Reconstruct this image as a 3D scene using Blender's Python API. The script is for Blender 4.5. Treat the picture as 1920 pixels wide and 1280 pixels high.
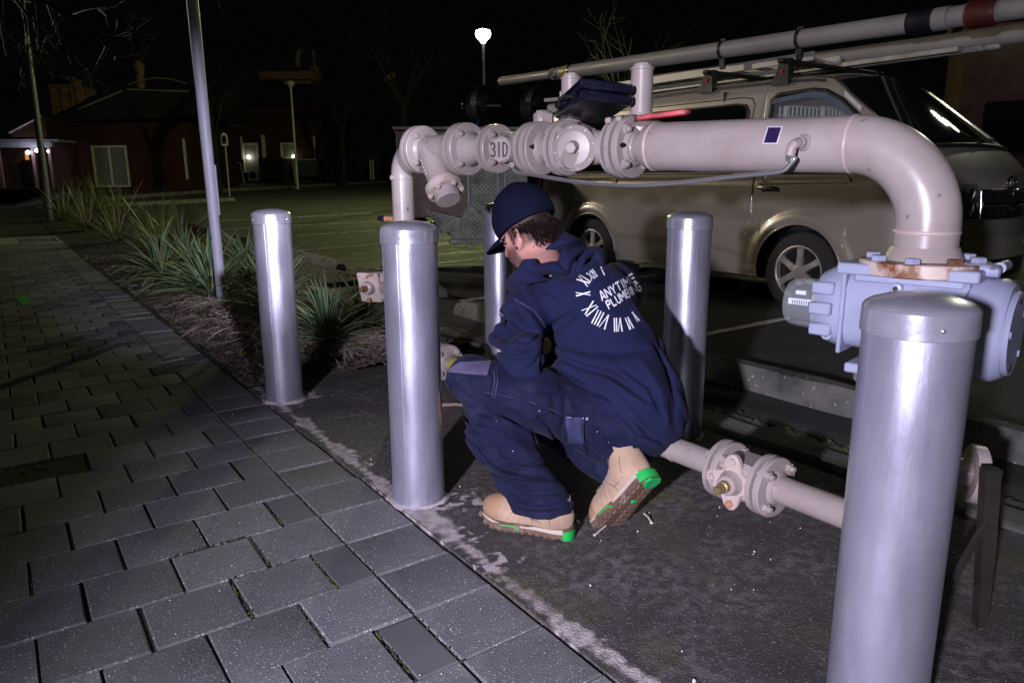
import bpy, bmesh, math, random
import numpy as np
from mathutils import Vector, Matrix
random.seed(7); rng = np.random.default_rng(7)
S = bpy.context.scene
COL = S.collection
for o in list(bpy.data.objects): bpy.data.objects.remove(o)
rad = math.radians
# ------------------------------------------------------------------ camera
CF, CP, CR, CY, CH = 1365.0, rad(12.6), rad(-0.40), rad(35.05), 1.10
CPOS = np.array([0.0, 0.0, CH])
def _basis():
    fw0 = np.array([math.sin(CY), math.cos(CY), 0]); rt = np.array([math.cos(CY), -math.sin(CY), 0])
    fw = fw0*math.cos(CP) + np.array([0, 0, -math.sin(CP)]); up = np.cross(rt, fw)
    return math.cos(CR)*rt + math.sin(CR)*up, -math.sin(CR)*rt + math.cos(CR)*up, fw
RT, UP, FW = _basis()
RTH = np.array([math.cos(CY), -math.sin(CY), 0]); DPH = np.array([math.sin(CY), math.cos(CY), 0]); UZ = np.array([0, 0, 1.0])
cam = bpy.data.cameras.new('camera'); camo = bpy.data.objects.new('camera', cam); COL.objects.link(camo)
camo.matrix_world = Matrix(((RT[0], UP[0], -FW[0], 0), (RT[1], UP[1], -FW[1], 0), (RT[2], UP[2], -FW[2], CH), (0, 0, 0, 1)))
cam.sensor_width = 36; cam.lens = CF/1920*36; cam.clip_start = 0.05; cam.clip_end = 600
cam.dof.use_dof = True; cam.dof.focus_distance = 2.5; cam.dof.aperture_fstop = 9
S.camera = camo
# ------------------------------------------------------------------ night sky, lamps, exposure
W = bpy.data.worlds.new('World'); S.world = W; W.use_nodes = True
bg = W.node_tree.nodes['Background']; bg.inputs[0].default_value = (0.16, 0.17, 0.20, 1); bg.inputs[1].default_value = 0.006
def light(name, kind, loc, energy, color, **k):
    l = bpy.data.lights.new(name, kind); l.energy = energy; l.color = color
    for a, v in k.items(): setattr(l, a, v)
    o = bpy.data.objects.new(name, l); COL.objects.link(o); o.location = loc
    return o
def aim(o, target):
    o.rotation_euler = (Vector(target) - o.location).to_track_quat('-Z', 'Y').to_euler()
work = light('work_light', 'SPOT', (-1.9, -0.6, 1.36), 1380, (0.83, 0.79, 1.0), spot_size=rad(57), spot_blend=1.0, shadow_soft_size=0.06)
aim(work, (1.98, 2.0, 0.60))
work2 = light('work_light', 'SPOT', (0.30, -0.60, 1.85), 2000, (0.83, 0.81, 1.0), spot_size=rad(25), spot_blend=1.0, shadow_soft_size=0.06)
aim(work2, (1.42, 6.1, 0.85))
S.view_settings.view_transform = 'Standard'; S.view_settings.look = 'None'
S.view_settings.exposure = 0.0; S.view_settings.gamma = 1.0; S.view_settings.use_curve_mapping = False
S.cycles.use_denoising = True
S.cycles.max_bounces = 6; S.cycles.sample_clamp_indirect = 3.0

# ------------------------------------------------------------------ helpers
def ray(x, y): return FW + RT*(x-960)/CF - UP*(y-640)/CF
def at(x, y, z=None, X=None, Y=None, d=None):
    r = ray(x, y)
    if z is not None: t = (z-CH)/r[2]
    elif X is not None: t = X/r[0]
    elif Y is not None: t = Y/r[1]
    else: t = d
    return CPOS + r*t
def pxs(p):   # points (N,3) -> picture coordinates, used to lay fold lines on the clothes
    q = p - CPOS; zz = q@FW
    return 960 + CF*(q@RT)/zz, 640 - CF*(q@UP)/zz
def nrm(v): v = np.array(v, float); return v/np.linalg.norm(v)

def tag(o, label=None, cat=None, group=None, kind=None):
    if label: o['label'] = label
    if cat: o['category'] = cat
    if group: o['group'] = group
    if kind: o['kind'] = kind
    return o
def thing(name, loc, label, cat, group=None):
    o = bpy.data.objects.new(name, None); COL.objects.link(o); o.location = Vector(loc); o.empty_display_size = .1
    return tag(o, label, cat, group)
ROOTS = {}
def wloc(o):
    v = Vector((0, 0, 0))
    while o is not None: v += o.location; o = o.parent
    return v
def copy_tree(o, delta=(0, 0, 0), parent=None):
    c = o.copy(); COL.objects.link(c)
    if parent is None: c.location = o.location + Vector(delta)
    else: c.parent = parent
    for ch in list(o.children): copy_tree(ch, parent=c)
    return c

class MB:
    """collects world-space geometry and links it as one mesh object"""
    def __init__(s): s.v = []; s.f = []; s.m = []; s.cur = 0
    def add(s, vs, fs):
        b = len(s.v); s.v.extend([tuple(map(float, p)) for p in vs])
        s.f.extend([tuple(b+i for i in f) for f in fs]); s.m.extend([s.cur]*len(fs)); return s
    def box(s, c, size, R=None):
        c = np.array(c, float); h = np.array(size, float)/2; R = np.eye(3) if R is None else np.array(R, float)
        vs = [c + R@(h*np.array(k)) for k in ((-1,-1,-1),(1,-1,-1),(1,1,-1),(-1,1,-1),(-1,-1,1),(1,-1,1),(1,1,1),(-1,1,1))]
        return s.add(vs, [(0,3,2,1),(4,5,6,7),(0,1,5,4),(1,2,6,5),(2,3,7,6),(3,0,4,7)])
    def bbox(s, c, size, R=None, b=.004):   # box with chamfered edges
        c = np.array(c, float); h = np.array(size, float)/2; R = np.eye(3) if R is None else np.array(R, float)
        b = min(b, h.min()*.45); vs = []; idx = {}
        for k in ((-1,-1,-1),(1,-1,-1),(1,1,-1),(-1,1,-1),(-1,-1,1),(1,-1,1),(1,1,1),(-1,1,1)):
            for ax in range(3):
                q = np.array(k)*(h-b); q[ax] = k[ax]*h[ax]; idx[(k, ax)] = len(vs); vs.append(c + R@q)
        fs = []
        for ax in range(3):
            a, d = [(1, 2), (2, 0), (0, 1)][ax]
            for sg in (-1, 1):
                ks = []
                for p, q in ((-1, -1), (1, -1), (1, 1), (-1, 1)):
                    k = [0, 0, 0]; k[ax] = sg; k[a] = p; k[d] = q; ks.append(tuple(k))
                if sg < 0: ks = ks[::-1]
                fs.append(tuple(idx[(k, ax)] for k in ks))
        for ax in range(3):   # edges along ax
            a, d = [(1, 2), (2, 0), (0, 1)][ax]
            for p in (-1, 1):
                for q in (-1, 1):
                    k0 = [0]*3; k1 = [0]*3; k0[ax] = -1; k1[ax] = 1; k0[a] = k1[a] = p; k0[d] = k1[d] = q; k0 = tuple(k0); k1 = tuple(k1)
                    f = (idx[(k0, a)], idx[(k1, a)], idx[(k1, d)], idx[(k0, d)])
                    fs.append(f if p*q > 0 else f[::-1]) if False else fs.append(f)
        for k in set(kk for kk, _ in idx): fs.append((idx[(k, 0)], idx[(k, 1)], idx[(k, 2)]))
        return s.add(vs, fs)
    def loft(s, rings, caps=True, close=False):
        n = len(rings[0]); vs = [p for r in rings for p in r]; fs = []
        for i in range(len(rings)-1 + (1 if close else 0)):
            j = (i+1) % len(rings)
            for k in range(n): fs.append((i*n+k, i*n+(k+1) % n, j*n+(k+1) % n, j*n+k))
        if caps and not close: fs.append(tuple(range(n))[::-1]); fs.append(tuple((len(rings)-1)*n+k for k in range(n)))
        return s.add(vs, fs)
    def lathe(s, o, ax, prof, n=32, up=None, caps=True):
        """prof: list of (distance along ax, radius)"""
        o = np.array(o, float); ax = nrm(ax); t = np.array([0, 0, 1.]) if abs(ax[2]) < .9 else np.array([1., 0, 0])
        if up is not None: t = np.array(up, float)
        a = nrm(np.cross(ax, t)); b = np.cross(ax, a)
        rings = [[o + ax*h + r*(math.cos(2*math.pi*k/n)*a + math.sin(2*math.pi*k/n)*b) for k in range(n)] for h, r in prof]
        return s.loft(rings, caps)
    def cyl(s, p0, p1, r0, r1=None, n=24):
        p0 = np.array(p0, float); p1 = np.array(p1, float); L = np.linalg.norm(p1-p0)
        return s.lathe(p0, p1-p0, [(0, r0), (L, r0 if r1 is None else r1)], n)
    def tube(s, pts, r, n=10, caps=True):
        pts = [np.array(p, float) for p in pts]; rs = r if hasattr(r, '__len__') else [r]*len(pts); rings = []; a = None
        for i, p in enumerate(pts):
            d = nrm(pts[min(i+1, len(pts)-1)] - pts[max(i-1, 0)])
            if a is None:
                t = np.array([0, 0, 1.]) if abs(d[2]) < .9 else np.array([1., 0, 0]); a = nrm(np.cross(d, t))
            else: a = nrm(a - d*(a@d))
            b = np.cross(d, a)
            rings.append([p + rs[i]*(math.cos(2*math.pi*k/n)*a + math.sin(2*math.pi*k/n)*b) for k in range(n)])
        return s.loft(rings, caps)
    def prism(s, poly, vec):
        n = len(poly); vec = np.array(vec, float); poly = [np.array(p, float) for p in poly]
        return s.add(poly + [p+vec for p in poly], [tuple(range(n))[::-1], tuple(range(n, 2*n))] + [(i, (i+1) % n, n+(i+1) % n, n+i) for i in range(n)])
    def grid(s, P, mask=None):
        nu, nv = len(P), len(P[0]); vs = [p for r in P for p in r]
        fs = [(i*nv+j, (i+1)*nv+j, (i+1)*nv+j+1, i*nv+j+1) for i in range(nu-1) for j in range(nv-1) if mask is None or mask(i, j)]
        return s.add(vs, fs)
    def nut(s, o, ax, af, h, n=6, rot=0.0, stud=0):
        ax = nrm(ax); s.lathe(o, ax, [(0, af), (h*.85, af), (h, af*.82)], 6)
        if stud: s.lathe(np.array(o)+ax*h*.9, ax, [(0, af*.55), (stud, af*.55), (stud+af*.1, af*.45)], 10)
        return s
    def build(s, name, mats, parent=None, smooth=35, fix=True):
        me = bpy.data.meshes.new(name); org = wloc(parent) if parent else Vector((0, 0, 0))
        V = [(x-org.x, y-org.y, z-org.z) for x, y, z in s.v]
        me.from_pydata(V, [], s.f)
        mats = mats if isinstance(mats, (list, tuple)) else [mats]
        for m in mats: me.materials.append(m)
        if len(mats) > 1: me.polygons.foreach_set('material_index', s.m)
        if fix:
            bm = bmesh.new(); bm.from_mesh(me); bmesh.ops.recalc_face_normals(bm, faces=bm.faces); bm.to_mesh(me); bm.free()
        if smooth:
            me.polygons.foreach_set('use_smooth', [True]*len(me.polygons)); me.set_sharp_from_angle(angle=rad(smooth))
        me.update()
        o = bpy.data.objects.new(name, me); COL.objects.link(o)
        if parent: o.parent = parent
        return o
def rotm(yaw=0, pitch=0, roll=0):
    return np.array(Matrix.Rotation(yaw, 3, 'Z') @ Matrix.Rotation(pitch, 3, 'X') @ Matrix.Rotation(roll, 3, 'Y'))

# ------------------------------------------------------------------ signed-distance modelling
def capsule(p, a, b, ra, rb):
    a = np.array(a); b = np.array(b); ab = b-a; t = np.clip((p-a)@ab/(ab@ab), 0, 1)
    return np.linalg.norm(p - a - t[:, None]*ab, axis=1) - (ra + (rb-ra)*t)
def ellips(p, c, r, R=None):
    q = p - np.array(c)
    if R is not None: q = q@np.array(R).T     # rows of R are the local axes
    r = np.array(r); k0 = np.linalg.norm(q/r, axis=1); k1 = np.linalg.norm(q/r**2, axis=1)
    return k0*(k0-1)/np.maximum(k1, 1e-6)
def smin(a, b, k):
    h = np.clip(.5+.5*(b-a)/k, 0, 1); return b*(1-h)+a*h - k*h*(1-h)
def smax(a, b, k): return -smin(-a, -b, k)
def surfnet(sdf, lo, hi, h, newton=3):
    lo = np.array(lo, float); n = np.ceil((np.array(hi)-lo)/h).astype(int)+1
    # coarse pass keeps only the blocks that the surface crosses
    B = 8; nb = (n + B - 1)//B; F = np.full(n, 1.0)
    cc = np.stack(np.meshgrid(*[np.arange(k) for k in nb], indexing='ij'), -1).reshape(-1, 3)
    d = sdf(lo + (cc*B + B/2)*h); keep = cc[np.abs(d) < h*B*1.3]
    off = np.stack(np.meshgrid(*[np.arange(B+1)]*3, indexing='ij'), -1).reshape(-1, 3)
    F[:] = 1.0
    inside = cc[d <= -h*B*1.3]
    for c in inside:
        F[c[0]*B:(c[0]+1)*B+1, c[1]*B:(c[1]+1)*B+1, c[2]*B:(c[2]+1)*B+1] = -1.0
    for i in range(0, len(keep), 400):
        ii = (keep[i:i+400, None]*B + off[None]).reshape(-1, 3); ok = (ii < n).all(1); ii = ii[ok]
        F[ii[:, 0], ii[:, 1], ii[:, 2]] = sdf(lo + ii*h)
    s = F < 0; cell = np.zeros(n-1, int); 
    for dx in (0, 1):
        for dy in (0, 1):
            for dz in (0, 1): cell += s[dx:n[0]-1+dx, dy:n[1]-1+dy, dz:n[2]-1+dz]
    act = (cell > 0) & (cell < 8); ids = -np.ones(n-1, int); ci = np.argwhere(act); ids[act] = np.arange(len(ci))
    acc = np.zeros((len(ci), 3)); cnt = np.zeros(len(ci))
    cor = [(x, y, z) for x in (0, 1) for y in (0, 1) for z in (0, 1)]
    for a in cor:
        for b in cor:
            if sum(b) - sum(a) == 1 and all(b[k] >= a[k] for k in range(3)):
                fa = F[tuple((ci+a).T)]; fb = F[tuple((ci+b).T)]; m = (fa < 0) != (fb < 0)
                t = np.where(m, fa/np.where(fa-fb == 0, 1, fa-fb), 0)
                acc += np.where(m[:, None], np.array(a) + t[:, None]*(np.array(b)-np.array(a)), 0); cnt += m
    V = lo + (ci + acc/np.maximum(cnt, 1)[:, None])*h
    quads = []
    for ax in range(3):
        u, w = [(1, 2), (2, 0), (0, 1)][ax]
        sl0 = [slice(None)]*3; sl1 = [slice(None)]*3; sl0[ax] = slice(0, n[ax]-1); sl1[ax] = slice(1, n[ax])
        ch = s[tuple(sl0)] != s[tuple(sl1)]; e = np.argwhere(ch)
        e = e[(e[:, u] > 0) & (e[:, w] > 0) & (e[:, u] < n[u]-1) & (e[:, w] < n[w]-1)]
        if not len(e): continue
        eu = np.zeros(3, int); eu[u] = 1; ew = np.zeros(3, int); ew[w] = 1
        q = np.stack([ids[tuple((e-eu-ew).T)], ids[tuple((e-ew).T)], ids[tuple(e.T)], ids[tuple((e-eu).T)]], 1)
        flip = ~s[tuple(e.T)]; q[flip] = q[flip][:, ::-1]; quads.append(q)
    Q = np.concatenate(quads); Q = Q[(Q >= 0).all(1)]
    e = h*.3
    for _ in range(newton):
        d = sdf(V); g = np.stack([sdf(V+np.eye(3)[k]*e)-sdf(V-np.eye(3)[k]*e) for k in range(3)], 1)/(2*e)
        g2 = np.maximum((g*g).sum(1), .2); V = V - np.clip(d/g2, -h, h)[:, None]*g
    return V, Q
def sdf_obj(name, sdf, lo, hi, h, m, parent=None, newton=3):
    V, Q = surfnet(sdf, lo, hi, h, newton); org = np.array(wloc(parent)) if parent else np.zeros(3)
    me = bpy.data.meshes.new(name); me.from_pydata((V-org).tolist(), [], Q.tolist())
    for mm in (m if isinstance(m, (list, tuple)) else [m]): me.materials.append(mm)
    me.polygons.foreach_set('use_smooth', [True]*len(me.polygons)); me.update()
    o = bpy.data.objects.new(name, me); COL.objects.link(o)
    if parent: o.parent = parent
    return o

# ------------------------------------------------------------------ materials
MATS = {}
def mat(name, col, rough=.5, metal=0.0, var=.15, scale=6, bump=.15, bscale=80, bdist=.002, spec=.5, sheen=0, coat=0, second=None, samt=.5, sscale=3, obrand=0, stretch=None, sharp=.12, rvar=.1, speck=None, spscale=220, spamt=.04, edge=False, wrinkle=0, wscale=16):
    m = bpy.data.materials.new(name); m.use_nodes = True; N = m.node_tree.nodes; L = m.node_tree.links; b = N['Principled BSDF']
    tc = N.new('ShaderNodeTexCoord'); vec = tc.outputs['Object']
    if stretch:
        mp = N.new('ShaderNodeMapping'); mp.inputs['Scale'].default_value = stretch; L.new(vec, mp.inputs[0]); vec = mp.outputs[0]
    def noise(sc, det=5, v=vec):
        n = N.new('ShaderNodeTexNoise'); n.inputs['Scale'].default_value = sc; n.inputs['Detail'].default_value = det; L.new(v, n.inputs['Vector']); return n
    def mix(a, bb, f):
        x = N.new('ShaderNodeMix'); x.data_type = 'RGBA'
        for i, q in ((6, a), (7, bb)):
            if isinstance(q, tuple): x.inputs[i].default_value = (*q, 1)
            else: L.new(q, x.inputs[i])
        L.new(f, x.inputs[0]); return x.outputs[2]
    def rng_(src, a, bb, c, d):
        r = N.new('ShaderNodeMapRange'); L.new(src, r.inputs[0])
        for i, v in enumerate((a, bb, c, d)): r.inputs[i+1].default_value = v
        return r.outputs[0]
    n1 = noise(scale)
    c0 = tuple(min(1, x*(1+var)) for x in col); c1 = tuple(x*(1-var) for x in col)
    c = mix(c1, c0, rng_(n1.outputs[0], .3, .7, 0, 1))
    if second is not None:
        n2 = noise(sscale, 8, tc.outputs['Object']); c = mix(c, second, rng_(n2.outputs[0], 1-samt-sharp/2, 1-samt+sharp/2, 0, 1))
    if speck is not None:
        n4 = noise(spscale, 1, tc.outputs['Object']); c = mix(c, speck, rng_(n4.outputs[0], .74-spamt, .80-spamt, 0, 1))
    if obrand:
        oi = N.new('ShaderNodeObjectInfo'); hsv = N.new('ShaderNodeHueSaturation'); L.new(c, hsv.inputs['Color'])
        L.new(rng_(oi.outputs['Random'], 0, 1, 1-obrand, 1+obrand), hsv.inputs['Value']); c = hsv.outputs[0]
    if edge:   # pale mortar smeared along the paving edge and round the bollard feet
        sp = N.new('ShaderNodeSeparateXYZ'); L.new(tc.outputs['Object'], sp.inputs[0])
        def M_(op, x, y=None):
            q = N.new('ShaderNodeMath'); q.operation = op
            for i, v in enumerate((x, y)):
                if v is None: continue
                if isinstance(v, (int, float)): q.inputs[i].default_value = v
                else: L.new(v, q.inputs[i])
            return q.outputs[0]
        n5 = noise(26, 7, tc.outputs['Object']); n6 = noise(2.3, 3, tc.outputs['Object'])
        band = M_('SUBTRACT', .042, M_('ABSOLUTE', M_('SUBTRACT', sp.outputs[0], 1.048)))
        band = M_('MULTIPLY', band, 17.0)
        patch = M_('ADD', rng_(n6.outputs[0], .40, .62, -.75, .28), rng_(sp.outputs[1], 1.9, 2.3, .62, .05))
        s_ = M_('ADD', M_('ADD', band, patch), M_('MULTIPLY', M_('SUBTRACT', n5.outputs[0], .5), 1.25))
        for cx, cy, rr in ((1.1, 2.144, .19), (1.105, 3.608, .2), (1.24, 2.02, .12), (1.22, 3.62, .15), (1.06, 1.62, .13), (1.055, 1.8, .12), (1.06, 2.55, .1)):
            dd = M_('SQRT', M_('ADD', M_('POWER', M_('ABSOLUTE', M_('SUBTRACT', sp.outputs[0], cx)), 2.0), M_('POWER', M_('ABSOLUTE', M_('SUBTRACT', sp.outputs[1], cy)), 2.0)))
            s_ = M_('MAXIMUM', s_, M_('ADD', M_('MULTIPLY', M_('SUBTRACT', rr, dd), 7.0), M_('MULTIPLY', M_('SUBTRACT', n5.outputs[0], .62), 3.2)))
        c = mix(c, mix((.34, .29, .30), (.58, .52, .52), rng_(n5.outputs[0], .4, .6, 0, 1)), rng_(s_, .18, .50, 0, .92))
        n7 = noise(3.1, 5, tc.outputs['Object']); c = mix(c, (.10, .095, .03), rng_(n7.outputs[0], .58, .74, 0, .75))
    L.new(c, b.inputs['Base Color'])
    L.new(rng_(n1.outputs[0], .3, .7, max(0, rough-rvar), min(1, rough+rvar)), b.inputs['Roughness'])
    b.inputs['Metallic'].default_value = metal; b.inputs['Specular IOR Level'].default_value = spec
    b.inputs['Sheen Weight'].default_value = sheen; b.inputs['Coat Weight'].default_value = coat; b.inputs['Coat Roughness'].default_value = .1
    if bump:
        n3 = noise(bscale, 4); bp = N.new('ShaderNodeBump'); bp.inputs['Strength'].default_value = bump; bp.inputs['Distance'].default_value = bdist
        L.new(n3.outputs[0], bp.inputs['Height'])
        if wrinkle:   # crumpled cloth: ridged noise over the weave
            nw = noise(wscale, 3, tc.outputs['Object']); nw.noise_type = 'RIDGED_MULTIFRACTAL'; nw.inputs['Distortion'].default_value = .6
            bw = N.new('ShaderNodeBump'); bw.inputs['Strength'].default_value = wrinkle; bw.inputs['Distance'].default_value = .02; L.new(nw.outputs[0], bw.inputs['Height']); L.new(bw.outputs[0], bp.inputs['Normal'])
        L.new(bp.outputs[0], b.inputs['Normal'])
    MATS[name] = m
    return m
def emit(name, col, st):
    m = bpy.data.materials.new(name); m.use_nodes = True; b = m.node_tree.nodes['Principled BSDF']
    b.inputs['Base Color'].default_value = (*col, 1); b.inputs['Emission Color'].default_value = (*col, 1); b.inputs['Emission Strength'].default_value = st
    return m
def glass(name, col, rough=.03, trans=0.0, alpha=1.0):
    m = bpy.data.materials.new(name); m.use_nodes = True; b = m.node_tree.nodes['Principled BSDF']
    b.inputs['Base Color'].default_value = (*col, 1); b.inputs['Roughness'].default_value = rough
    b.inputs['Transmission Weight'].default_value = trans; b.inputs['IOR'].default_value = 1.45; b.inputs['Alpha'].default_value = alpha
    return m
galv = mat('galvanised_steel', (.68, .68, .82), .31, .80, .10, 14, .35, 130, .0012, stretch=(1, 1, .25), second=(.57, .57, .70), samt=.45, sscale=9, sharp=.4, rvar=.07)
galv_cap = mat('spun_aluminium', (.60, .60, .70), .28, .75, .1, 12, .15, 60, .002)
beige = mat('beige_enamel', (.335, .283, .266), .34, 0, .10, 5, .2, 45, .0014, second=(.26, .214, .198), samt=.36, sscale=7, sharp=.35, speck=(.16, .12, .10), spscale=28, spamt=-.005)
beige_dark = mat('beige_enamel_worn', (.42, .34, .31), .42, 0, .1, 12, .2, 60, .0015, second=(.22, .11, .05), samt=.33, sscale=22, sharp=.1)
rust_flange = mat('rusting_beige_paint', (.52, .42, .36), .5, 0, .1, 12, .3, 60, .002, second=(.16, .06, .02), samt=.52, sscale=16, sharp=.12)
rust = mat('rusty_steel', (.16, .07, .03), .8, .2, .4, 30, .4, 90)
copper_rust = mat('orange_rusted_bolt', (.42, .20, .11), .6, .2, .3, 30, .3, 90)
bluegrey = mat('blue_grey_enamel', (.27, .29, .40), .38, 0, .10, 8, .2, 40, .0015, second=(.14, .125, .15), samt=.29, sscale=14, sharp=.06)
steel = mat('stainless_tube', (.60, .60, .60), .28, .85, .02, 5, 0, rvar=.02)
darkmetal = mat('dark_steel', (.03, .028, .026), .55, .6, .3, 15, .3)
asphalt = mat('asphalt', (.048, .048, .046), .8, 0, .35, 2.5, .8, 160, .006, second=(.028, .029, .026), samt=.45, sscale=.7, sharp=.4, speck=(.16, .16, .15), spscale=120, spamt=.06)
paver_m = mat('concrete_paver', (.185, .177, .187), .74, 0, .28, 9, .75, 190, .0035, obrand=.2, second=(.13, .123, .132), samt=.45, sscale=13, sharp=.5, speck=(.62, .6, .64), spscale=150, spamt=.075, rvar=.12)
paver_half = mat('smooth_dark_paver', (.115, .112, .122), .6, 0, .15, 5, .25, 120, .001, obrand=.15)
moss = mat('moss', (.065, .095, .012), .9, 0, .6, 40, .8, 120, .004, second=(.03, .03, .016), samt=.55, sscale=25)
bedding = mat('joint_sand', (.03, .029, .022), .95, 0, .4, 30, .6, 120, .003, second=(.035, .055, .012), samt=.36, sscale=7)
slab = mat('stained_concrete', (.112, .100, .102), .78, 0, .55, 4, 1.0, 150, .004, second=(.060, .053, .050), samt=.53, sscale=30, sharp=.22, speck=(.25, .225, .235), spscale=150, spamt=.09, edge=True)
slab_green = mat('algae_film', (.055, .055, .022), .85, 0, .4, 5, .5, 100, .003)
mortar = mat('pale_mortar', (.52, .46, .46), .8, 0, .2, 14, .6, 90, .003, second=(.16, .14, .14), samt=.44, sscale=11, sharp=.25)
kerb_m = mat('weathered_kerb', (.17, .165, .145), .82, 0, .25, 5, .6, 90, .004, second=(.055, .055, .045), samt=.5, sscale=4, sharp=.5)
stop_m = mat('blackened_concrete', (.20, .19, .17), .85, 0, .3, 6, .8, 80, .005, second=(.045, .045, .04), samt=.54, sscale=6, sharp=.4, speck=(.4, .4, .4), spscale=40, spamt=.06)
line_m = mat('worn_road_paint', (.70, .70, .62), .7, 0, .2, 8, .6, 140, .004, second=(.09, .09, .08), samt=.40, sscale=14, sharp=.1)
soil = mat('mulch_soil', (.035, .026, .020), .95, 0, .5, 12, 1, 60, .01, second=(.06, .045, .035), samt=.4, sscale=16)
chip = mat('bark_chip', (.10, .072, .058), .85, 0, .45, 3, .4, 60, second=(.38, .30, .26), samt=.38, sscale=5, sharp=.1)
straw = mat('dry_leaf', (.56, .44, .39), .75, 0, .3, 6, .2, 60, second=(.26, .18, .145), samt=.47, sscale=5)
leaf_m = mat('yucca_blade', (.050, .125, .095), .42, 0, .3, 6, .15, 60, obrand=.4, second=(.08, .14, .045), samt=.4, sscale=2.5, sharp=.4)
leaf_e = mat('yucca_margin', (.37, .38, .12), .5, 0, .25, 6, .1, 60, obrand=.3)
leaf_far = mat('strap_leaf', (.17, .19, .028), .5, 0, .35, 8, .1, 60, second=(.07, .09, .02), samt=.5, sscale=3, sharp=.3)
navy = mat('navy_fleece', (.0105, .0128, .044), .9, 0, .14, 9, .6, 420, .0014, spec=.12, sheen=.02, second=(.0145, .0175, .053), samt=.42, sscale=7, sharp=.4, wrinkle=.6, wscale=9)
navy_trs = mat('navy_drill', (.0088, .0104, .033), .88, 0, .18, 8, .5, 500, .001, spec=.12, sheen=.02, second=(.019, .021, .05), samt=.40, sscale=12, sharp=.35, wrinkle=.8, wscale=14)
navy_patch = mat('faded_navy_patch', (.075, .062, .13), .85, 0, .2, 12, .3, 400, .0008, sheen=.1)
navy_cap = mat('navy_cap', (.0042, .0052, .0165), .85, 0, .15, 12, .4, 380, .001, spec=.1)
whiteprint = mat('white_print', (.72, .72, .78), .6, 0, .06, 30, .0)
hairm = mat('brown_hair', (.016, .009, .008), .42, 0, .4, 50, .1, 60, spec=.6)
nubuck = mat('tan_nubuck', (.40, .275, .185), .82, 0, .12, 12, .3, 300, .0008, sheen=.2, second=(.30, .19, .125), samt=.36, sscale=14, sharp=.3)
toecap_m = mat('tan_toecap', (.34, .20, .115), .75, 0, .1, 14, .2, 300, .0006)
solem = mat('brown_rubber', (.125, .075, .050), .7, 0, .2, 20, .3, 120, .001, second=(.20, .14, .11), samt=.36, sscale=22)
sole_pale = mat('pale_midsole', (.47, .38, .33), .65, 0, .1, 16, .1)
green_r = mat('bright_green_rubber', (.012, .42, .075), .55, 0, .1, 20, .1)
lace = mat('lace', (.20, .15, .10), .8, 0, .3, 60, .2, 300)
black_pl = mat('black_plastic', (.010, .010, .018), .34, 0, .2, 10, .15, 120)
case_m = mat('navy_black_case', (.006, .0065, .016), .3, 0, .15, 8, .2, 90)
redp = mat('chipped_red_paint', (.50, .022, .030), .45, 0, .15, 20, .5, 120, .002, second=(.16, .012, .015), samt=.42, sscale=22, sharp=.15)
blk_paint = mat('black_ink', (.012, .010, .016), .6, 0, .1, 20, 0)
vanp = mat('silver_sand_paint', (.30, .275, .225), .34, .25, .03, 3, 0, coat=.6, rvar=.02, second=(.25, .23, .19), samt=.4, sscale=2.5, sharp=.5)
vandark = mat('black_trim', (.012, .012, .012), .5, 0, .2, 10, .1)
tyre_m = mat('tyre_rubber', (.012, .012, .013), .8, 0, .2, 20, .3)
alloy = mat('silver_alloy', (.55, .53, .48), .35, .7, .06, 10, 0)
chrome = mat('chrome', (.7, .7, .68), .12, 1, .04, 10, 0)
vglass = glass('tinted_glass', (.004, .005, .005), .04)
clearglass = glass('clear_glass', (.9, .95, .93), .0, 0, .12)
meshm = mat('pale_grille', (.55, .66, .63), .5, .1, .1, 10, 0)
checker = mat('checker_plate', (.20, .205, .175), .5, .8, .2, 8, .1, 60, second=(.12, .125, .10), samt=.45, sscale=6, sharp=.3)
brownpanel = mat('brown_panel', (.21, .135, .10), .5, .1, .12, 5, .1)
pvc = mat('grey_conduit', (.26, .25, .235), .5, 0, .12, 5, .1)
brick_r = mat('dark_red_brick', (.050, .014, .011), .9, 0, .35, 10, .5, 40, .01)
roofm = mat('dark_roof', (.016, .016, .017), .8, .1, .2, 4, .2)
whitetrim = mat('white_trim', (.62, .60, .52), .6, 0, .12, 6, .1)
curtain = mat('grey_blind', (.20, .20, .16), .7, 0, .15, 6, .1)
polem = mat('pole_paint', (.40, .40, .50), .5, .0, .08, 9, .2, 80, .0015)
polefar = mat('pole_galv', (.42, .42, .38), .5, .3, .1, 8, .1)
barkm = mat('tree_bark', (.014, .012, .008), .9, 0, .35, 20, .6, 40, .004, second=(.022, .021, .008), samt=.4, sscale=8)
hedge_m = mat('hedge_leaf', (.025, .035, .015), .8, 0, .4, 10, .3)
plant_lit = mat('orange_lit_cladding', (.30, .16, .11), .7, 0, .25, 3, .2)  # orange lamp glow on the roofs is put into this colour
twig_m = mat('dry_twig', (.24, .17, .13), .85, 0, .3, 20, .4)
pebble_m = mat('white_grit', (.62, .60, .60), .7, 0, .2, 30, 0)
tape_g = mat('green_marking', (.06, .42, .05), .6, 0, .15, 30, 0)
skin_attr = None
# ================================================================== the setting
def gz(X, Y):
    d = .574*X + .819*Y
    z = .012*max(0, d-9) + .010*max(0, d-20)
    return z*min(1, max(0, (X-1.2)/2.2))
def sheet(name, xs, ys, zf, m, kind='structure', smooth=60):
    b = MB(); b.grid([[(x, y, zf(x, y)) for y in ys] for x in xs]); o = b.build(name, m, smooth=smooth); tag(o, kind=kind); return o
lin = np.linspace
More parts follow.
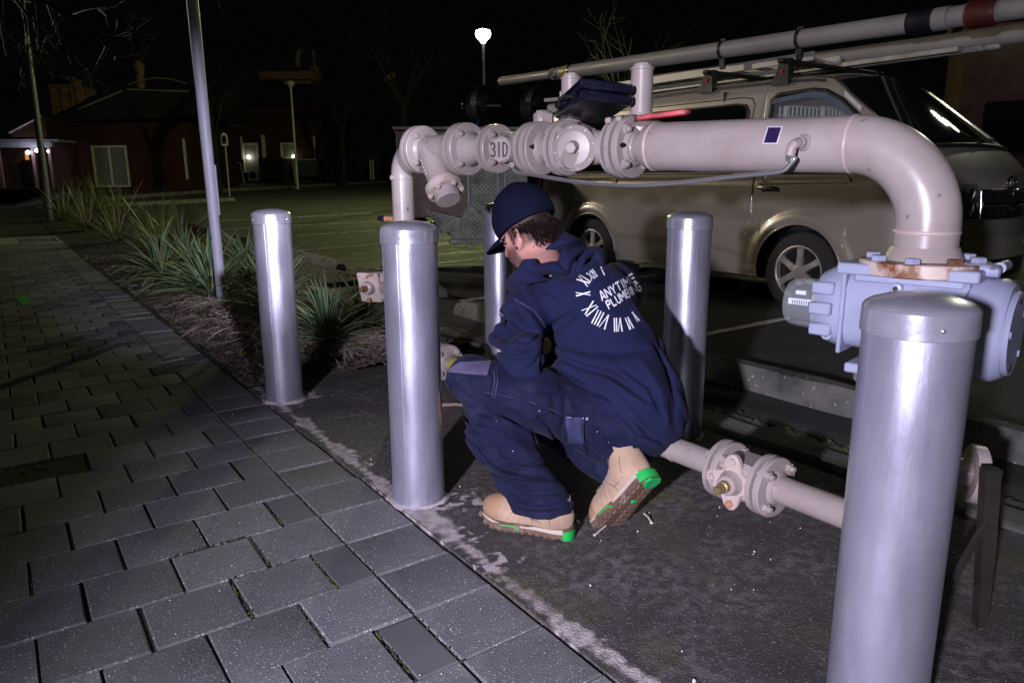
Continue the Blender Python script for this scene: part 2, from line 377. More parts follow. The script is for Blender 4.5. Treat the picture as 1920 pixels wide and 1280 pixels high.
# one sheet to the horizon: asphalt of the car park, kept below the path and the bed
def asph(x, y): return gz(x, y) - (.012 if x > 2.75 else .14)
xs = [-300, -60, -12, -3, 1.0, 2.70, 2.76] + list(lin(3.0, 9, 13)) + [11, 14, 18, 23, 30, 40, 60, 100, 300]
ys = [-300, -60, -10, -2] + list(lin(0, 12, 13)) + [14, 16, 19, 22, 26, 30, 36, 44, 55, 70, 100, 300]
sheet('car_park', xs, ys, asph, asphalt)
# bedding under the pavers
fp = sheet('footpath', [-2.2, -.4, .2, .77, 1.004], [-2.5, 1, 4, 8, 12, 15.8, 18, 24, 40], lambda x, y: -.007, bedding)
# pavers: square 230 mm units, half pavers against the header course, header course along the edge
PT = .2295
def paver_mesh(w, l, seed, m):
    r = random.Random(seed); b = MB(); h = .03; c = .0032; n = [(-1, -1), (1, -1), (1, 1), (-1, 1)]
    top = [(sx*(w/2-c)+r.uniform(-.002, .002), sy*(l/2-c)+r.uniform(-.002, .002), r.uniform(-.0012, .0008)) for sx, sy in n]
    mid = [(sx*w/2+r.uniform(-.001, .001), sy*l/2+r.uniform(-.001, .001), -c*.8) for sx, sy in n]
    bot = [(x, y, -h) for x, y, z in mid]
    b.add(top+mid+bot, [(0, 1, 2, 3)] + [(i, i+4, (i+1) % 4+4, (i+1) % 4) for i in range(4)] + [(i+4, i+8, (i+1) % 4+8, (i+1) % 4+4) for i in range(4)])
    o = b.build('paver', m, smooth=25); me = o.data; bpy.data.objects.remove(o); return me
FULL = [paver_mesh(.222, .2225, i, paver_m) for i in range(5)]
HEAD = [paver_mesh(.231, .2235, 20+i, paver_m) for i in range(4)]
HALF = [paver_mesh(.106, .2225, 40+i, paver_half) for i in range(3)]
spots = []
k0 = -7
for k in range(k0, 66):
    yc = 1.302 + PT*(k+.5)
    if 15.85 < yc < 17.95: continue
    spots.append((.8805, yc, 'h'))
    x = .762
    if k % 2 == 0: spots.append((x-.057, yc, 'x')); x -= .1165
    while x > -1.9:
        spots.append((x-.1165, yc, 'f')); x -= .2315
def hole(x, y): return abs(x+.06) < .13 and abs(y-3.26) < .11
vis = []
for q in spots:
    if hole(q[0], q[1]): continue
    u, v = pxs(np.array([[q[0], q[1], 0.]])); dep = (np.array([q[0], q[1], -CH])@FW)
    inview = dep > .3 and -40 < u[0] < 1960 and v[0] < 1330
    vis.append((not inview, dep if dep > 0 else 99, q))
vis.sort(key=lambda t: t[:2])
PR = random.Random(3)
rest = MB()
for i, (nv, dep, (x, y, kd)) in enumerate(vis):
    dx, dy, dz, a = PR.gauss(0, .0012), PR.gauss(0, .0012), PR.gauss(0, .0013), PR.gauss(0, .004)
    if i < 292:
        o = bpy.data.objects.new('paver', PR.choice({'h': HEAD, 'x': HALF, 'f': FULL}[kd])); COL.objects.link(o)
        o.parent = fp; o.location = (x+dx, y+dy, dz); o.rotation_euler = (PR.gauss(0, .004), PR.gauss(0, .004), a)
    else:
        w = {'h': .231, 'x': .106, 'f': .222}[kd]; rest.box((x+dx, y+dy, dz-.015), (w, .2225, .03))
o = rest.build('distant_pavers', paver_m, fp, smooth=0); tag(o, kind='stuff')
# concrete collar and lid set into the path
cov = thing('inspection_cover', (.5, 16.9, 0), 'pale concrete frame with a metal lid set across the far footpath', 'inspection cover')
b = MB(); b.bbox((.16, 16.9, -.008), (.34, 2.0, .03)); b.bbox((.68, 17.72, -.008), (.68, .3, .03)); b.bbox((.68, 16.05, -.008), (.68, .28, .03)); b.bbox((.97, 16.9, -.008), (.06, 1.3, .03)); b.build('collar', mat('pale_collar', (.30, .30, .27), .8), cov)
b = MB(); b.bbox((.635, 16.9, -.012), (.6, 1.3, .02)); [b.box((.635+dx, 16.9+dy, .001), (.1, .02, .006)) for dx in (-.2, 0, .2) for dy in lin(-.5, .5, 8)]; b.build('lid', mat('lid_iron', (.12, .17, .13), .55, .5), cov)
# moss in some joints
b = MB(); R_ = random.Random(11)
def mosspatch(x0, y0, x1, y1, n, w):
    for i in range(n):
        t = R_.random(); s = R_.uniform(.3, 1); x = x0+(x1-x0)*t+R_.gauss(0, w*.4); y = y0+(y1-y0)*t+R_.gauss(0, w*.4); r = w*s
        b.lathe((x, y, -.006), (R_.gauss(0, .2), R_.gauss(0, .2), 1), [(0, r), (.004*s+.001, r*.8), (.0065*s+.002, r*.2)], 5)
for (x0, y0, x1, y1, n) in ((.645, 1.99, .643, 1.77, 60), (.42, 1.992, .62, 1.992, 26), (.53, 2.22, .53, 2.01, 40), (.762, 1.3, .762, 3.2, 120), (.30, 2.222, .53, 2.222, 60), (.645, 1.53, .645, 1.31, 26), (.528, 1.76, .53, 1.54, 40), (.762, 3.2, .762, 8, 70), (.413, 2.0, .415, 1.77, 20), (.645, 2.45, .645, 2.24, 20)):
    mosspatch(x0, y0, x1, y1, n, .0055)
tag(b.build('joint_moss', moss), kind='stuff')
# concrete pad under the pipework
b = MB(); nx, ny = lin(1.008, 2.50, 22), lin(-1.2, 3.92, 60)
b.grid([[(x, y + (.05*(x-1)*.5 if y > 3.9 else 0), .004 + .003*math.sin(x*5+y*3.1)*math.sin(y*2.3)) for y in ny] for x in nx]); b.grid([[(x, 3.92+.025*(x-1), z) for z in (.004, -.05)] for x in nx]); b.grid([[(1.008, y, z) for z in (-.05, .004)] for y in ny])
tag(b.build('concrete_pad', slab, smooth=60), kind='structure')
# pale mortar smears along the edge and round the bollard feet
for cx, cy, r in ((1.1, 2.144, .103), (1.105, 3.608, .105), (2.337, 2.053, .103)):
    b = MB(); q = random.Random(int(cx*100+cy)); rr = [r*q.uniform(.97, 1.10) for _ in range(28)]
    b.loft([[(cx+rr[k]*math.cos(k*2*math.pi/28), cy+rr[k]*math.sin(k*2*math.pi/28), .003) for k in range(28)], [(cx+.09*math.cos(k*2*math.pi/28), cy+.09*math.sin(k*2*math.pi/28), .012) for k in range(28)]], caps=False)
    tag(b.build('mortar_collar', mortar), kind='structure')
b = MB(); q = random.Random(5)
for i in range(70):
    x, y = q.uniform(1.05, 2.3), q.uniform(.5, 2.6); s = q.choice((.0012, .0016, .002, .002, .003, .0045))
    b.lathe((x, y, .006), (q.gauss(0, .3), q.gauss(0, .3), 1), [(0, s), (s, s*.9), (s*1.5, s*.3)], 5)
for i in range(170):
    x, y = q.uniform(-.1, 1.0), q.uniform(1.0, 4); s = q.choice((.001, .0012, .0018))
    b.lathe((x, y, .0), (0, 0, 1), [(0, s), (s, s*.9), (s*1.5, s*.3)], 5)
tag(b.build('scattered_grit', pebble_m), kind='stuff')
# kerb behind the pad, moss along it
def kerb(name, x0, x1, y0, y1, z0, z1, m, label=None):
    b = MB(); n = max(2, int((y1-y0)/.25)); R2 = random.Random(int(y0*10+x0*100)); rings = []
    for i in range(n+1):
        y = y0+(y1-y0)*i/n; j = lambda: R2.gauss(0, .0025)
        g = gz((x0+x1)/2, y) if x0 > 2.7 else 0
        rings.append([(x0+j(), y, z0+g), (x0+j(), y, z1-.012+g), (x0+.012+j(), y, z1+j()+g), (x1-.012, y, z1+j()+g), (x1, y, z1-.012+g), (x1, y, z0+g)])
    b.loft(rings); return b
for y0, y1 in ((-3, .18), (.19, 2.58), (2.59, 4.98), (4.99, 7.4)):
    o = kerb('kerb', 2.50, 2.635, y0, y1-.006, -.15, .03, kerb_m).build('kerb', kerb_m, smooth=30); tag(o, kind='structure')
sheet('gutter', [2.63, 2.70, 2.76], list(lin(-3, 7.4, 40)), lambda x, y: .008-.004*(x-2.63)/.13, kerb_m)
b = MB(); q = random.Random(8)
for i in range(620):
    t = q.random()**1.0; y = -.4+5.6*t; x = 2.745 + q.gauss(0, .02)+.015*math.sin(y*5); s = q.uniform(.004, .013)*(1.2 if .9 < y < 2.6 else .7)
    b.lathe((x, y, .0), (q.gauss(0, .3), q.gauss(0, .3), 1), [(0, s), (s*.5, s*.8), (s*.8, s*.2)], 5)
tag(b.build('gutter_moss', moss), kind='stuff')
# garden bed: mulch with soil, chips and litter
def bedz(x, y): return .012 + .022*math.sin(x*3.1+y*1.7)*math.sin(y*2.1) + .02*min(1, max(0, x-1.2)) + gz(x, y) + .012*math.sin(x*9+1)*math.sin(y*11)
b = MB(); X_ = lin(1.004, 2.5, 20); Y_ = lin(3.94, 7.4, 40)
b.grid([[(x, y+.02*(x-1) if y < 3.95 else y, bedz(x, y) if x > 1.01 else -.002) for y in Y_] for x in X_]); 
Y2 = lin(7.4, 40, 110); X2 = lin(1.004, 3.30, 24)
b.grid([[(x, y, bedz(x, y) if x > 1.01 else -.002) for y in Y2] for x in X2]); 

tag(b.build('garden_bed', soil, smooth=60), kind='structure')
b = MB(); q = random.Random(21)
for i in range(7500):
    y = 3.95 + 9*q.random()**1.8; x = 1.02 + (1.4 if y < 7.3 else 2.2)*q.random()**1.25; s = q.uniform(.008, .028)*(1+.03*y); z = bedz(x, y)+.004
    Rm = rotm(q.uniform(0, 6.3), q.gauss(0, .35), q.gauss(0, .35)); b.box((x, y, z), (s*q.uniform(.25, .6), s, s*.16), Rm)
tag(b.build('bark_mulch', chip, smooth=0), kind='stuff')
def blade(b, o, d, L, w, droop, q, n=5, thick=.0):
    d = nrm(d); side = nrm(np.cross(d, (0, 0, 1)) + np.array([0, 0, q.gauss(0, .3)])); p = np.array(o, float); L_, R_2, pts = [], [], []
    for i in range(n+1):
        t = i/n; ww = w*(1-t)**.6*(.5+.5*min(1, t*5+.3)); L_.append(p-side*ww/2); R_2.append(p+side*ww/2)
        p = p + d*L/n; d = nrm(d + np.array([0, 0, -droop/n]))
    b.grid([L_, R_2])
b = MB(); q = random.Random(31)
for cx, cy, n, rr in ((1.72, 4.42, 620, .36), (1.62, 6.5, 420, .45), (1.5, 5.6, 320, .42), (1.55, 7.1, 260, .45), (2.1, 5.0, 220, .4), (2.05, 4.25, 420, .26), (1.75, 11.5, 90, .5), (1.6, 15, 60, .6), (1.35, 4.9, 90, .25)):
    for i in range(n):
        a = q.uniform(0, 6.28); r = rr*q.random()**.6; x, y = cx+r*math.cos(a), cy+r*math.sin(a)
        if x < 1.03 or y < 3.95: continue
        a2 = a+q.gauss(0, .7); blade(b, (x-.1*math.cos(a), y-.1*math.sin(a), bedz(x, y)+q.uniform(.01, .09)), (math.cos(a2), math.sin(a2), q.uniform(-.25, .5)), q.uniform(.10, .34), q.uniform(.004, .010), .6, q, 4)
tag(b.build('dry_leaf_litter', straw, smooth=60), kind='stuff')
# small green weeds
b = MB(); q = random.Random(41)
for cx, cy in ((1.2, 5.35), (1.28, 5.2), (1.15, 4.75), (1.25, 7.6), (1.4, 9.2), (1.18, 6.0), (1.35, 4.35)):
    for i in range(9):
        a = q.uniform(0, 6.28); blade(b, (cx+q.gauss(0, .03), cy+q.gauss(0, .05), bedz(cx, cy)+.01), (math.cos(a), math.sin(a), .5), q.uniform(.03, .08), .02, .8, q, 3)
tag(b.build('small_weeds', leaf_far, smooth=60), kind='stuff')
# wheel stops
def wheel_stop(x, y0, y1, label, hh=.125, w=.15):
    r = thing('wheel_stop', (x+w/2, (y0+y1)/2, gz(x, (y0+y1)/2)), label, 'wheel stop', 'concrete wheel stops between bed and car park')
    b = MB(); rings = []; R2 = random.Random(int(y0*100)); n = max(6, int((y1-y0)/.12))
    for i in range(n+1):
        t = i/n; y = y0+(y1-y0)*t; e = min(i, n-i)/max(1, n); f = 1 if e*(y1-y0) > .08 else .72+.28*min(1, e*(y1-y0)/.08); g = gz(x, y)-.01; j = lambda: R2.gauss(0, .003)
        rings.append([(x+.0+j(), y, g), (x+.012+j(), y, g+hh*.62*f), (x+.035+j(), y+j(), g+hh*f+j()), (x+w-.035+j(), y+j(), g+hh*f+j()), (x+w-.012, y, g+hh*.62*f), (x+w, y, g)])
    b.loft(rings); b.build('block', stop_m, r, smooth=30); return r
wheel_stop(3.17, .9, 2.95, 'long blackened wheel stop behind the far right bollard, beside the van')
wheel_stop(3.06, 3.75, 5.22, 'short mossy wheel stop with a broken end, left of the crouching man')
wheel_stop(3.34, 6.05, 8.05, 'low wheel stop seen past the valve left of the second bollard')
wheel_stop(3.38, 8.62, 10.7, 'wheel stop with a rounded white end behind the spiky plants')
wheel_stop(3.40, 11.5, 13.6, 'dim wheel stop behind the plant at the white pole')
wheel_stop(3.42, 14.4, 17.4, 'farthest dim wheel stop behind the yellow green plants')
# worn parking lines
def pline(a, c, w, seed):
    r = random.Random(seed); a = np.array(a, float); c = np.array(c, float); L = np.linalg.norm(c-a); d = (c-a)/L; s = np.array([-d[1], d[0]]); n = max(2, int(L/.055)); b = MB()
    for i in range(n):
        if r.random() < .06: continue
        p = a+d*(i+.06)*L/n; e = a+d*(i+.94)*L/n; ww = w*r.uniform(.8, 1.05)/2; j = r.gauss(0, .004)
        pts = [p-s*(ww+j), e-s*(ww-j), e+s*(ww+j), p+s*ww]
        b.add([(x, y, gz(x, y)-.012+.006) for x, y in pts], [(0, 1, 2, 3)])
    tag(b.build('parking_line', line_m, smooth=0, fix=True), kind='structure')
for i, (a, c) in enumerate((((3.3, 3.40), (5.30, 3.43)), ((3.45, 5.75), (6.2, 5.95)), ((3.6, 8.5), (8.2, 8.75)), ((3.6, 11.3), (9.2, 11.6)), ((3.8, 13.9), (9.6, 14.3)), ((3.8, 16.5), (9.8, 16.8)), ((4.2, 19.5), (9, 19.8)), ((3.55, .75), (5.3, .80)), ((3.55, -1.9), (5.3, -1.9)))):
    pline(a, c, .085, i)
# oil and tyre stains, patched tar bands
tar = mat('tar_patch', (.016, .016, .015), .7, 0, .3, 6, .5, 120)
def tarband(a, c, w):
    a = np.array(a, float); c = np.array(c, float); d = nrm(c-a); s = np.array([-d[1], d[0]])*w/2; b = MB(); n = 14; q = random.Random(int(a[0]*37))
    L_ = [a+(c-a)*i/n-s*q.uniform(.6, 1.2) for i in range(n+1)]; R3 = [a+(c-a)*i/n+s*q.uniform(.6, 1.2) for i in range(n+1)]
    b.grid([[(x, y, gz(x, y)-.0085) for x, y in L_], [(x, y, gz(x, y)-.0085) for x, y in R3]]); tag(b.build('tar_patch', tar, smooth=0), kind='structure')
tarband((4.2, 10.2), (11.5, 12.4), .35); tarband((4.0, 9.6), (8, 9.3), .2); tarband((6, 17), (16, 26), .6); tarband((4.5, 14.8), (9, 15.2), .3)
# far kerbs of the car park
def farkerb(pts, w, h, m):
    for i in range(len(pts)-1):
        a = np.array(pts[i], float); c = np.array(pts[i+1], float); d = nrm(c-a); s = np.array([-d[1], d[0]])*w; n = 6; rings = []
        for k in range(n+1):
            p = a+(c-a)*k/n; g = gz(*p)-.02; q = p+s; rings.append([(p[0], p[1], g), (p[0], p[1], g+h), (q[0], q[1], g+h), (q[0], q[1], g)])
        tag(MB().loft(rings).build('kerb', m, smooth=30), kind='structure')
def AD(x, d): v = RTH*(x-960)/CF*d + DPH*d; return np.array([v[0], v[1]])   # ground point at a bearing and distance
farkerb([AD(175, 29), AD(420, 38), AD(760, 56)], .35, .16, kerb_m)
farkerb([AD(190, 25), AD(452, 29)], .5, .14, kerb_m)
# ================================================================== plants
def yleaf(L, w, droop, seed, fold=.35):
    r = random.Random(seed); b = MB(); n = 8; p = np.array([0., 0, 0]); d = np.array([1., 0, 0]); rows = []
    tw = r.gauss(0, .25)
    for i in range(n+1):
        t = i/n; ww = w*(.55+.45*math.sin(min(1, t*1.7)*math.pi/2))*(1-max(0, (t-.45)/.55)**1.6)+.0012
        up = np.array([-d[2], 0, d[0]]); sd = np.array([0, 1., 0])*math.cos(tw*t)+up*math.sin(tw*t); upn = np.cross(d, sd)
        rows.append([p+sd*ww*.5*s + upn*abs(s)*ww*fold*.5 for s in (-1, -.72, 0, .72, 1)])
        p = p + d*L/n; a = droop/n*(1+1.5*t); d = np.array([d[0]*math.cos(a)+d[2]*math.sin(a), 0, d[2]*math.cos(a)-d[0]*math.sin(a)])
    nu = n+1
    for j, mi in ((0, 1), (1, 0), (2, 0), (3, 1)):
        b.cur = mi; b.grid([[rows[i][j] for i in range(nu)], [rows[i][j+1] for i in range(nu)]])
    o = b.build('leaf', [leaf_m, leaf_e], smooth=60); me = o.data; bpy.data.objects.remove(o); return me
YL = [yleaf(.42+.035*(i % 4), .021+.007*(i % 3), (.06, .22, .42, .85)[i % 4], i) for i in range(12)]
def yucca(c, n, sc, seed, label, lean=(0, 0), young=.5):
    r = random.Random(seed); x, y = c; root = thing('spiky_plant', (x, y, bedz(x, y)), label, 'plant', 'spiky strap leaved plants in the mulch bed')
    b = MB(); b.lathe((x, y, bedz(x, y)-.02), (0, 0, 1), [(0, .05*sc), (.05, .045*sc), (.12*sc, .02)], 10); b.build('crown', barkm, root)
    for i in range(n):
        o = bpy.data.objects.new('leaf', r.choice(YL)); COL.objects.link(o); o.parent = root
        t = (i+.5)/n; el = rad(82*(1-t**.8)+r.gauss(0, 7))*1.0 - rad(8)*(t > .85); az = i*2.39996+r.gauss(0, .3)
        o.rotation_euler = Vector((math.cos(el)*math.cos(az)+lean[0], math.cos(el)*math.sin(az)+lean[1], math.sin(el))).to_track_quat('X', 'Z').to_euler()
        s = sc; o.location = (.02*math.cos(az), .02*math.sin(az), .05+.05*(1-t)*sc); s = sc*r.uniform(.68, 1.04); o.scale = (s, s*r.uniform(.8, 1.15), s)
    return root
yucca((1.66, 4.42), 104, .98, 1, 'blue green spiky plant between the two nearest left bollards')
yucca((2.10, 4.85), 50, .95, 12, 'spiky plant with stiff upright blades beside the rusty valve', lean=(.1, 0))
yucca((1.72, 5.75), 80, 1.1, 2, 'spiky plant half hidden behind the leftmost bollard', lean=(.15, 0))
yucca((1.95, 6.55), 92, 1.2, 3, 'tall upright spiky plant right of the white pole')
yucca((1.52, 6.95), 110, 1.4, 4, 'broad spiky plant spreading left of the white pole', lean=(-.12, 0))
yucca((1.42, 8.7), 90, 1.3, 5, 'spiky plant leaning towards the path beyond the white pole', lean=(-.1, 0))
yucca((2.25, 8.4), 80, 1.3, 6, 'spiky plant with pale blades beside the wheel stop beyond the pole')
yucca((1.95, 10.0), 80, 1.35, 7, 'spiky plant farther back, between the pole and the round clump')
def strapplant(c, n, L, seed, label):
    r = random.Random(seed); x, y = c; z = bedz(x, y); root = thing('strap_leaf_plant', (x, y, z), label, 'plant', 'yellow green strap leaved plants along the path')
    b = MB(); d = MB()
    for i in range(n):
        a = i*2.39996+r.gauss(0, .3); t = (i+.5)/n; el = rad(80*(1-t)+5+r.gauss(0, 8)); blade(b if r.random() < .8 else d, (x+.06*math.cos(a), y+.06*math.sin(a), z+.03), (math.cos(a)*math.cos(el), math.sin(a)*math.cos(el), math.sin(el)), L*r.uniform(.7, 1.2), r.uniform(.015, .03), r.uniform(.3, 1.2), r, 6)
    tag(b.build('foliage', leaf_far, root, smooth=60), kind='stuff'); tag(d.build('dead_leaves', straw, root, smooth=60), kind='stuff'); return root
for i, (c, n, L, lab) in enumerate((((1.95, 11.6), 150, .85, 'round clump of strap leaves nearest the white pole'), ((1.75, 14.8), 150, .95, 'yellow green clump just past the metal lid in the path'), ((2.5, 13.4), 120, .8, 'clump of strap leaves against the far wheel stop'), ((1.7, 19.0), 150, 1.05, 'leaning clump of strap leaves farther along the path edge'), ((2.6, 20.5), 130, 1.0, 'clump of strap leaves farther back by the car park'), ((1.6, 24.0), 140, 1.1, 'dim clump of strap leaves by the far left lamp post'), ((2.8, 27.5), 140, 1.2, 'farthest clump of strap leaves in front of the building'))):
    strapplant(c, n, L, 50+i, lab)
# bare trees
def branch(b, tips, p, d, L, r, depth, q, up=.1, spread=.6, n=5):
    pts = [np.array(p, float)]; rs = [r]; d = nrm(d)
    for i in range(n):
        d = nrm(d + np.array([q.gauss(0, .14), q.gauss(0, .14), q.gauss(0, .1)+up*.15])); pts.append(pts[-1]+d*L/n); rs.append(r*(1-.55*(i+1)/n))
    b.tube(pts, rs, 7 if r > .02 else 4)
    if depth == 0: tips.append((pts[-1], d)); return
    for k in range(q.choice((2, 3, 3))):
        i = q.randint(2, n); a = q.uniform(0, 6.28); s = nrm(np.cross(d, (math.cos(a), math.sin(a), .3)))
        branch(b, tips, pts[i], nrm(d*(1-spread*.5)+s*spread), L*q.uniform(.55, .8), rs[i]*.7, depth-1, q, up, spread, n)
def bare_tree(c, z, h, r, seed, label, depth=4, lean=(0, 0)):
    q = random.Random(seed); root = thing('bare_tree', (*c, z), label, 'tree'); b = MB(); tips = []
    pts = [np.array((c[0]+lean[0]*t*h, c[1]+lean[1]*t*h, z-.05+h*.42*t)) for t in lin(0, 1, 6)]; MB().tube(pts, list(lin(r*1.15, r*.8, 6)), 10).build('trunk', barkm, root)
    for k in range(4):
        a = k*1.7+q.uniform(0, 1); branch(b, tips, pts[-1]-np.array((0, 0, .1*k)), (math.cos(a)*.6, math.sin(a)*.6, 1), h*.32, r*.55, depth-1, q, .3, .65)
    b.build('branches', barkm, root); return root
# ================================================================== bollards
def bollard(x, y, top, label, rivaz, r=.090, seed=0, base=0.0):
    root = thing('bollard', (x, y, 0), label, 'bollard', 'galvanised bollards guarding the pipework'); q = random.Random(seed)
    b = MB(); n = 64; rings = []
    for z, rr in ((-.05, r), (.0, r), (.25, r), (.5, r), (.75, r), (top-.055, r), (top-.05, r)):
        rings.append([(x+rr*math.cos(2*math.pi*k/n)*(1+q.gauss(0, .0012)), y+rr*math.sin(2*math.pi*k/n)*(1+q.gauss(0, .0012)), z) for k in range(n)])
    b.loft(rings); b.build('post', galv, root, smooth=30)
    b = MB(); R = r+.0035; b.lathe((x, y, top), (0, 0, 1), [(-.05, R), (-.0485, R+.001), (-.006, R+.0005), (-.002, R-.002), (.001, R-.004), (.007, R*.86), (.015, R*.6), (.0195, R*.3), (.021, .001)], n, caps=False); b.build('cap', galv_cap, root, smooth=25)
    for a in rivaz:
        d = np.array((math.cos(a), math.sin(a), 0)); o = np.array((x, y, top-.03))+d*(R-.001); MB().lathe(o, d, [(0, .0055), (.002, .005), (.004, .003), (.0045, .0005)], 12).build('rivet', steel, root)
    # welded seam down the post
    a = (-2.2+q.uniform(-.4, .4)) if seed != 5 else 1.2; MB().tube([(x+(r-.001)*math.cos(a), y+(r-.001)*math.sin(a), z) for z in (0, .4, top-.05)], .0022, 6).build('seam', galv, root)
    return root
bollard(1.105, 3.608, .945, 'leftmost galvanised bollard, standing at the mulch bed edge', (3.3, 5.3), seed=1)
bollard(1.099, 2.144, .950, 'galvanised bollard just left of the crouching man', (3.9, 1.0), seed=2)
bollard(2.44, 3.60, .945, 'partly hidden galvanised bollard behind the man\'s face and arm', (3.6, 5.6), r=.095, seed=3)
bollard(2.337, 2.053, .945, 'galvanised bollard behind the man\'s back, in front of the van', (4.0, 2.0), seed=4)
bollard(1.315, .621, .880, 'largest, nearest galvanised bollard at the right of the picture', (math.atan2(-.62, -.55),), seed=5)

# ================================================================== upper pipe run with flanges, strainer and regulators
P0 = np.array([1.62, 3.0113, 1.2293]); DS = nrm((math.sin(rad(10)), -math.cos(rad(10)), -.0235)); LN = np.array([math.cos(rad(10)), math.sin(rad(10)), 0])
def run(s, l=0, u=0): return P0 + DS*s + LN*l + UZ*u
def atrun(x, y, l=0):
    r = ray(x, y); t = ((P0+LN*l-CPOS)@LN)/(r@LN); return CPOS+r*t
pr = thing('gas_pipe_run', (1.65, 2.98, 0), 'long beige flanged pipe run on a riser, numbered 31D and ending in a big elbow', 'pipe')
def flange(s, r, th=.022, nb=4, bolts=True, face=1, br=.0165, gap=.012, m=beige, rot=.785, hub=.05, parent=pr, o=None, ax=None, boltm=None, name='flange'):
    """pair of bolted flange plates; bolt heads stand on the faces"""
    ax = DS if ax is None else nrm(ax); o = run(s) if o is None else np.array(o, float)
    b = MB(); c = .003
    for sg in (-1, 1):
        a0 = o + ax*sg*gap/2; b.lathe(a0, ax*sg, [(0, r*.74), (0.0005, r), (c, r), (th-c, r), (th, r-c), (th+.001, hub*1.25), (th+.012, hub*1.02)], 48)
    b.lathe(o-ax*gap/2, ax, [(0, r*.80), (gap, r*.80)], 40)
    f = b.build(name, m, parent, smooth=28)
    t = np.array([0, 0, 1.]) if abs(ax[2]) < .9 else LN
    a = nrm(np.cross(ax, t)); d = np.cross(ax, a)
    for k in range(nb if bolts else 0):
        ph = 2*math.pi*(k+.5)/nb if rot is None else 2*math.pi*k/nb+rot; q = o+(a*math.cos(ph)+d*math.sin(ph))*r*.78
        bb = MB(); bb.tube([q-ax*(th+gap/2+.004), q+ax*(th+gap/2+.004)], .0075, 8)
        bb.nut(q+ax*(th+gap/2), ax, br, .012, stud=.010); bb.nut(q-ax*(th+gap/2), -ax, br, .011, stud=0)
        bb.build('bolt', boltm or m, f, smooth=30)
    return f
# riser and upper elbow at the far end
rp = [run(-.15, 0, u) for u in lin(-.76-.3, -.115, 6)]; cen = run(-.035, 0, -.115)
b = MB(); pts = [run(-.150, 0, -1.12), run(-.150, 0, -.6), run(-.150, 0, -.118)] + [cen + (-DS*math.cos(a)*.115 + UZ*math.sin(a)*.115) for a in lin(.05, math.pi/2, 10)]
b.tube(pts, .0515, 28); b.build('riser', beige, pr, smooth=45)
b = MB(); b.lathe(run(-.15, 0, -.135), UZ, [(0, .0515), (.002, .0535), (.006, .0535), (.008, .0515)], 28); b.lathe(run(-.15, -.052, -.125), -LN, [(0, .012), (.012, .012), (.016, .006)], 10); b.build('weld_boss', beige, pr)
b = MB(); b.tube([run(-.19, -.03, -.318), run(-.24, -.05, -.318)], .013, 10); b.build('drain_nipple', copper_rust, pr); MB().tube([run(-.235, -.048, -.318), run(-.268, -.062, -.318)], [.014, .012], 10).build('drain_cap', black_pl, pr)
flange(-.0, .104, .020, 4, hub=.055)
# Y strainer between first and second flange
b = MB(); b.tube([run(.01), run(.08), run(.15), run(.22), run(.285)], [.052, .060, .066, .058, .052], 28); 
yd = nrm(DS*.62 - LN*.16 - UZ*.80); y0 = run(.085, -.01, -.01)
b.tube([y0, y0+yd*.06, y0+yd*.14, y0+yd*.175], [.058, .062, .060, .060], 28); b.build('strainer', beige, pr, smooth=40)
yo = y0+yd*.178
b = MB(); b.lathe(yo, yd, [(0, .06), (.004, .082), (.020, .082), (.022, .080), (.024, .080), (.040, .079), (.043, .05)], 36); sc_ = b.build('strainer_cover', beige_dark, pr, smooth=28)
b = MB(); b.lathe(yo+yd*.040, yd, [(0, .056), (.040, .055), (.045, .051), (.046, .0)], 36); b.build('strainer_cap', beige, sc_, smooth=28)
a_ = nrm(np.cross(yd, UZ)); d_ = np.cross(yd, a_)
for k in range(6):
    ph = 2*math.pi*k/6+.35; q = yo+(a_*math.cos(ph)+d_*math.sin(ph))*.070; MB().nut(q+yd*.040, yd, .0125, .012, stud=.004).build('bolt', copper_rust if (q[2] < yo[2]-.035) else beige_dark, sc_, smooth=30)
b = MB()
for k in range(5):   # cast lettering lumps on the strainer branch
    b.bbox(y0+yd*(.05+.018*k)-LN*.058+DS*(-.022), (.008, .010, .012), b=.002)
b.build('cast_marks', beige, pr)
flange(.297, .108, .022, 4, hub=.058)
b = MB(); b.tube([run(s) for s in (.31, .335, .36, .40, .44, .475)], [.075, .072, .058, .050, .048, .050], 32); b.build('reducer', beige, pr, smooth=40)
flange(.486, .096, .018, 4, hub=.052)
# first regulator body, with the numbered plug
b = MB(); b.tube([run(.50), run(.54), run(.60), run(.66), run(.70)], [.050, .058, .064, .056, .050], 32); b.tube([run(.595, .02, 0), run(.595, -.075, -.005)], [.055, .050], 28); b.build('valve_body', beige, pr, smooth=40)
po = run(.592, -.076, -.006); b = MB(); b.lathe(po, -LN*.93+DS*.36, [(0, .048), (.010, .048), (.013, .045), (.0135, .001)], 8); plug = b.build('numbered_plug', beige, pr, smooth=20)
pn = nrm(-LN*.93+DS*.36); pa = nrm(np.cross(UZ, pn)); 
def strokes2d(b, segs, o, ax, ay, n, w, h, lift=.0012, wid=.1):
    for sg in segs:
        for (x0, y0_), (x1, y1_) in zip(sg[:-1], sg[1:]):
            p = o+ax*x0*w+ay*y0_*h+n*lift; q = o+ax*x1*w+ay*y1_*h+n*lift; d = nrm(q-p); s = np.cross(n, d)*wid/2
            b.add([p-d*wid*.35-s, q+d*wid*.35-s, q+d*wid*.35+s, p-d*wid*.35+s], [(0, 1, 2, 3)])
GL = {'3': [[(0, .88), (.3, 1), (.75, .9), (.75, .65), (.4, .52), (.8, .38), (.8, .12), (.4, 0), (0, .12)]], '1': [[(.4, 0), (.4, 1)]], 'D': [[(0, 0), (0, 1), (.5, .95), (.78, .7), (.78, .3), (.5, .05), (0, 0)]]}
